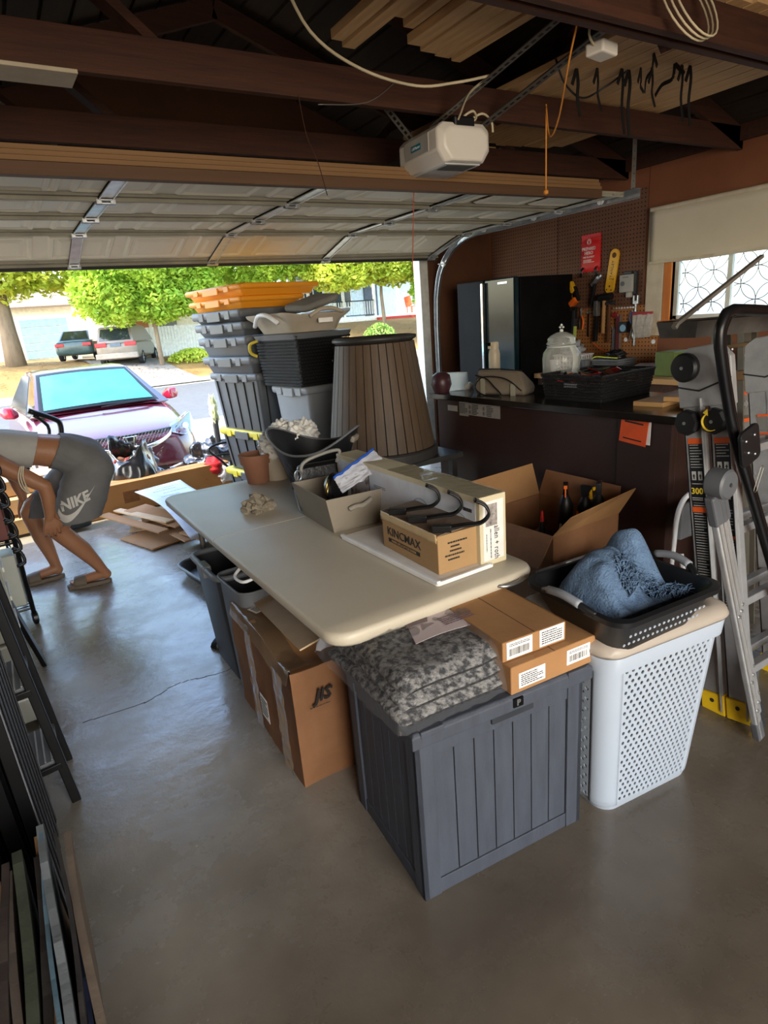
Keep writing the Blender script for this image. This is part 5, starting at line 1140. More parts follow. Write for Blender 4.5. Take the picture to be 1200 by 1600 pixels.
# woven charcoal tray with red packets
wm = M('woven_charcoal', '#2a2a2c', .55, col2='#3d3d3f', scale=60, kind='wave', bump=.9, bscale=80)
wt2 = thing('woven_tray', 'charcoal woven plastic tray filled with small red packets on the bar', 'basket', (2.60, 2.12, BZ), math.radians(3))
def woven(t, w, d, h, e, mat, hole=None, nu=34, nv=9):
    o = lambda s, u, v: {0: (-e*v+(w+2*e*v)*u, -e*v, h*v), 1: (w+e*v, -e*v+(d+2*e*v)*u, h*v), 2: (w+e*v-(w+2*e*v)*u, d+e*v, h*v), 3: (-e*v, d+e*v-(d+2*e*v)*u, h*v)}[s]
    for s in range(4):
        ln = w if s % 2 == 0 else d; n = max(6, int(nu*ln/max(w, d)))
        b = MB(); nrm = {0: Vector((0, -1, 0)), 1: Vector((1, 0, 0)), 2: Vector((0, 1, 0)), 3: Vector((-1, 0, 0))}[s]
        for j in range(nv):
            P = []
            for i in range(n*2+1):
                u = i/(n*2); p = Vector(o(s, u, (j+.5)/nv))+nrm*(.0022*math.sin(PI*i+PI*j+PI/2)); P.append(p)
            b.tube(P, h/nv*.40, 4)
        for i in range(n): b.tube([o(s, (i+.5)/n, .02), o(s, (i+.5)/n, .98)], .0016, 4)
        b.build('woven_side', mat, t, kind='stuff')
        if hole and s in hole:
            b = MB(); c = Vector(o(s, .5, .62)); up = Vector((0, 0, 1)); al = Vector((1, 0, 0)) if s % 2 == 0 else Vector((0, 1, 0))
            b.tube([c+nrm*.003+al*a*.045+up*bz*.014 for a, bz in ((-1, -1), (1, -1), (1, 1), (-1, 1))], .004, 6, closed=True); b.build('hand_hole_rim', mat, t)
            b = MB(); b.add([c+nrm*.0035+al*a*.045+up*bz*.014 for a, bz in ((-1, -1), (1, -1), (1, 1), (-1, 1))], [(0, 1, 2, 3)]); b.build('hand_hole', mid_grey, t)
    b = MB(); b.tube([(-e, -e, h), (w+e, -e, h), (w+e, d+e, h), (-e, d+e, h)], .005, 8, closed=True); b.build('rim', mat, t, smooth=40)
    b = MB(); b.box(0, w, 0, d, 0, .004); b.build('base', mat, t)
woven(wt2, .42, .36, .135, .018, wm, hole=(3,))
for i in range(46):
    b = MB(); b.box(-.035, .035, -.018, .018, 0, .006)
    mt = [M('packet_red', '#8f1f1a', .4), M('packet_brown', '#5a2a1c', .5), M('packet_cream', '#a89a86', .5), M('packet_dark', '#2d2a38', .4), M('packet_green', '#4d5a38', .5)][random.choice([0, 0, 0, 1, 2, 3, 3, 4])]
    b.build('packet', mt, loc=(2.60+random.uniform(.0, .34), 2.20+random.uniform(0, .27), BZ+.085+random.uniform(.0, .045)), rz=(random.uniform(-.5, .5), random.uniform(-.5, .5), random.uniform(0, 3)), bevel=.001, label='small coloured packet heaped in the charcoal woven tray', cat='packet', group='packets in the woven tray')
# bags and packets at the far end of the bar
b = MB(); b.lathe([(0, 0), (.05, .0), (.07, .05), (.06, .11), (.03, .13), (0, .13)], 14); b.build('wine_pouch', M('wine_plastic', '#3a1c22', .4), loc=(2.50, 3.48-.15, BZ), smooth=50, label='dark wine-red pouch at the far corner of the bar', cat='pouch')
b = MB(); b.grid(lambda u, v: (-.10+.2*u, .01*math.sin(u*7)+.02*v, .13*v*(1-.1*u)+.0), 12, 8); b.build('blue_bag', M('bag_blue_white', '#9fc4dc', .3, col2='#e4ecf0', scale=5), loc=(2.58, 3.30, BZ), rz=(-.2, 0, -.5), thick=.012, smooth=True, label='pale blue and white zip bag at the far corner of the bar', cat='bag')
for i, (x, y) in enumerate(((2.72, 3.3), (2.78, 3.27), (2.66, 3.36-.1))):
    b = MB(); crumple(b, (0, 0, .02), .022, i*5, n=8); b.build('crumpled_paper', paper, loc=(x, y, BZ), smooth=True, label='small crumpled white paper on the far end of the bar', cat='paper', group='crumpled papers on the bar')
# stack left of the bar (dark low table, straw things, cooler)
lt_ = thing('low_table', 'dark low table under the ribbed planter', 'table', (1.68, 3.0, 0))
b = MB(); b.box(0, .72, 0, .62, .655, .69); b.build('tabletop', M('dark_grey_wood', '#2c2b2a', .5, col2='#383634'), lt_, bevel=.004)
for x in (.03, .65):
    for y in (.03, .55): b = MB(); b.box(x, x+.04, y, y+.04, 0, .655); b.build('leg', MC['dark_grey_wood'], lt_)
b = MB(); crumple(b, (0, 0, .05), .09, 9, amp=.7); b.build('straw_bundle', M('straw', '#9c8048', .9, col2='#b79a5e', scale=40, bump=.6), loc=(2.28, 3.88, .96), label='tan straw bundle behind the bar corner beside the planter', cat='straw')
b = MB(); b.box(-.16, .16, -.16, .16, 0, .9); b.build('cloth_covered_carton', M('carton_wine', '#33222a', .8), loc=(2.45, 3.98, 0), bevel=.01, label='dark wine covered carton behind the far end of the bar', cat='box')
b = MB(); b.box(-.05, .05, -.05, .05, .0, .2); b.build('white_package', paper, loc=(2.36, 3.78, .70), rz=.2, bevel=.006, label='white cardboard package tucked between planter and bar', cat='box')
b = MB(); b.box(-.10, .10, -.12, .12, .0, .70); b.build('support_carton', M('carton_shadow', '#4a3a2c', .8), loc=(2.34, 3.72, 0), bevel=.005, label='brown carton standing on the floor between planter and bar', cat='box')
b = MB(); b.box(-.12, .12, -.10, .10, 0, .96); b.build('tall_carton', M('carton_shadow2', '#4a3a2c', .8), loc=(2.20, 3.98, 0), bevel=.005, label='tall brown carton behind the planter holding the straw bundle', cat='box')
# planter
pw = M('planter_brown', '#46372a', .6, col2='#574636', scale=4, stretch=(6, 6, .6), bump=.2); pd = M('planter_groove', '#1f1813', .7)
pl_ = thing('slatted_planter', 'large round brown slatted planter turned upside down, top narrower', 'planter', (1.99, 3.30, .69))
b = MB(); b.lathe([(.33, .0), (.345, .02), (.345, .07), (.315, .075), (.225, .70), (.238, .71), (.238, .735), (.226, .74), (.215, .735), (.21, .69), (.205, .66), (0, .66)], 60); b.build('planter_shell', pd, pl_, smooth=30)
for k in range(34):
    a0 = 2*PI*(k+.06)/34; a1 = 2*PI*(k+.94)/34; b = MB(); vs = []
    for z, r in ((.072, .330), (.70, .238)):
        for rr3 in (r-.012, r+.002):
            for a in (a0, (a0+a1)/2, a1): vs.append((rr3*math.cos(a), rr3*math.sin(a), z))
    b.add(vs, [(3, 4, 10, 9), (4, 5, 11, 10), (0, 3, 9, 6), (5, 2, 8, 11), (9, 10, 7, 6), (10, 11, 8, 7), (0, 1, 4, 3), (1, 2, 5, 4)]); b.build('slat', pw, pl_)
b = MB(); b.tube([(.242*math.cos(a), .242*math.sin(a), .725) for a in [2*PI*k/60 for k in range(60)]], .013, 8, closed=True); b.build('top_ring', MC['dark_grey_wood'], pl_, smooth=True)
b = MB(); b.lathe([(.335, 0), (.35, .01), (.35, .06), (.335, .07)], 60); b.build('bottom_ring', MC['dark_grey_wood'], pl_, smooth=30)
# ================================================================== OPEN CARTON OF SPRAY BOTTLES, BASKET OF BOTTLES
oc = thing('open_carton', 'open brown cardboard box of spray bottles against the bar front', 'box', (1.92, 1.80, .0), math.radians(2))
ow, od, oh = .46, .50, .56
b = MB()
for q in ((0, .006, 0, od), (ow-.006, ow, 0, od), (0, ow, 0, .006), (0, ow, od-.006, od)): b.box(*q, 0, oh)
b.box(0, ow, 0, od, 0, .006); b.build('box_walls', cardd, oc)
def flap(pts, mat=cardd):
    b = MB(); b.add(pts, [tuple(range(len(pts)))]); b.build('flap', mat, oc, thick=.005)
flap([(0, 0, oh), (ow, 0, oh), (ow+.02, -.07, oh+.13), (.02, -.08, oh+.10)], cardb)
flap([(ow, 0, oh), (ow, od, oh), (ow+.035, od-.02, oh+.13), (ow+.035, .02, oh+.12)])
flap([(0, od, oh), (ow, od, oh), (ow, od+.05, oh+.16), (0, od+.05, oh+.15)], cardb)
flap([(0, 0, oh), (0, od, oh), (-.10, od, oh-.12), (-.09, 0, oh-.13)])
b = MB(); b.box(.01, ow-.01, .01, od-.01, .30, .34); b.build('inner_board', cardb, oc)
def spray(x, y, z, body, trig, lab, tall=.2, grp=None):
    t = thing('spray_bottle', lab, 'bottle', (x, y, z), random.uniform(0, 6), grp)
    b = MB(); b.lathe([(0, 0), (.034, 0), (.037, .02), (.037, tall*.6), (.02, tall*.8), (.012, tall*.86), (0, tall*.87)], 20); b.build('bottle_body', body, t, smooth=40)
    b = MB(); b.loft([[(-.012, -.014, tall*.85), (.012, -.014, tall*.85), (.012, .014, tall*.85), (-.012, .014, tall*.85)], [(-.02, -.012, tall+.03), (.045, -.01, tall+.03), (.045, .01, tall+.03), (-.02, .012, tall+.03)]]); b.build('trigger_head', body, t, bevel=.004)
    b = MB(); b.bar((.03, 0, tall+.015), (.035, 0, tall-.035), .012, .006); b.box(.045, .052, -.008, .008, tall+.012, tall+.028); b.build('trigger', trig, t)
orn = M('orange_plastic', '#d9641a', .4); yel = M('yellow_plastic', '#dba81c', .4)
spray(2.24, 2.02, .47, black, orn, 'black spray bottle with orange trigger, left of the pair in open carton')
spray(2.32, 1.97, .46, black, yel, 'black spray bottle with yellow nozzle, middle one in open carton', .19)
spray(2.37, 1.93, .47, dark_grey, orn, 'dark spray bottle, rightmost in the open carton', .19)
for i, (x, y, h, mt, lab) in enumerate([(2.06, 2.00, .26, M('red_cap', '#b5241c', .4), 'tube with red cap in open carton, left'), (2.19, 1.90, .25, orn, 'white tube with orange cap in open carton'), (2.11, 1.93, .20, white, 'small white cone-tipped tube in open carton')]):
    t = thing('glue_tube', lab, 'tube', (x, y, .342), random.uniform(0, 3)); b = MB(); b.lathe([(0, 0), (.018, 0), (.018, h*.6), (.006, h*.85), (0, h*.85)], 14); b.build('tube_body', [black, white, white][i], t, smooth=40)
    b = MB(); b.lathe([(.007, h*.62), (.009, h*.84), (.005, h), (0, h)], 12); b.build('cap', mt, t, smooth=40)
b = MB(); crumple(b, (0, 0, .05), .06, 4, amp=.7); b.build('crumpled_rag', MC['bag_white'], loc=(2.02, 1.88, .35), smooth=True, label='crumpled white paper inside the open carton', cat='paper')
b = MB(); b.lathe([(0, 0), (.05, 0), (.05, .12), (0, .16)], 18); b.build('grey_can', MC['odd_brown'], loc=(2.13, 2.06, .342), smooth=40, label='brown domed can inside the open carton', cat='can')
bb = thing('bottle_basket', 'grey plastic basket of white-capped bottles behind the laundry basket', 'basket', (1.72, 1.42, .36), math.radians(-3))
b = MB(); fb = lambda s: (lambda u, v: {0: (.40*u-.01*v, -.01*v, .12*v), 1: (.40+.01*v, .27*u, .12*v), 2: (.40-.40*u, .27+.01*v, .12*v), 3: (-.01*v, .27-.27*u, .12*v)}[s])
for s in range(4): b.holes(fb(s), 12 if s % 2 == 0 else 8, 4, .26, .3)
b.box(0, .4, 0, .27, 0, .004); b.build('basket_body', mid_grey, bb, thick=.003)
b = MB(); b.tube([(-.01, -.01, .12), (.41, -.01, .12), (.41, .28, .12), (-.01, .28, .12)], .008, 8, closed=True); b.build('rim', M('rim_grey_light', '#85868a', .5), bb, smooth=40)
for i, (x, y) in enumerate([(1.80, 1.50), (1.86, 1.56), (1.96, 1.58), (2.03, 1.52), (1.90, 1.48), (1.83, 1.62)]):
    t = thing('capped_bottle', 'small bottle with ribbed white cap in the grey basket', 'bottle', (x, y, .365), 0, 'white-capped bottles in the grey basket')
    b = MB(); b.lathe([(0, 0), (.026, 0), (.027, .10), (.015, .125), (0, .126)], 18); b.build('bottle_body', M('bottle_semi', '#a9a49c', .4), t, smooth=40)
    b = MB(); b.lathe([(.017, .115), (.018, .15), (.015, .153), (.012, .148), (0, .148)], 18); b.build('cap', white, t, smooth=40)
b = MB(); b.box(0, .09, 0, .05, 0, .004); b.build('yellow_card', yel, loc=(2.02, 1.62, .475), rz=(0, .15, .3), label='yellow card on the rim of the grey bottle basket', cat='card')
sc = carton('support_box', 'brown carton on floor carrying the grey bottle basket', (1.66, 1.40, 0), 0, .46, .33, .36, cardd)
# ================================================================== FRIDGE, BENCH, WALL TOOLS
fb_ = M('fridge_black', '#060607', .6, spec=.1); fgl = M('fridge_gloss', '#10262b', .1, spec=.3)  # glossy door tinted teal: the reflection of outside is put into its colour
fr_ = thing('refrigerator', 'tall black refrigerator with glossy door in the far right corner', 'fridge', (3.98, 4.17, 0))
b = MB(); b.box(.05, .70, 0, .80, .02, 1.78); b.build('cabinet', fb_, fr_, bevel=.006)
b = MB(); b.box(-.01, .048, .01, .40, .04, 1.785); b.build('door', fgl, fr_, bevel=.012)
b = MB(); b.box(-.01, .048, .41, .80, .04, 1.785); b.build('door', fb_, fr_, bevel=.012)
b = MB(); b.box(-.045, -.015, .385, .42, .25, 1.76); b.box(-.02, 0, .39, .41, .3, .34); b.box(-.02, 0, .39, .41, 1.68, 1.72); b.build('handle', chrome, fr_, bevel=.006)
b = MB(); b.box(-.012, -.009, .10, .22, 1.735, 1.752); b.build('badge', steel, fr_)
benchw = M('bench_wood', '#a9804f', .6, col2='#bb9262', scale=3, stretch=(10, 1, 10))
bn = thing('workbench', 'wooden workbench along the pegboard wall', 'workbench', (4.12, 2.05, 0))
b = MB(); b.box(0, .60, 0, 2.05, .91, .95); b.build('bench_top', benchw, bn, bevel=.003)
b = MB(); b.box(.02, .05, .03, 2.02, .80, .91); b.build('apron', darkwood, bn)
for y in (.04, .98, 1.93): b = MB(); b.box(.03, .11, y, y+.08, 0, .91); b.build('leg', darkwood, bn)
b = MB(); b.box(.05, .58, .05, 2.0, .35, .38); b.build('lower_shelf', darkwood, bn)
for i, (y, w, h, mt) in enumerate([(2.2, .3, .3, black), (2.6, .35, .34, dark_grey), (3.1, .3, .28, M('crate_olive', '#53552d', .7)), (3.55, .34, .3, black)]):
    b = MB(); b.box(0, .4, 0, w, 0, h, taper=(.01, .01)); b.build('storage_crate', mt, loc=(4.18, y, .381), bevel=.01, label=['black crate on the bench shelf nearest the camera', 'dark grey crate on the bench shelf', 'olive crate on the bench shelf', 'black crate on bench shelf nearest the fridge'][i], cat='crate')
WX = XR-.009
# red fire blanket pouch
rb = thing('red_pouch', 'red fire-blanket pouch hanging on pegboard with white printing', 'pouch', (WX, 3.995, 1.80))
redm = M('pouch_red', '#c42127', .45, col2='#d62a2e', scale=4)
b = MB(); b.grid(lambda u, v: (-.012-.022*math.sin(PI*u)*math.sin(PI*min(1, v*1.1)) - .003*math.sin(v*20), .105-.21*u, -.02+.31*v), 14, 14); b.grid(lambda u, v: (-.002, -.105+.21*u, -.02+.31*v), 3, 3); b.build('pouch_body', redm, rb, smooth=True)
for y in (.07, -.07):
    b = MB(); P = arc([(-.02, y, .02), (-.04, y*1.15, -.01), (-.03, y*1.25, -.06)], 4)
    for p, q in zip(P, P[1:]): b.bar(p, q, .022, .003, up=(1, 0, 0))
    b.build('pull_strap', black, rb)
lettering('PREPARED', .038, white, rb, face_m((-.037, 0, .17), (0, -1, 0), (0, 0, 1)), xs=.85); lettering('HERO', .038, white, rb, face_m((-.037, 0, .135), (0, -1, 0), (0, 0, 1)), xs=.95)
lettering('FIRE BLANKET', .02, white, rb, face_m((-.037, 0, .102), (0, -1, 0), (0, 0, 1)))
print_lines(rb, white, face_m((-.036, 0, .07), (0, -1, 0), (0, 0, 1)), .12, .03, 3, seed=4)
b = MB(); b.X = face_m((-.036, 0, .228), (0, -1, 0), (0, 0, 1)); b.tube([(.022*math.cos(a), .022*math.sin(a), 0) for a in [2*PI*k/20 for k in range(20)]], .0016, 4, closed=True); b.tube(arc([(-.008, -.014, 0), (-.012, 0, 0), (0, .015, 0), (.012, 0, 0), (.008, -.014, 0)], 3), .0025, 4); b.build('flame_emblem', white, rb)
# yellow level / jig plate
yl = thing('yellow_level', 'yellow long-handled tool plate hanging on pegboard right of red pouch', 'tool', (WX-.012, 3.755, 1.77), (math.radians(9), 0, 0))
b = MB(); poly = rrect(-.045, .045, -.19, .17, .044, 6); b.prism([(x*(1 if y > -.1 else 1.02), y) for x, y in poly], -.008, .008)
for i, v in enumerate(b.v): b.v[i] = (v[2], -v[0], v[1])
b.build('plate', yel, yl, bevel=.002)
b = MB(); b.X = face_m((-.009, 0, .12), (0, -1, 0), (0, 0, 1)); b.cyl((0, 0), .022, 0, .001, 16); b.X = face_m((-.009, .0, -.13), (0, -1, 0), (0, 0, 1)); b.cyl((0, 0), .009, 0, .001, 12); b.cyl((-.025, -.03), .007, 0, .001, 12); b.cyl((.022, -.03), .007, 0, .001, 12); b.cyl((.025, .06), .006, 0, .001, 12); b.build('dark_openings', M('opening_brown', '#5b3a10', .6), yl)
lettering('STANLEY', .034, MC['opening_brown'], yl, face_m((-.009, 0, .0), (0, 0, 1), (0, 1, 0)), name='plate_lettering', space=1.15)
# grey meter box
mb_ = thing('grey_laser_box', 'pale grey plastic gauge hanging on pegboard left of the window', 'tool', (WX, 3.58, 1.62))
b = MB(); b.box(-.05, 0, -.055, .075, -.04, .10); b.build('case', M('case_grey', '#a5a49e', .5), mb_, bevel=.006)
b = MB(); b.box(-.03, 0, -.08, -.05, -.06, .12); b.box(-.04, -.01, -.04, .04, .1, .125); b.build('clamp', dark_grey, mb_, bevel=.004)
b = MB(); b.box(-.045, -.005, -.035, .01, -.085, -.04); b.build('foot', MC['case_grey'], mb_, bevel=.006)
b = MB(); b.X = face_m((-.051, .04, .03), (0, -1, 0), (0, 0, 1)); b.cyl((0, 0), .02, 0, .002, 18); b.build('dial', mid_grey, mb_)
print_lines(mb_, ink, face_m((-.0512, 0, .08), (0, -1, 0), (0, 0, 1)), .08, .012, 2, seed=3)
b = MB(); b.tube(arc([(-.02, -.07, .04), (-.03, -.085, 0), (-.02, -.075, -.05), (-.01, -.05, -.08)], 4), .006, 6); b.build('hose', black, mb_, smooth=True)
# reciprocating saw
dr = thing('power_saw', 'yellow and black cordless saw hanging by the refrigerator', 'power tool', (WX-.05, 4.17, 1.57), (0, 0, 0))
b = MB(); b.bar((-.02, .16, .02), (-.03, .03, .10), .035, .05, up=(1, 0, 0)); b.build('blade_guard', steel, dr, bevel=.01)
b = MB(); b.bar((0, .05, .12), (0, .02, -.08), .06, .05, up=(1, 0, 0)); b.bar((0, .02, .14), (0, -.03, .05), .05, .05, up=(1, 0, 0)); b.build('tool_body', yel, dr, bevel=.012)
b = MB(); b.bar((0, -.03, .10), (0, -.08, -.03), .04, .035, up=(1, 0, 0)); b.bar((0, .04, -.06), (0, .0, -.12), .05, .05, up=(1, 0, 0)); b.build('grip', black, dr, bevel=.01)
b = MB(); b.bar((-.01, -.0, -.06), (-.01, -.07, -.01), .05, .06, up=(1, 0, 0)); b.build('battery', orn, dr, bevel=.01)
# long tools on hooks
def tool(name, lab, y, ztop, parts, cat='tool', rot=0):
    t = thing(name, lab, cat, (WX-.006, y, ztop), (rot, 0, 0))
    b = MB(); b.tube([(.01, 0, -.01), (-.03, 0, -.01), (-.035, 0, .006)], .003, 6); b.build('peg_hook', steel, t)
    for pn_, mt, fn in parts:
        b = MB(); fn(b); b.build(pn_, mt, t, bevel=.003)
    return t
tool('claw_hammer', 'hammer with steel head and dark handle hanging high beside yellow tool plate', 3.90, 1.71, [('head', steel, lambda b: (b.bar((-.03, .05, -.05), (-.03, -.03, .02), .03, .03), b.bar((-.03, -.02, .0), (-.03, -.055, .03), .022, .02))), ('handle', black, lambda b: b.bar((-.03, .02, -.03), (-.03, .055, -.22), .03, .024))])
tool('rubber_mallet', 'black rubber mallet with wooden handle on pegboard', 3.80, 1.55, [('head', black, lambda b: b.tube([(-.04, .06, 0), (-.04, -.07, .01)], .032, 14)), ('handle', benchw, lambda b: b.bar((-.04, .005, -.02), (-.04, .01, -.30), .026, .02))])
tool('claw_hammer', 'steel hammer with black grip hanging left of the mallet', 3.89, 1.50, [('head', steel, lambda b: b.bar((-.03, .0, .03), (-.03, .0, -.10), .05, .04)), ('handle', black, lambda b: b.bar((-.03, .0, -.10), (-.03, .01, -.32), .036, .026))])
tool('claw_hammer', 'hammer with brown wooden handle right of the mallet', 3.755, 1.50, [('head', dark_grey, lambda b: b.tube([(-.03, .05, 0), (-.03, -.05, .005)], .016, 10)), ('handle', M('handle_brown', '#5d3a22', .5), lambda b: b.bar((-.03, 0, 0), (-.03, .005, -.33), .024, .02))])
tool('pliers', 'pliers with orange grips near the refrigerator', 4.075, 1.46, [('jaws', steel, lambda b: b.bar((-.02, 0, .02), (-.02, 0, -.05), .02, .012)), ('grip', orn, lambda b: b.tube(arc([(-.02, -.005, -.05), (-.02, -.025, -.1), (-.02, -.015, -.17)], 3), .009, 6)), ('grip', black, lambda b: b.tube(arc([(-.02, .005, -.05), (-.02, .02, -.1), (-.02, .012, -.17)], 3), .009, 6))])
tool('utility_knife', 'grey tool with yellow-green label near the refrigerator', 4.15, 1.44, [('body', dark_grey, lambda b: b.bar((-.02, 0, .02), (-.02, .01, -.2), .045, .03)), ('grip', black, lambda b: b.bar((-.02, 0, .05), (-.02, 0, -.05), .03, .03)), ('label_panel', M('label_lime', '#c8d46a', .5), lambda b: b.box(-.042, -.038, -.04, 0, -.22, -.12))])
tool('hex_driver', 'black L-shaped square on the pegboard left of hammers', 4.0, 1.44, [('blade', black, lambda b: b.box(-.012, -.006, -.008, .008, -.22, 0)), ('arm', steel, lambda b: b.box(-.014, -.006, -.10, .02, -.006, .008))])
tool('spirit_level', 'long dark red torpedo level hanging vertically on pegboard', 3.665, 1.40, [('body', M('level_dark_red', '#5a1416', .4), lambda b: b.box(-.03, -.004, -.02, .02, -.34, 0)), ('edge_rail', steel, lambda b: b.box(-.031, -.003, -.024, -.02, -.34, 0))])
tool('steel_ruler', 'thin patterned steel ruler beside the dark red level', 3.72, 1.30, [('blade', mid_grey, lambda b: b.box(-.008, -.004, -.018, .018, -.24, 0))])
tool('scissors', 'blue-handled scissors on pegboard', 3.52, 1.43, [('blades', steel, lambda b: b.bar((-.02, 0, -.12), (-.02, .03, -.24), .016, .006)), ('handle', M('blue_handle', '#284f86', .4), lambda b: (b.tube([(-.02, .014+.016*math.cos(a), -.06+.045*math.sin(a)) for a in [2*PI*k/14 for k in range(14)]], .006, 6, closed=True), b.tube([(-.02, -.018+.016*math.cos(a), -.06+.045*math.sin(a)) for a in [2*PI*k/14 for k in range(14)]], .006, 6, closed=True)))])
tool('tape_measure', 'black tape measure with blue face on pegboard', 3.60, 1.31, [('case', black, lambda b: b.box(-.05, -.004, -.04, .04, -.06, .03)), ('dial', M('dial_blue', '#7fa9c8', .4), lambda b: (setattr(b, 'X', face_m((-.05, -.005, -.02), (0, -1, 0), (0, 0, 1))), b.cyl((0, 0), .03, 0, .004, 18)))])
tool('wrench', 'long pale steel combination wrench on pegboard left of the gloves', 3.50, 1.50, [('shaft', steel, lambda b: b.box(-.02, -.01, -.009, .009, -.36, 0)), ('jaw', steel, lambda b: (b.box(-.024, -.006, -.028, -.01, 0, .05), b.box(-.024, -.006, .01, .028, 0, .05), b.box(-.024, -.006, -.028, .028, -.02, .008))), ('ring', steel, lambda b: b.tube([(-.015, .022*math.cos(a), -.27+.03*math.sin(a)) for a in [2*PI*k/14 for k in range(14)]], .008, 6, closed=True))])
for k in range(8):
    b = MB(); b.tube([(0, 0, 0), (-.05, 0, 0), (-.055, 0, .012)], .003, 5); b.box(-.05, -.044, -.008, .008, -.006, .006)
    b.build('peg_hook', steel, loc=(WX, 3.70-.028*k, 1.455), label='small steel peg hook in the row above the gloves', cat='hook', group='row of empty peg hooks')
b = MB(); b.tube([(0, -.0, 0), (0, .04, 0)], .02, 12); b.build('wire_spool', M('spool_red', '#8c2026', .4), loc=(WX-.03, 3.68, 1.40), label='dark red round reel beside the mallet handle', cat='reel')
gl = thing('work_gloves', 'pale patterned work gloves clipped on the pegboard below hooks', 'gloves', (WX-.02, 3.42, 1.40))
for k in range(4):
    b = MB(); b.loft([[(-.01, -.03+.012*math.sin(k), 0), (.005, -.03, 0), (.005, .03, 0), (-.012, .03, 0)], [(-.03, -.04, -.10), (.005, -.04, -.10), (.005, .04, -.10), (-.03, .035, -.10)], [(-.012, -.035, -.19+.02*(k % 2)), (.004, -.035, -.19), (.004, .03, -.2), (-.012, .03, -.2)]])
    b.build('glove', M('glove_grey', '#9d978f', .85, col2='#c4beb4', scale=30), gl, loc=(-.008*(k % 2), .075-.05*k, 0), rz=(.12*(k-1.5), 0, 0), bevel=.01)
b = MB(); b.box(-.02, .0, -.09, .10, -.01, .012); b.build('cuff_band', M('cuff_red', '#a5343a', .6), gl, bevel=.004)
for (y, z) in ((3.60, 1.19), (3.33, 1.17)):
    b = MB(); b.X = RY(-PI/2); b.cyl((0, 0), .018, 0, .006, 16); b.build('round_sticker', white, loc=(WX, y, z), label='small round white sticker on the lower pegboard ' + ('under the tape measure' if y > 3.5 else 'near the window'), cat='sticker')
oc1 = orange_c
cord('orange_lead', [(WX-.03, 3.93, 1.17), (WX-.04, 3.85, 1.12), (WX-.05, 3.75, 1.09), (WX-.05, 3.66, 1.06), (WX-.03, 3.60, 1.05)], .004, M('bright_orange_cord', '#e05a2a', .5), 'bright orange cord draped on the lower pegboard')
b = MB(); b.box(-.02, .01, -.02, .02, -.05, .02); b.build('red_padlock', M('red_cap', '#b5241c', .4), loc=(WX-.02, 3.72, 1.03), bevel=.006, label='small red tag hanging by the orange cord', cat='tag')
# baskets on the bench
wbk = thing('white_bench_basket', 'white slotted plastic basket of plastic wrap on the bench', 'basket', (4.40, 3.86, .951))
b = MB(); f2 = lambda s: (lambda u, v: {0: (.20*u, -.008*v, .13*v), 1: (.20+.008*v, .26*u, .13*v), 2: (.20-.20*u, .26+.008*v, .13*v), 3: (-.008*v, .26-.26*u, .13*v)}[s])
for s in range(4): b.holes(f2(s), 7, 3, .22, .38, stag=False)
b.box(0, .2, 0, .26, 0, .004); b.build('basket_body', white, wbk, thick=.003)
b = MB(); b.tube([(-.008, -.008, .13), (.208, -.008, .13), (.208, .268, .13), (-.008, .268, .13)], .006, 6, closed=True); b.build('rim', white, wbk)
b = MB(); crumple(b, (0, 0, 0), .085, 12, amp=.7); b.build('plastic_wrap', M('wrap_clear_grey', '#b5bac2', .2, spec=.8), loc=(4.50, 3.99, 1.10), smooth=True, label='crumpled clear plastic wrap in white bench basket', cat='wrap')
gbk = thing('grey_bench_basket', 'grey woven basket on the bench near the window', 'basket', (4.38, 3.42, .951))
woven(gbk, .22, .24, .10, .008, mid_grey, nu=16, nv=6)
b = MB(); crumple(b, (0, 0, 0), .07, 15, sq=(1, 1.2, .6)); b.build('black_cloth', hbm, loc=(4.49, 3.52, 1.08), smooth=True, label='black bundle on top of the grey bench basket', cat='cloth')
cord('lime_cord', [(4.36, 3.66, 1.06), (4.34, 3.6, 1.08), (4.35, 3.5, 1.075), (4.36, 3.4, 1.07)], .006, M('lime', '#c3d04a', .5), 'lime green cord over the rim of the grey bench basket')
for i, (x, y, lab) in enumerate([(4.3, 4.05, 'white paper cup on the bench behind the glass jar'), (4.36, 4.0-.27, 'grey metal cup on the bench')]):
    t = thing('cup', lab, 'cup', (x, y, .951)); b = MB(); b.lathe([(0, 0), (.032, 0), (.042, .10), (.038, .10), (.03, .006), (0, .006)], 20); b.build('cup_body', [white, mid_grey][i], t, smooth=40)
for i, (x, y, w, d, h, mt, lab) in enumerate([(4.35, 2.9, .2, .16, .18, M('olive_jar', '#5c6a34', .4), 'olive green canister on the bench behind ladder'), (4.4, 2.6, .22, .18, .12, paper, 'white paper stack on the bench behind ladder'), (4.4, 3.15, .25, .18, .07, M('foil_grey', '#6d7076', .3), 'grey foil packet on the bench under the window'), (4.45, 2.35, .2, .2, .2, dark_grey, 'dark grey box on the bench behind ladder')]):
    b = MB(); b.box(-w/2, w/2, -d/2, d/2, 0, h); b.build(['canister', 'paper_stack', 'foil_packet', 'grey_case'][i], mt, loc=(x, y, .951), rz=.2*i, bevel=.01, label=lab, cat='box')
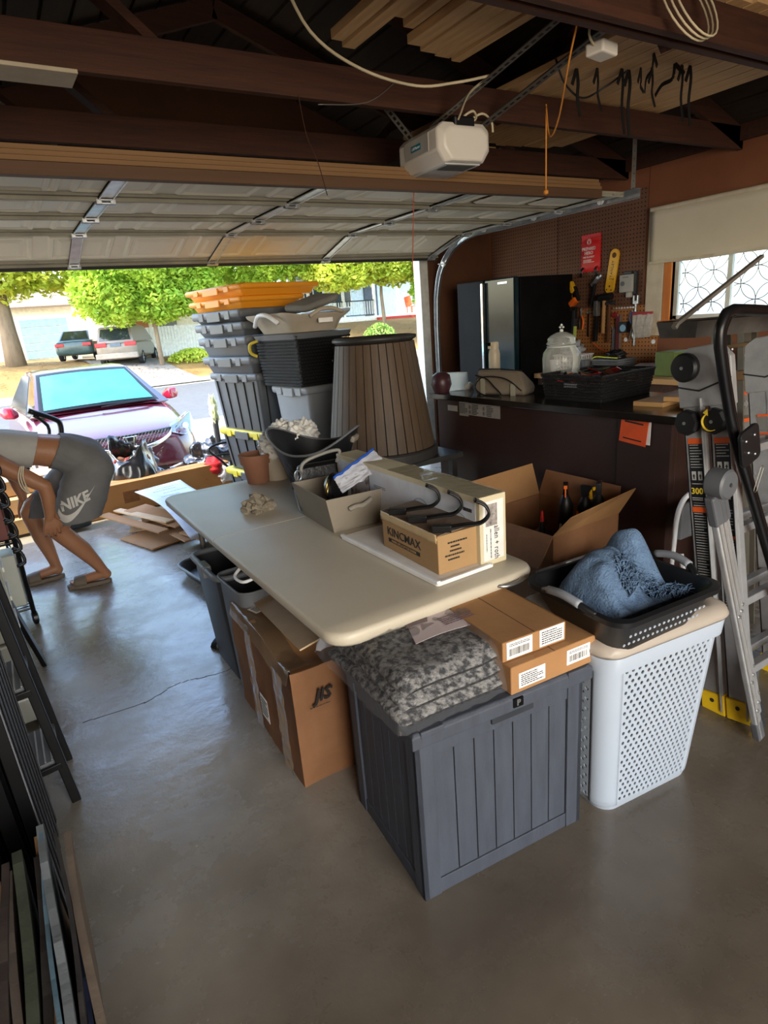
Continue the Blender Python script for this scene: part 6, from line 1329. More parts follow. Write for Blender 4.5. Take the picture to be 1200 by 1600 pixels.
# ================================================================== LADDERS AT THE RIGHT
lad = thing('folding_ladder', 'grey aluminium multi-position ladder with black warning labels leaning by the bar', 'ladder', (2.06, 1.05, 0), (math.atan(-.155), 0, 0))
LH = 1.36
grl = M('ladder_grey', '#a3a4a6', .42, metal=.5, scale=12); lblk = M('label_black', '#141417', .5); lor = M('label_orange', '#d4571c', .5); ygf = M('ladder_yellow_foot', '#e8bf1e', .45)
for sx, x in ((0, 0), (1, .42)):
    for k, y in enumerate((-.045, .052)):
        b = MB(); b.box(x-.004, x, y-.04, y+.04, 0.02, LH-.16); b.box(x-.022 if sx == 0 else x, x+.022 if sx else x, y-.04, y-.036, .02, LH-.16); b.box(x-.004, x+.026, y-.040, y-.034, .02, LH-.16); b.box(x-.004, x+.026, y+.034, y+.04, .02, LH-.16)
        b.box(x-.007, x-.002, y-.042, y-.030, .02, LH-.14); b.build('stile', grl, lad, bevel=.001)
        b = MB(); b.box(x-.012, x+.03, y-.045, y+.045, 0, .085); b.X = TR(x-.014, y, .055) @ RY(PI/2); b.build('foot', ygf, lad, bevel=.004)
        b = MB(); b.X = TR(x-.0125, y, .055) @ RY(-PI/2); b.cyl((0, 0), .008, 0, .002, 12); b.build('foot_bolt', dark_grey, lad)
for k, y in enumerate((-.045, .052)):
    for z in [.18+.27*i for i in range(4)]:
        b = MB(); b.box(0, .42, y-.018, y+.018, z-.014, z+.014); b.build('rung', grl, lad, bevel=.003)
# labels on the near stiles
def wlabel(y, z0, z1, rows, parts, seed):
    b = MB(); b.box(-.0052, -.0042, y-.027, y+.027, z0, z1); l = b.build('warning_label', lblk, lad)
    wht = M('label_print', '#a8a8a4', .6)
    print_lines(l, wht, face_m((-.0055, y, (z0+z1)/2), (0, -1, 0), (0, 0, 1)), .044, (z1-z0)*.94, rows, seed=seed, lh=.3)
    for (q0, q1, mt) in parts:
        b = MB(); b.box(-.0062, -.0056, y-.027, y+.027, q0, q1); b.build('label_band', mt, l)
    return l
l1 = wlabel(.052, .42, 1.06, 60, [(1.04, 1.06, lor), (.79, .81, lor), (.50, .515, lor), (.9, .955, lblk), (.825, .89, lblk)], 3)
lettering('300', .032, M('label_yellow', '#e2c43a', .5), l1, face_m((-.0066, .056, .868), (0, -1, 0), (0, 0, 1)), bold=.0006, xs=.95)
print_lines(l1, M('label_print', '#a8a8a4', .6), face_m((-.0066, .056, .84), (0, -1, 0), (0, 0, 1)), .04, .014, 2, seed=5)
l2 = wlabel(-.045, .42, 1.06, 60, [(1.04, 1.06, lor), (.70, .712, lor), (.93, .99, lblk), (.83, .89, lblk)], 6)
for (lx, yy, zz) in ((l1, .052, .925), (l2, -.045, .96), (l2, -.045, .86)):
    for dy in (-.012, .012):
        b = MB(); b.X = face_m((-.0067, yy+dy, zz), (0, -1, 0), (0, 0, 1)); b.box(-.008, .008, -.016, .016, 0, .0004); b.build('pictogram_panel', M('label_print', '#a8a8a4', .6), lx)
        b = MB(); b.X = face_m((-.0073, yy+dy, zz), (0, -1, 0), (0, 0, 1)); b.box(-.002, .002, -.012, .006, 0, .0004); b.box(-.005, .005, -.002, .001, 0, .0004); b.build('pictogram', lblk, lx)
# hinge plates and knobs
for x in (0, .42):
    b = MB(); poly = [(-.095, 1.17), (.098, 1.17), (.098, 1.26), (.09, 1.35), (.05, 1.375), (-.06, 1.375), (-.095, 1.33)]
    b.prism(poly, 0, .03)
    for i, v in enumerate(b.v): b.v[i] = (x-.012+v[2], v[0], v[1])
    b.build('hinge_plate', grl, lad, bevel=.004)
    b = MB(); b.tube([(x-.014, .10, 1.245), (x-.014, .02, 1.225), (x-.014, -.095, 1.26)], .003, 5); b.cyl((0, 0), 0.001, 0, .001, 4); b.build('hinge_joint', black, lad)
    if x == 0:
        for (y, z, r) in ((.055, 1.31, .050), (.06, 1.12, .046), (-.038, 1.12, .046)):
            b = MB(); b.X = TR(-.012, y, z) @ RY(-PI/2)
            b.lathe([(0, 0), (r*.9, 0), (r, .008), (r, .024), (r*.86, .034), (0, .036)], 8 if r < .05 else 20); kn = b.build('lock_knob', black, lad, smooth=30)
            b = MB(); b.X = TR(-.049, y, z) @ RY(-PI/2); b.cyl((0, 0), .006, 0, .002, 10); b.build('knob_centre', steel, kn)
        b = MB(); P = [(-.050, -.038+.030*math.cos(a), 1.12+.030*math.sin(a)) for a in [math.radians(q) for q in range(-110, 85, 15)]]
        for p, q in zip(P, P[1:]): b.bar(p, q, .002, .012, up=(1, 0, 0))
        b.add([(-.0515, -.038+.045*math.cos(a), 1.12+.045*math.sin(a)) if i < 0 else p for i, p in enumerate([(-.051, -.030, 1.165), (-.051, -.030, 1.14), (-.051, -.012, 1.152)])], [(0, 1, 2)]); b.build('arrow_mark', M('label_yellow', '#e2c43a', .5), kn)
for (yy, zz, down) in ((.0, 1.05, 0), (.0, .98, 1)):
    b = MB(); b.box(.414, .416, -.06, .06, zz-.03, zz+.03); q = b.build('arrow_label', M('label_grey', '#6c6a66', .6), lad)
    b = MB(); b.box(.4125, .4138, -.06, .06, zz+.026, zz+.034); b.build('label_band', lor, q)
# second aluminium ladder section behind, with orange labels
ext = thing('extension_ladder', 'brownish aluminium ladder section with orange bands behind the black tube frame', 'ladder', (2.62, 1.42, 0), (math.atan(-.10), 0, math.radians(-8)))
for x in (0, .16):
    b = MB(); b.box(x-.045, x+.045, -.004, 0, 0, 1.36); b.box(x-.045, x-.038, -.03, 0, 0, 1.36); b.box(x+.038, x+.045, -.03, 0, 0, 1.36); b.build('stile', M('ladder_shade_brown', '#6d675d', .5, metal=.5), ext, bevel=.001)  # brownish stiles, colour darkened to carry the shade behind the tube frame
b = MB(); b.box(-.045, .205, -.05, 0, 1.16, 1.20); b.box(-.045, .205, -.045, 0, 1.30, 1.315); b.build('top_bracket', M('brass_steel', '#9b8a6a', .4, metal=.8), ext, bevel=.003)
for (z, a) in ((1.05, 1), (.93, -1)):
    b = MB(); b.box(.122, .198, -.0062, -.005, z-.05, z+.055); q = b.build('warning_label', M('label_grey', '#6c6a66', .6), ext)
    b = MB(); b.box(.122, .198, -.0072, -.0062, z+.04, z+.055); b.build('label_band', lor, q)
    b = MB(); b.X = TR(.16, -.007, z); b.prism([(-.02, -.008), (.0, -.008), (0, -.02), (.022, 0), (0, .02), (0, .008), (-.02, .008)], 0, .0006)
    for i, v in enumerate(b.v): b.v[i] = (v[0], -.0072-.0006*(v[2] != 0), z+(v[1]+.007))
    b.build('arrow_mark', M('label_print', '#a8a8a4', .6), q)
for k in range(4): b = MB(); b.X = TR(.13+.02*k, -.004, 1.24+.02*(k % 2)) @ RX(PI/2); b.cyl((0, 0), .006, 0, .004, 10); b.build('rivet', steel, ext)
# black tubular frame
bf = thing('black_tube_frame', 'black bent tubular steel frame leaning in front of the ladders at right edge', 'frame', (2.30, .95, 0), 0)
t1 = [(-.18, .25, 1.455), (-.40, .15, 1.475), (-.425, .15, 1.45), (-.42, .15, 1.38), (-.36, .15, 1.25), (-.26, .12, .98), (-.10, .08, .62), (.02, .04, .32), (.10, 0, .02)]
P = arc([(.05, .16, 1.44), (-.20, .15, 1.462), (-.36, .15, 1.474)], 3)+arc([(-.40, .15, 1.465), (-.425, .15, 1.42), (-.42, .15, 1.37)], 4)+arc([(-.385, .15, 1.28), (-.31, .14, 1.08), (-.20, .10, .80), (-.09, .06, .52), (.02, .03, .24), (.11, 0, .02)], 3)
b = MB(); b.tube(P, .0165, 12); b.build('front_tube', blackm, bf, smooth=True)
b = MB(); b.tube([Vector(p)+Vector((.10, .05, -.01)) for p in P], .014, 10); b.build('rear_tube', blackm, bf, smooth=True)
b = MB(); b.X = TR(-.30, .105, 1.05) @ RX(PI/2) @ RZ(.3); b.prism(rrect(-.045, .06, -.065, .06, .02, 3), .0, .012); b.build('joint_plate', black, bf, bevel=.003)
for (x, z) in ((-.33, 1.07), (-.285, 1.085), (-.27, 1.02), (-.31, 1.03), (-.395, 1.36), (-.24, .9), (-.17, .76)):
    b = MB(); b.X = TR(x, .093 if z > .95 and z < 1.2 else .128, z) @ RX(PI/2); b.lathe([(0, 0), (.006, .001), (.004, .006), (0, .007)], 10); b.build('bolt', steel, bf, smooth=True)
b = MB(); b.X = TR(-.24, .085, .93) @ RX(PI/2) @ RZ(-.37); b.tube([(x, y, 0) for x, y in rrect(-.009, .009, -.045, .045, .008, 4)], .001, 4, closed=True); b.build('embossed_mark', MC['strap_dark_steel'], bf)
b = MB(); b.box(-.14, -.115, .075, .079, .86, .872); b.build('yellow_sticker', M('label_yellow', '#e2c43a', .5), bf)
# long black tray resting on top
bt = thing('black_trough', 'dusty black plastic trough lying across the ladder tops by the window', 'trough', (2.03, 1.28, 1.385), math.radians(-3))
b = MB(); b.loft([[(.01, .0, .0), (.95, .0, -.02), (.95, .16, -.02), (.01, .14, 0)], [(0, -.01, .055), (.97, -.01, .04), (.97, .17, .04), (0, .15, .055)], [(.01, .0, .058), (.96, .0, .043), (.96, .16, .043), (.01, .14, .058)], [(.02, .01, .03), (.95, .01, .02), (.95, .15, .02), (.02, .13, .03)]], cap=True); b.build('trough_body', M('dusty_black', '#252323', .6, col2='#4a4642', scale=5, contrast=.15), bt, smooth=35)
rd = thing('grey_rod', 'thin grey square metal rod slanting up across the lit window', 'rod', (1.90, 1.26, 1.44), 0)
b = MB(); b.bar((0, 0, 0), (.58, .06, .20), .014, .012); b.bar((0, 0, 0), (-.012, 0, -.012), .016, .012); b.build('rod_body', M('rod_grey', '#77736c', .5, metal=.5), rd)
# closed aluminium tripod / step stool legs
alt = thing('folded_tripod', 'folded aluminium leg stand with round grey cap leaning beside the ladder', 'stand', (1.90, .93, 0), 0)
capm = M('grey_cap', '#4e5054', .5)
top = Vector((-.215, .03, .985)); 
for k, (dx, dy) in enumerate(((0, 0), (.042, .012), (.088, .03))):
    p = top+Vector((dx, dy, -.06-.006*k)); q = Vector((.10+dx*.55, -.02+dy, .03+.02*k))
    b = MB(); b.bar(p, q, .030, .02, up=(0, 1, 0)); lg = b.build('leg', grl, alt, bevel=.004)
    d = (q-p).normalized(); nx = Vector((0, -1, 0)).cross(d).normalized()
    b = MB(); b.bar(p+Vector((0, -.012, 0))-nx*.007, q+Vector((0, -.012, 0))-nx*.007, .006, .006, up=(0, 1, 0)); b.build('leg_ridge', M('aluminium_bright', '#e0e0de', .3, metal=.8), lg)
    b = MB(); b.bar(p-d*.05, p+d*.05, .038, .03, up=(0, 1, 0)); b.build('socket', capm, alt, bevel=.006)
    b = MB(); b.bar(q-d*.07, q+d*.01, .036, .026, up=(0, 1, 0)); b.build('leg_foot', dark_grey if k else capm, alt, bevel=.004)
    for s_ in (.42, .72, .86):
        b = MB(); c_ = p.lerp(q, s_)+Vector((0, -.014, 0)); b.X = TR(*c_) @ RX(PI/2); b.lathe([(0, -.001), (.006, 0), (.004, .004), (0, .005)], 10); b.build('rivet', steel, alt)
b = MB(); b.X = TR(*(top+Vector((.01, -.022, .02)))) @ RX(PI/2); b.lathe([(0, -.045), (.04, -.045), (.044, -.04), (.044, .006), (.038, .012), (.0, .013)], 28); b.build('round_cap', capm, alt, smooth=30)
b = MB(); b.X = TR(*(top+Vector((.01, -.035, .02)))) @ RX(PI/2); b.cyl((0, 0), .006, 0, .002, 10); b.build('cap_screw', dark_grey, alt)
# white tubular chair edge by the ladder, plywood slab on wall side
wc = thing('white_tube_chair', 'white tubular folding chair standing between the bar end and ladder', 'chair', (2.34, 1.42, 0))
b = MB(); b.tube(arc([(0, .1, .02), (.0, .08, .45), (-.02, .06, .62), (.0, .05, .70), (.05, .04, .73), (.2, .04, .73), (.25, .05, .68), (.25, .08, .02)], 5), .011, 8); b.build('frame', white, wc, smooth=True)
b = MB(); b.tube([(0, -.05, .02), (.03, .06, .45)], .011, 8); b.tube([(.25, -.05, .02), (.25, .06, .45)], .011, 8); b.build('leg', white, wc)
b = MB(); b.box(.0, .25, .05, .075, .52, .68); b.build('backrest', mid_grey, wc, bevel=.01)
for i, (z, w) in enumerate(((1.06, .30), (1.085, .24))):
    b = MB(); b.box(0, .5, 0, w*.5, 0, .022); b.build('wood_offcut', benchw, loc=(2.62+.05*i, 1.78-.1*i, .99-.0+z-1.02), rz=.12+.1*i, bevel=.002, label=['lower pale wood offcut lying on the bar end behind ladder', 'upper pale wood offcut lying on the bar end behind ladder'][i], cat='offcut')
# ================================================================== LEFT FOREGROUND
# black folding panels standing in a row
for k in range(7):
    t = thing('black_folding_panel', 'black slatted metal panel nearest the papers, with pale front edge' if k == 0 else 'black slatted metal panel, %s behind the pale-edged one' % ORD[k-1], 'panel', (-.15-.0*k, 1.63+.07*k, 0), (0, math.radians(-1.5), math.radians(2)), 'black slatted panels standing in a row' if k else None)
    b = MB()
    b.box(-.55, 0, 0, .022, .0, .05); b.box(-.55, 0, 0, .022, 1.02, 1.06); b.box(-.03, 0, 0, .022, 0, 1.06); b.box(-.55, -.52, 0, .022, 0, 1.06); b.build('frame', blackm, t, bevel=.002)
    b = MB()
    for j in range(9): b.box(-.52+.055*j, -.485+.055*j, .006, .016, .05, 1.02)
    b.build('slats', blackm, t)
    b = MB(); b.box(.0, .003, .002, .02, 0.01, 1.05); b.build('edge_trim', M('edge_grey', '#3c3d42', .4, metal=.5) if k else M('edge_pale', '#55565c', .5), t)
# black step frame with treads
sf = thing('black_step_frame', 'narrow black metal step frame with grey ribbed treads leaning at left', 'step ladder', (-.08, 2.13, 0), (0, math.radians(-5), 0))
for y in (0, .26):
    b = MB(); b.bar((0, y, 0), (0, y+.0, 1.02), .030, .022, up=(0, 1, 0)); b.build('post', blackm, sf, bevel=.003)
    b = MB(); b.bar((-.16, y, 0.05), (-.10, y, 1.0), .022, .02, up=(0, 1, 0)); b.build('rear_post', blackm, sf, bevel=.003)
for z in (.16, .46, .76):
    b = MB(); b.box(-.14, 0, .01, .25, z, z+.02); tr_ = b.build('tread', mid_grey, sf, bevel=.002)
    b = MB()
    for j in range(6): b.box(-.13+.021*j, -.125+.021*j, .015, .245, z+.02, z+.023)
    b.build('tread_ribs', alu, tr_)
    b = MB(); b.box(-.12, .0, -.012, .0, z-.01, z+.012); b.build('side_bracket', blackm, sf, bevel=.002)
# oval white-rimmed lid, black paddle
ol = thing('oval_lid', 'grey and white oval plastic seat lid leaning behind the black steps', 'lid', (-.12, 2.62, .0), (math.radians(6), math.radians(-8), 0))
b = MB(); P = [(0, .26+.20*math.cos(a), .24+.17*math.sin(a)) for a in [2*PI*k/32 for k in range(32)]]; b.tube(P, .014, 8, closed=True); b.build('rim', M('cream_white', '#c9cbc2', .4), ol, smooth=True)
b = MB(); b.add([(x-.006, y, z) for x, y, z in P]+[(x+.006, y, z) for x, y, z in P], [tuple(range(32)), tuple(range(63, 31, -1))]); b.build('panel', M('lid_grey', '#8e9196', .45), ol)
pdl = thing('black_plank', 'flat black plastic plank end leaning by the wheeled cart', 'plank', (-.10, 3.30, 0), (math.radians(14), math.radians(-10), 0))
b = MB(); b.prism(rrect(-.05, .05, 0, .62, .03, 4), -.01, .01)
for i, v in enumerate(b.v): b.v[i] = (v[2], v[0], v[1])
b.build('plank_body', blackm, pdl, bevel=.003)
# clear drawers tower
dt = thing('drawer_tower', 'tower of frosted clear plastic drawers at the left edge', 'drawers', (-.52, 2.68, 0), math.radians(3))
frost = M('frosted_plastic', '#b6b8ae', .35, alpha=1, spec=.6, col2='#c4c6bc', scale=2)
b = MB(); b.box(0, .02, 0, .36, 0, 1.04); b.box(.36, .38, 0, .36, 0, 1.04); b.box(0, .38, 0, .36, 1.02, 1.05); b.build('frame', M('drawer_frame', '#8e9088', .5), dt, bevel=.003)
for k in range(8):
    b = MB(); b.box(.02, .385, .01, .35, .03+.125*k, .145+.125*k); dd = b.build('drawer', frost, dt, bevel=.01)
    b = MB(); b.box(.383, .393, .08, .28, .05+.125*k, .07+.125*k); b.build('drawer_lip', M('drawer_lip', '#d3d5cd', .4), dd, bevel=.003)
cb_ = thing('cable_hooks', 'row of black hooked cables hanging on the frosted drawers', 'cable', (-.10, 3.08, .55))
b = MB()
for k in range(7): b.tube(arc([(0, .02*k, .55-.075*k), (.03, .02*k, .52-.075*k), (.035, .02*k, .47-.075*k), (.0, .02*k, .46-.075*k)], 3), .008, 6)
b.build('cable', black, cb_, smooth=True)
# wheeled black wire cart
wcr = thing('wire_cart', 'black wheeled wire-mesh cart beside the bending person', 'cart', (-.10, 3.85, 0), math.radians(6))
for (x, y) in ((0, 0), (0, .5), (-.42, 0), (-.42, .5)):
    b = MB(); b.tube([(x, y, .08), (x, y, .98)], .013, 8); b.build('post', blackm, wcr)
    b = MB(); b.X = TR(x, y, .042) @ RY(PI/2); b.lathe([(0, -.016), (.03, -.016), (.042, -.01), (.042, .01), (.03, .016), (0, .016)], 18); b.build('caster', blackm, wcr, smooth=40)
for z in (.10, .50, .96):
    b = MB(); b.tube([(0, 0, z), (0, .5, z), (-.42, .5, z), (-.42, 0, z)], .007, 6, closed=True)
    for j in range(1, 12): b.tube([(0, j*.042, z), (-.42, j*.042, z)], .003, 4)
    b.build('wire_shelf', blackm, wcr)
b = MB()
for j in range(1, 14): b.tube([(0, j*.036, .12), (0, j*.036, .36)], .0025, 4)
for j in range(7): b.tube([(0, 0, .12+.04*j), (0, .5, .12+.04*j)], .0025, 4)
b.build('wire_side', steel, wcr)
b = MB(); b.box(-.4, -.02, .02, .2, .11, .42); b.build('clear_box', frost, wcr, bevel=.008) if False else b.build('lower_box', frost, loc=(-.10, 3.87, 0), bevel=.008, label='frosted plastic box standing on the lower wire shelf', cat='box')
b = MB(); b.box(-.40, -.02, .03, .24, .51, .7); b.build('magenta_box', M('box_pinkish', '#7d4a44', .6), loc=(-.10, 3.87, 0), bevel=.008, label='reddish brown box on the middle wire shelf', cat='box')
for i, (dx, dy, dz) in enumerate(((-.05, .05, .0), (-.12, .12, .05), (-.02, .2, .02))):
    b = MB(); crumple(b, (0, 0, .08), .07, 30+i, n=34, amp=.38, sq=(1, 1, 1.3)); b.build('clear_wrapping', M('wrap_clear_grey', '#b5bac2', .2, spec=.8), loc=(-.13+dx, 3.9+dy, .97+dz), smooth=True, label='crumpled clear wrapping heaped on top of the wire cart', cat='wrap', group='wrapping on the wire cart')
# upright papers and cardboard sheets in the corner
cols = [('#7d5a38', 'leftmost brown'), ('#9b7750', 'pale tan'), ('#7d5a3b', 'second brown'), ('#94704a', 'third, taller brown'), ('#a07a50', 'broad light brown'), ('#3a302b', 'first dark'), ('#5a5048', 'grey-brown'), ('#3f4436', 'camouflage-patterned'), ('#2b2724', 'second dark, after the camouflaged'), ('#56707f', 'pale blue'), ('#6d7377', 'pale grey'), ('#2f2b2a', 'third dark'), ('#2a3350', 'navy blue'), ('#6b5d50', 'rightmost taupe')]
x = -.325
for i, (c_, nm) in enumerate(cols):
    th = random.choice([.008, .011, .015]) if i != 7 else .02; y1 = 1.42+random.uniform(-.06, .03); h = random.uniform(.40, .47); w = 0
    b = MB(); sgx = i*1.7
    b.grid(lambda u, v: (.006*math.sin(u*4+sgx)+.004*v*math.sin(sgx), -.62*u, h*v+(.008*noise.noise(Vector((u*8, sgx, 0))) if v == 1 else 0)), 14, 5)
    lab = '%s sheet among those filed upright in the bottom left corner' % nm
    b.build('filed_sheet', M('sheet_%d' % i, c_, .8, scale=14, bump=.2), loc=(x, y1, .0), rz=(0, math.radians(1.5+.5*i*.3), 0), thick=th, label=lab, cat='paper', group='sheets filed upright at lower left')
    x += th+.003
bd2 = MB(); bd2.grid(lambda u, v: (.004*math.sin(u*3)-.02*v, -.66*u, .43*v), 10, 3); bd2.build('cardboard_divider', M('divider_tan', '#957049', .8, col2='#a67f55', scale=6), loc=(-.135, 1.46, 0), thick=.006, label='tan cardboard divider on the outer side of the filed sheets', cat='cardboard')
# ================================================================== CARDBOARD PILE, LONG BOX, BAGS
pile = [(.72, 4.62, .01, .40, .50, .3, cardb), (.66, 5.18, .02, .34, .30, -.25, cardl), (.80, 5.02, .045, .40, .28, .1, cardb), (.78, 5.22, .07, .30, .22, -.1, cardl), (.92, 4.42, .075, .30, .30, .15, cardb),
        (1.00, 4.30, .10, .26, .30, .25, cardb), (.80, 4.70, .10, .09, .95, .62-.3, cardb), (.92, 4.66, .125, .20, .80, .30, cardb), (1.06, 4.34, .15, .22, .18, .2, cardl), (.88, 4.78, .145, .07, .80, .34, cardl), (.98, 5.18, .165, .3, .3, -.1, cardl)]
for i, (x, y, z, w, d, r, mt) in enumerate(pile):
    b = MB(); b.box(0, w, 0, d, 0, .012); b.build('cardboard_sheet', mt, loc=(x, y, z), rz=(random.uniform(-.02, .02), random.uniform(-.03, .03), r), bevel=.001,
        label=['widest brown cardboard piece at the bottom of the floor pile', 'pale cardboard piece at the far left of the floor pile', 'brown cardboard piece lying under the long strips, far side of pile', 'small pale cardboard piece at the far left corner of pile', 'brown cardboard piece at the near edge of the floor pile', 'brown cardboard piece nearest the table in the floor pile', 'narrow brown cardboard strip lying left across the pile', 'broad brown cardboard strip lying along the printed sheet', 'small pale cardboard square on top of the near end of pile', 'narrow pale cardboard strip on top of the pile', 'pale cardboard piece topmost at the far end of the pile'][i], cat='cardboard', group='flattened cardboard pile')
ps = thing('printed_sheet', 'long white printed sheet draped over the cardboard pile', 'sheet', (.95, 4.25, .24), (math.radians(2), 0, math.radians(6)))
b = MB(); b.grid(lambda u, v: (-.02+.40*u+.0*v, 1.22*v, .03*math.sin(v*4)+.03*u*math.sin(v*7)-.12*(1-v)**3+.02), 10, 24); b.build('sheet_body', M('printed_paper_blue', '#c9d0dc', .6), ps, thick=.004, smooth=True)
for i in range(9): print_lines(ps, mid_grey, TR(.12+.05*(i % 2), .25+.10*i, .055+.03*math.sin((.25+.1*i)/1.22*4)-.12*(1-(.25+.1*i)/1.22)**3) @ RZ(.1), .2, .02, 1, seed=i)
lbx = thing('long_carton', 'very long low cardboard carton lying across the garage threshold', 'box', (.30, 5.93, -.02), math.radians(6.5))
b = MB(); b.box(0, 1.55, 0, .22, 0, .28); b.build('box_body', M('long_carton_card', '#a06f3f', .8, col2='#b27f4c', scale=3), lbx, bevel=.003)
b = MB(); b.box(.48, .62, -.0012, 0, .09, .20); b.build('faded_tape_patch', M('patch_brown', '#8a5c33', .8, col2='#6f4526', scale=30), lbx)
b = MB(); b.box(0, 1.55, .10, .105, .28, .2808); b.build('flap_seam', MC['seam_dark'], lbx)
for i, (x, y, z, r) in enumerate([(-.35, 5.9, .0, .3), (-.25, 6.0, .16, .1), (-.3, 6.1, .30, .5)]):
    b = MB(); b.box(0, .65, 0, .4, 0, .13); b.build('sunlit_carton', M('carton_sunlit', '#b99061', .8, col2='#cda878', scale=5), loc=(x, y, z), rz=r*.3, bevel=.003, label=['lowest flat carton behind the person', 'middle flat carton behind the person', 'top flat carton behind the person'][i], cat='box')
gbm = M('bin_bag_black', '#15161a', .22, spec=.8); gbw = sheer('bin_bag_clear', '#9aa4b2', .45, .15)
def bag_shape(name, lab, loc, r, sq, mat, seed, amp=.5):
    b = MB(); crumple(b, (0, 0, r*sq[2]*.8), r, seed, n=40, sq=sq, amp=amp, freq=2.4); return b.build(name, mat, loc=loc, smooth=True, label=lab, cat='bag')
tbg = thing('rubbish_bag', 'open black rubbish bag of orange and green scraps before the car grille', 'bag', (.95, 6.32, -.05))
b = MB()
def bagf(u, v):
    a = 2*PI*u; r = (.17+.08*math.sin(PI*min(v*1.1, 1)))*(1+.16*noise.noise(Vector((math.cos(a)*2, math.sin(a)*2, v*3)))); z = .56*v+(.08*math.cos(a*2+1)+.10*max(0, math.sin(a)) if v > .8 else 0)*((v-.8)/.2 if v > .8 else 0)
    return (r*math.cos(a), r*math.sin(a)*.9, z+.02*noise.noise(Vector((math.cos(a)*5, math.sin(a)*5, v*9))))
b.grid(bagf, 60, 24, wrapu=True); b.prism([(.17*math.cos(a), .15*math.sin(a)) for a in [2*PI*k/20 for k in range(20)]], 0, .01); b.build('bag_body', gbm, tbg, smooth=True, thick=.003)
for i in range(30):
    b = MB(); crumple(b, (0, 0, 0), random.uniform(.02, .045), i, n=6); b.build('scrap', [M('scrap_orange', '#b5682c', .8), M('scrap_green', '#3d5c33', .8), M('scrap_brown', '#6b4428', .8), M('scrap_red', '#8d3024', .8)][i % 4], tbg, loc=(random.uniform(-.15, .14), random.uniform(-.14, .12), .40+random.uniform(0, .07)))
bag_shape('rubbish_bag', 'tied clear plastic rubbish bag right of the open black bag', (1.22, 6.35, -.06), .20, (1.2, .9, .85), M('bag_smoky', '#4a505a', .18, spec=.9, col2='#6c737e', scale=6), 21, .55)
bag_shape('rubbish_bag', 'small knotted grey plastic bag top in front of the car grille', (1.10, 6.45, .22), .11, (.9, .8, 1.2), M('bag_smoky', '#4a505a', .18), 25, .7)
bag_shape('rubbish_bag', 'black rubbish bag beside the yellow-lidded tote stack outside', (1.78, 6.45, -.06), .24, (1.1, .9, 1.15), gbm, 28, .4)
for i, (x, y, z, r, mt, lab) in enumerate([(1.70, 6.15, .22, .09, M('cloth_red', '#b0161c', .7), 'bright red cloth heaped on the folded hand cart'), (1.55, 6.15, .14, .07, M('cloth_crimson', '#8d1526', .7), 'crimson cloth beside the red heap outside'), (1.80, 6.10, .15, .08, M('cloth_pale', '#b9b6b8', .8), 'pale grey cloth strip right of the red heap'), (1.45, 6.15, .10, .055, M('cloth_aqua', '#a9cfd6', .7), 'small pale aqua cloth left of the red heap'), (1.85, 6.3, .05, .12, gbm, 'dark cloth heap under the red cloth')]):
    b = MB(); crumple(b, (0, 0, 0), r, 40+i, n=16, amp=.6); b.build('heaped_cloth', mt, loc=(x, y, z), smooth=True, label=lab, cat='cloth')
hc = thing('folded_hand_cart', 'thin black tubular folded cart handle standing by the long carton', 'cart', (1.56, 5.70, 0))
b = MB(); b.tube(arc([(.30, -.30, .0), (.10, -.06, .34), (.0, .0, .46), (.02, .02, .50), (.12, .05, .515), (.28, .08, .50), (.34, .06, .45), (.42, -.02, .25), (.48, -.05, .02)], 5), .011, 8); b.build('handle_tube', blackm, hc, smooth=True)
b = MB(); b.tube([(.05, .0, .42), (.26, .05, .40)], .009, 6); b.tube([(.22, .03, .40), (.30, -.05, .2)], .008, 6); b.build('cross_tube', blackm, hc)
cartoon = None
# luggage-style black handle behind the person
lh2 = thing('trolley_handle', 'black telescopic trolley handle standing in front of the car headlight', 'handle', (.30, 5.75, 0), math.radians(20))
b = MB(); b.tube([(-.05, 0, .0), (-.02, .0, .80)], .012, 8); b.tube([(.06, 0, .0), (.08, 0, .80)], .014, 8); b.build('rail', blackm, lh2)
b = MB(); b.tube(arc([(-.02, 0, .80), (-.01, 0, .9), (-.1, 0, 1.0)], 3), .014, 8); b.tube(arc([(.08, 0, .80), (.09, 0, .90), (.04, 0, .95), (-.13, 0, 1.04)], 4), .022, 10); b.tube([(-.02, 0, .78), (.08, 0, .78)], .012, 8); b.build('grip', blackm, lh2, smooth=True)
b = MB(); b.box(-.12, .14, -.08, .10, 0, .5); b.build('case_body', dark_grey, lh2, bevel=.03)
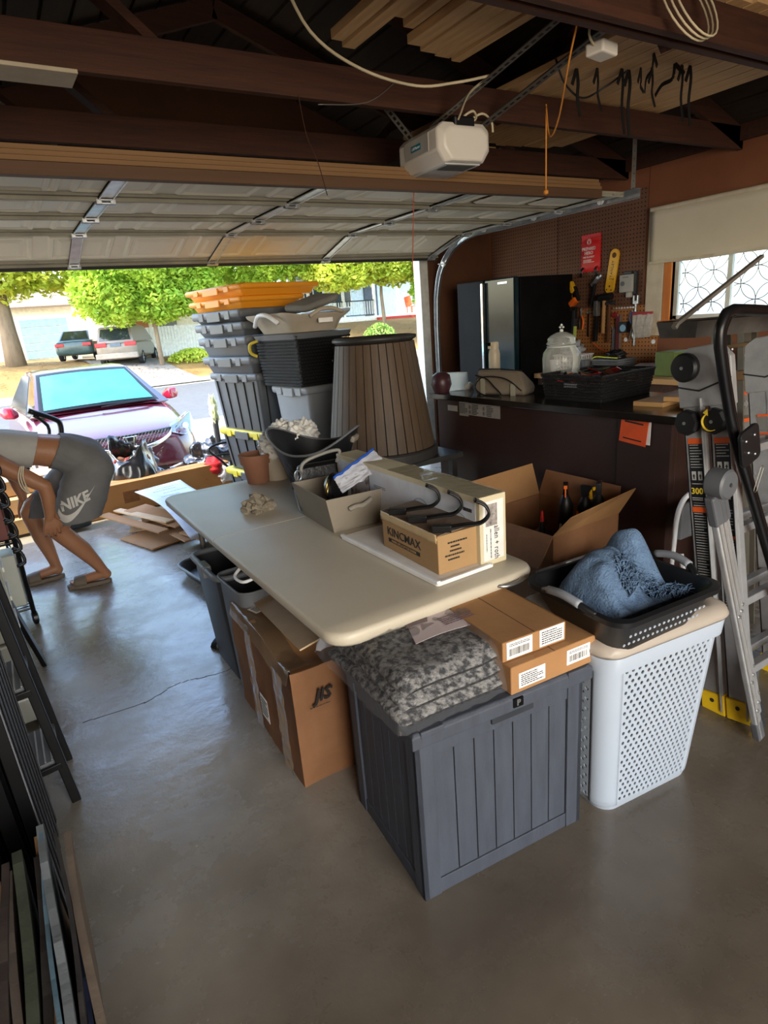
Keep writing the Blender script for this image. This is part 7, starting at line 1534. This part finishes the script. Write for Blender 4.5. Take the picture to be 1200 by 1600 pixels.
# ================================================================== TOTE STACKS
tg = M('tote_grey_black', '#4b4e52', .4, col2='#565a5e', scale=3); ty = M('lid_yellow', '#d9c63a', .45); to = M('tote_orange', '#e8921c', .45, col2='#f2a32a', scale=2)
def tote(name, lab, loc, rz, w, d, h, mat, lid=None, ribs=True, lidh=.045, grp=None, tp=.03, cat='storage tote', parent_lid_mat=None):
    t = thing(name, lab, cat, loc, rz, grp)
    o = lambda e, z: [(x, y, z) for x, y in rrect(tp-e, w-tp+e, tp-e, d-tp+e, .03, 3)]
    b = MB(); b.loft([o(0, 0), o(tp, h-lidh), o(tp-.006, h-lidh), o(-.006, .01)]); b.build('body', mat, t, smooth=40)
    if ribs:
        n = 4
        for k in range(n+1):
            u = (k+.5)/(n+1); 
            b = MB(); y = tp+(d-2*tp)*u; y2 = d*u
            b.bar((tp-.004, y, .01), (-.004, y2, h-lidh-.02), .009, .006, up=(0, 1, 0)); b.build('rib', black, t)
        for k in range(n):
            u = (k+.5)/n; b = MB(); b.bar((tp+(w-2*tp)*u, tp-.004, .01), (w*u, -.004, h-lidh-.02), .009, .006, up=(1, 0, 0)); b.build('rib', black, t)
    b = MB(); o2 = lambda e, z: [(x, y, z) for x, y in rrect(-e, w+e, -e, d+e, .03, 3)]
    b.loft([o2(.012, h-lidh-.01), o2(.02, h-lidh), o2(.022, h-.012), o2(.012, h), o2(-.02, h), o2(-.03, h-.008)]); l = b.build('lid', lid or mat, t, smooth=50)
    for y in (d*.22, d*.5, d*.78): b = MB(); b.box(-.028, -.014, y-.035, y+.035, h-lidh-.02, h-.01); b.build('lid_tab', lid or mat, l, bevel=.003)
    b = MB(); b.box(-.032, -.018, d*.36, d*.64, h-lidh-.03, h-.012); b.build('latch', mat, l, bevel=.004)
    return t
AX, AY = 1.78, 4.66; rz = math.radians(12)
tote('lidded_tote', 'lowest black tote with yellow lid in the tall stack', (AX-.02, AY, 0), rz, .56, .74, .36, tg, ty)
tote('lidded_tote', 'second black tote from the floor with yellow lid in the tall stack', (AX-.02, AY, .362), rz, .56, .74, .36, tg, ty)
tote('lidded_tote', 'large black ribbed tote above the yellow lids in the tall stack', (AX-.05, AY, .724), rz, .54, .70, .47, tg, mid_grey)
z = 1.196
for i, h in enumerate((.10, .12, .075, .06)):
    tote('shallow_tote', ['lowest of the nested grey-black totes in the tall stack', 'second of the nested grey-black totes in the tall stack', 'third of the nested grey-black totes in the tall stack', 'uppermost nested grey-black tote, right under the orange ones'][i], (AX-.08-.012*i, AY+.0, z), rz, .52+.01*i, .72, h+.03, tg, mid_grey, ribs=False, lidh=.05); z += h+.032
z1 = z
ot1 = tote('orange_tote', 'lower orange tote lid tray near the top of the tall stack', (AX-.10, AY-.02, z), rz, .56, .78, .085, to, to, ribs=False, lidh=.03); z += .087
ot2 = tote('orange_tote', 'topmost wide orange tote lid on the tall stack', (AX-.10, AY-.06, z), rz, .70, .84, .085, to, to, ribs=False, lidh=.03)
# second stack: grey totes, black wicker basket, cream basket, folded grey cushion
BX2, BY2 = 1.90, 4.08; rz2 = math.radians(9)
gt = M('tote_pale_grey', '#8c9094', .5, col2='#9a9ea2', scale=3)
tote('grey_tote', 'lower grey tote under the black wicker basket stack', (BX2, BY2, 0), rz2, .40, .46, .54, gt, gt, ribs=False)
tote('grey_tote', 'upper grey tote directly under the black wicker basket', (BX2-.02, BY2, .542), rz2, .40, .46, .56, gt, gt, ribs=False)
wk = thing('wicker_basket', 'black wicker-pattern plastic basket on the grey totes', 'basket', (BX2-.07, BY2-.02, 1.105), rz2)
woven(wk, .42, .50, .36, .025, wm, nu=22, nv=16)
b = MB(); b.box(.02, .40, .02, .48, .005, .33); b.build('liner', black, wk)
b = MB(); b.loft([[(x, y, .33) for x, y in rrect(-.03, .45, -.03, .53, .04, 4)], [(x, y, .365) for x, y in rrect(-.045, .465, -.045, .545, .04, 4)], [(x, y, .37) for x, y in rrect(-.02, .44, -.02, .52, .03, 4)]]); b.build('rim', mid_grey, wk, smooth=40)
b = MB(); b.tube(arc([(-.04, .47, .33), (-.09, .50, .31), (-.08, .52, .25), (-.04, .50, .22)], 4), .012, 6); b.build('yellow_handle', M('yellow_handle', '#c9b23a', .5), wk, smooth=True)
for x, z in ((.36, .16), (.385, .145)): b = MB(); b.X = TR(x-.1, -.03, z) @ RX(PI/2); b.cyl((0, 0), .005, 0, .003, 8); b.build('painted_light_gap', white, wk)  # white discs imitate light showing through the weave
crb = M('cream_grey', '#a79c8a', .5, col2='#b4a997')
cbk = thing('cream_basket', 'cream plastic laundry basket with curved grip on top of the wicker basket', 'basket', (BX2-.10, BY2-.04, 1.478), rz2)
b = MB(); cr = lambda e, z, dz=0: [(x, y, z+dz*((x-.22)/.25)**2) for x, y in rrect(0-e, .46+e, 0-e, .54+e, .09, 6)]
b.loft([cr(-.03, 0), cr(0, .07), cr(.05, .085, .03), cr(.055, .10, .03), cr(.0, .10, .03), cr(-.01, .075), cr(-.04, .01)]); b.build('basket_body', crb, cbk, smooth=50)
b = MB(); b.tube(arc([(.10, -.07, .10), (.18, -.085, .14), (.28, -.085, .145), (.38, -.07, .12)], 5), .014, 8); b.build('front_grip', crb, cbk, smooth=True)
b = MB(); b.tube(arc([(-.05, .10, .07), (-.085, .18, .125), (-.085, .30, .125), (-.05, .42, .06)], 5), .016, 8); b.build('side_grip', white, cbk, smooth=True)
b = MB(); b.box(.18, .30, -.058, -.052, .055, .085); b.build('hand_hole', paper, cbk)
cu = thing('grey_cushion', 'folded grey flat cushion lid lying on the cream basket', 'cushion', (BX2+.06, BY2+.06, 1.60), (math.radians(4), math.radians(-14), rz2))
b = MB(); b.prism(rrect(0, .34, 0, .30, .06, 5), 0, .05); b.build('cushion_body', M('cushion_grey', '#6f6d68', .8, col2='#7f7d77'), cu, bevel=.02, smooth=40)
wbd = thing('white_board', 'tall white panel standing behind the tote stack outside', 'panel', (1.98, 6.35, -.06), math.radians(28))
b = MB(); b.box(0, .5, 0, .03, 0, 1.05); b.build('board', white, wbd, bevel=.004)
grs = thing('green_bag', 'lime green and white sack glimpsed left of the tote stack', 'bag', (1.86, 6.42, 0)); b = MB(); crumple(b, (0, 0, .75), .07, 51, sq=(.6, .6, 2)); b.build('sack', M('sack_lime', '#b9cf6a', .6, col2='#e4e8d2', scale=6), grs, smooth=True)
b = MB(); b.tube([(0, 0, 0), (0, 0, .7)], .03, 8); b.build('pole', dark_grey, grs)
# cords of coiled garden things near the opening: papers on floor past the table
for i in range(3):
    b = MB(); b.box(0, .30, 0, .06, 0, .02); b.build('wooden_lath', white, loc=(1.42+.03*i, 5.12+.13*i, .01+.02*i), rz=(0, 0, -.5), bevel=.002, label='flat white slat on the floor behind the far end of the table', cat='slat', group='white slats on the floor')
# ================================================================== PERSON (bending forward, facing left)
skin = M('skin_tan', '#8e6145', .5, col2='#9b6c4f', scale=3, spec=.35)
PO = Vector((.20, 4.34, 0))
person = thing('person', 'person in grey shorts and crop top bending forward with hands on knees', 'person', tuple(PO))
ICO = []
for sd_ in (2, 3):
    bm = bmesh.new(); bmesh.ops.create_icosphere(bm, subdivisions=sd_, radius=1); bm.verts.ensure_lookup_table()
    ICO.append(([tuple(v.co) for v in bm.verts], [tuple(v.index for v in f.verts) for f in bm.faces])); bm.free()
def fuse(name, segs, vox, mat, parent, smooth=6, cuts=(), thick=0):
    """one continuous surface grown round tapering limbs: spheres swept along every segment, fused and smoothed"""
    tv = []; tf = []
    for (p, r, q, s) in segs:
        p = Vector(p)-PO; q = Vector(q)-PO; n = max(1, int((q-p).length/(min(r, s)*.3)))
        vs, fs = ICO[0 if r < .03 else 1]
        for i in range(n+1):
            t = i/n; c = p.lerp(q, t); k = r+(s-r)*t; o_ = len(tv)
            tv += [(c.x+a*k, c.y+b_*k, c.z+d*k) for a, b_, d in vs]; tf += [(x+o_, y+o_, z+o_) for x, y, z in fs]
    me = bpy.data.meshes.new(name); me.from_pydata(tv, [], tf)
    o = bpy.data.objects.new(name, me); COL.objects.link(o)
    m = o.modifiers.new('r', 'REMESH'); m.mode = 'VOXEL'; m.voxel_size = vox
    m = o.modifiers.new('s', 'SMOOTH'); m.factor = .5; m.iterations = smooth
    dg = bpy.context.evaluated_depsgraph_get(); m2 = bpy.data.meshes.new_from_object(o.evaluated_get(dg))
    bpy.data.objects.remove(o); bpy.data.meshes.remove(me)
    if cuts:
        bm = bmesh.new(); bm.from_mesh(m2)
        for co, no in cuts:
            bmesh.ops.bisect_plane(bm, geom=bm.verts[:]+bm.edges[:]+bm.faces[:], plane_co=Vector(co)-PO, plane_no=Vector(no), clear_outer=True)
        bm.to_mesh(m2); bm.free()
    m2.materials.clear(); m2.materials.append(mat); m2.shade_smooth(); m2.name = name
    q = bpy.data.objects.new(name, m2); COL.objects.link(q); q.parent = parent
    if thick: k = q.modifiers.new('t', 'SOLIDIFY'); k.thickness = thick; k.offset = 0
    return q
Y0 = 4.35
def ch(pts): return [(pts[i][0], pts[i][1], pts[i+1][0], pts[i+1][1]) for i in range(len(pts)-1)]
segs = []
for s in (-1, 1):
    segs += ch([((.42, Y0+s*.07, .765), .115), ((.38, Y0+s*.07, .815), .115), ((.26, Y0+s*.045, .88), .100), ((.12, Y0+s*.04, .92), .092), ((-.03, Y0+s*.055, .945), .108), ((-.17, Y0+s*.08, .96), .098)])
    segs += ch([((-.02, Y0+s*.07, .885), .066), ((-.10, Y0+s*.08, .90), .066)])
segs += ch([((.26, Y0, .886), .102), ((.12, Y0, .926), .094), ((-.03, Y0, .951), .108), ((-.17, Y0, .967), .10)])
segs += ch([((-.17, Y0, .965), .09), ((-.27, Y0, .965), .06), ((-.36, Y0, .945), .054), ((-.43, Y0, .925), .085), ((-.50, Y0, .885), .09), ((-.545, Y0, .84), .06)])
segs += ch([((-.595, Y0, .872), .012), ((-.612, Y0, .848), .013)])
def leg(P): return ch(P)
segs += ch([((.39, 4.265, .77), .112), ((.27, 4.22, .61), .088), ((.15, 4.185, .475), .064), ((.125, 4.18, .435), .059), ((.18, 4.187, .355), .057), ((.235, 4.198, .275), .055), ((.295, 4.212, .165), .040), ((.33, 4.222, .09), .032), ((.345, 4.225, .06), .033)])
segs += ch([((.335, 4.226, .068), .034), ((.25, 4.246, .058), .031), ((.175, 4.268, .047), .027)])
segs += ch([((.38, 4.44, .77), .112), ((.22, 4.52, .64), .088), ((.04, 4.56, .525), .064), ((.01, 4.56, .485), .059), ((.025, 4.56, .40), .057), ((.04, 4.56, .31), .055), ((.065, 4.56, .18), .040), ((.08, 4.56, .09), .032), ((.085, 4.56, .06), .033)])
segs += ch([((.075, 4.56, .068), .034), ((-.01, 4.56, .058), .031), ((-.085, 4.56, .047), .027)])
for s, (ax, ay) in ((1, (.175, 4.268)), (1, (-.085, 4.56))):
    for k in range(5):      # toes
        dx = -.042+.004*abs(k-3.2); dy = -.026+.013*k; ca = math.cos(math.radians(-14 if ax > 0 else 0)); sa = math.sin(math.radians(-14 if ax > 0 else 0))
        segs += ch([((ax-.01, ay+dy*.7, .043), .012), ((ax+dx*ca, ay+dy+(.011 if ax > 0 else 0), .037), .0105 if k < 4 else .013)])
segs += ch([((-.17, 4.20, .955), .068), ((-.07, 4.11, .885), .054), ((.02, 4.09, .815), .049), ((.115, 4.08, .735), .041), ((.12, 4.085, .665), .041), ((.108, 4.095, .575), .031), ((.10, 4.098, .54), .025)])
segs += ch([((-.17, 4.50, .955), .068), ((-.14, 4.60, .88), .054), ((-.08, 4.63, .81), .048), ((-.03, 4.64, .73), .041), ((-.02, 4.64, .67), .040), ((-.01, 4.63, .60), .030), ((-.01, 4.625, .57), .025)])
tips = []
def hand(w, s, kz):
    wx, wy, wz = w
    for k in range(4):
        kx = wx-.036+.023*k; L_ = (.82, 1, .95, .76)[k]; kn = (kx, wy, wz-.062)
        segs.extend(ch([((wx-.010+.007*k, wy, wz), .017), (kn, .0125), ((kx-.006+.003*k, wy+s*.004, wz-.062-.030*L_), .0102), ((kx-.008+.004*k, wy+s*.014, wz-.062-.052*L_), .0092), ((kx-.008+.004*k, wy+s*.026, wz-.062-.064*L_), .0085)]))
        tips.append((kx-.008+.004*k, wy+s*.018, wz-.062-.066*L_, s))
    segs.extend(ch([((wx+.012, wy, wz-.01), .016), ((wx+.040, wy+s*.004, wz-.034), .0125), ((wx+.054, wy+s*.012, wz-.058), .0105), ((wx+.056, wy+s*.02, wz-.076), .0095)]))
hand((.10, 4.098, .54), 1, 0); hand((-.01, 4.625, .57), -1, 0)
body = fuse('body', segs, .0055, skin, person, smooth=5)
for (x, y, z, s) in tips:
    b = MB(); b.X = TR(x-PO.x, y-PO.y-s*.008, z+.004) @ RX(s*.9); b.cb((0, 0, 0), (.010, .003, .012)); b.build('fingernail', M('nail_dark', '#3a1818', .3), body, bevel=.0012)
hdm = M('hair_dark', '#241812', .7, scale=20, stretch=(1, 8, 8), bump=.5)
b = MB(); crumple(b, (-.445-PO.x, .01, .925), .1, 5, n=24, sq=(1.0, .98, 1.0), amp=.12); b.build('hair', hdm, body, smooth=True)
for s in (-1, 1):
    b = MB(); b.X = TR(-.572-PO.x, .01+s*.032, .893); b.lathe([(0, -.011), (.008, -.008), (.011, 0), (.008, .008), (0, .011)], 12); b.build('eye', white, body, smooth=True)
    b = MB(); b.tube([(-.49-PO.x+.012*math.cos(a), .01+s*.088, .885+.02*math.sin(a)) for a in [2*PI*k/10 for k in range(10)]], .005, 5, closed=True); b.build('ear', skin, body, smooth=True)
b = MB(); b.box(-.600-PO.x, -.585-PO.x, -.012, .032, .815, .826); b.build('mouth', M('lip_red', '#8a4038', .5), body, bevel=.004)
# clothes follow the body as their own surfaces
shm = M('shorts_grey', '#5f5e5e', .9, col2='#6b6a6a', scale=8, bump=.35, bscale=9)
sg = []
for s in (-1, 1): sg += ch([((.41, Y0+s*.065, .77), .126), ((.375, Y0+s*.065, .815), .124), ((.26, Y0+s*.05, .882), .112), ((.14, Y0+s*.045, .92), .105)])
sg += ch([((.38, Y0, .825), .128), ((.26, Y0, .888), .113), ((.14, Y0, .926), .106)])
sg += ch([((.40, 4.265, .76), .135), ((.33, 4.235, .64), .138), ((.27, 4.205, .52), .140), ((.255, 4.20, .42), .140)])
sg += ch([((.38, 4.44, .76), .132), ((.25, 4.51, .64), .128), ((.14, 4.545, .53), .125), ((.11, 4.55, .44), .125)])
shorts = fuse('shorts', sg, .011, shm, person, smooth=8, cuts=(((.215, Y0, .885), (-.87, 0, .5)), ((.2, Y0, .47), (.04, 0, -1))), thick=.005)
for v in shorts.data.vertices:       # soft folds in the cloth
    v.co += v.normal*(.007*noise.noise(v.co*9)+.006*noise.noise(Vector((v.co.x*14+v.co.z*22, v.co.y*6, 3))))
topm = M('crop_top_grey', '#9a9793', .9, col2='#a8a5a1', scale=8, bump=.2, bscale=12)
tg_ = []
for s in (-1, 1):
    tg_ += ch([((.22, Y0+s*.042, .90), .104), ((.12, Y0+s*.042, .92), .100), ((-.03, Y0+s*.057, .945), .116), ((-.19, Y0+s*.08, .96), .108)])
    tg_ += ch([((-.02, Y0+s*.07, .885), .074), ((-.10, Y0+s*.08, .90), .074)])
tg_ += ch([((.22, Y0, .906), .105), ((.12, Y0, .926), .102), ((-.03, Y0, .951), .117), ((-.19, Y0, .967), .11)])
fuse('crop_top', tg_, .011, topm, person, smooth=6, cuts=(((.115, Y0, .92), (.92, 0, -.38)), ((-.16, Y0, .96), (-1, 0, -.2))), thick=.004)
b = MB()
for k in range(3): b.tube(arc([(-.01+.008*k, -.245, .86), (-.035+.012*k, -.262, .80), (-.03+.012*k, -.262, .74), (-.005+.004*k, -.25, .70)], 4), .004, 5)
for v in range(len(b.v)): q = b.v[v]; b.v[v] = (q[0]-.17, q[1]-.05, q[2]+.02)
b.build('arm_strings', M('string_cream', '#c9bda6', .8), person, smooth=True)
# printed lettering and tick laid on the surface of the shorts
def drape(o, bvh, dirv, off):
    me = o.data; d = Vector(dirv).normalized()
    bm = bmesh.new(); bm.from_mesh(me); bmesh.ops.triangulate(bm, faces=bm.faces); bmesh.ops.subdivide_edges(bm, edges=[e for e in bm.edges if e.calc_length() > .015], cuts=2, use_grid_fill=False)
    for v in bm.verts:
        h = bvh.ray_cast(v.co - d*.6, d)
        if h[0] is not None: v.co = h[0] - d*off
    bm.to_mesh(me); bm.free(); me.update()
bm_ = bmesh.new(); bm_.from_mesh(shorts.data); bvh = BVHTree.FromBMesh(bm_); bm_.free()
lgm = M('print_light', '#bdb9b4', .7)
MT = face_m((.250-PO.x, -.3, .605), (.97, 0, .26), (-.26, 0, 1))
o = lettering('NIKE', .08, lgm, shorts, MT, ext=0, bold=.003, shear=.25, xs=1.0); drape(o, bvh, (0, 1, 0), .006)
sw = MB()
top_e = arc([(-.118, .012, 0), (-.112, -.030, 0), (-.07, -.045, 0), (.02, -.015, 0), (.17, .075, 0)], 6)
bot_e = arc([(-.118, .012, 0), (-.150, -.045, 0), (-.115, -.092, 0), (-.02, -.058, 0), (.17, .075, 0)], 6)
n_ = len(top_e); sw.X = face_m((.262-PO.x, -.3, .588), (.97, 0, .22), (-.22, 0, 1)) @ Matrix.Scale(.85, 4)
sw.add(top_e+bot_e, [(i, i+1, n_+i+1, n_+i) for i in range(n_-1)]); o = sw.build('tick_emblem', lgm, shorts); drape(o, bvh, (0, 1, 0), .006)
# slide sandals
def sandal(x, y, a):
    t = thing('sandal', None, None, (x-PO.x, y-PO.y, 0), a); t.parent = person
    slm = M('sandal_taupe', '#5d5145', .7, col2='#6a5d50')
    P = [(.0, .035), (.06, .045), (.13, .04), (.20, .036), (.245, .022), (.255, 0), (.245, -.022), (.20, -.036), (.13, -.042), (.06, -.048), (.0, -.035), (-.02, 0)]
    b = MB(); b.prism(P, 0, .026); b.build('sole', slm, t, bevel=.006)
    b = MB(); b.grid(lambda u, v: (.035+.075*v, -.046*math.cos(PI*u), .02+.062*math.sin(PI*u)**.7*(1-.2*(1-v))), 14, 6); b.build('strap_band', slm, t, thick=.006, smooth=True)
sandal(.125, 4.285, math.radians(-14)); sandal(-.135, 4.56, 0)
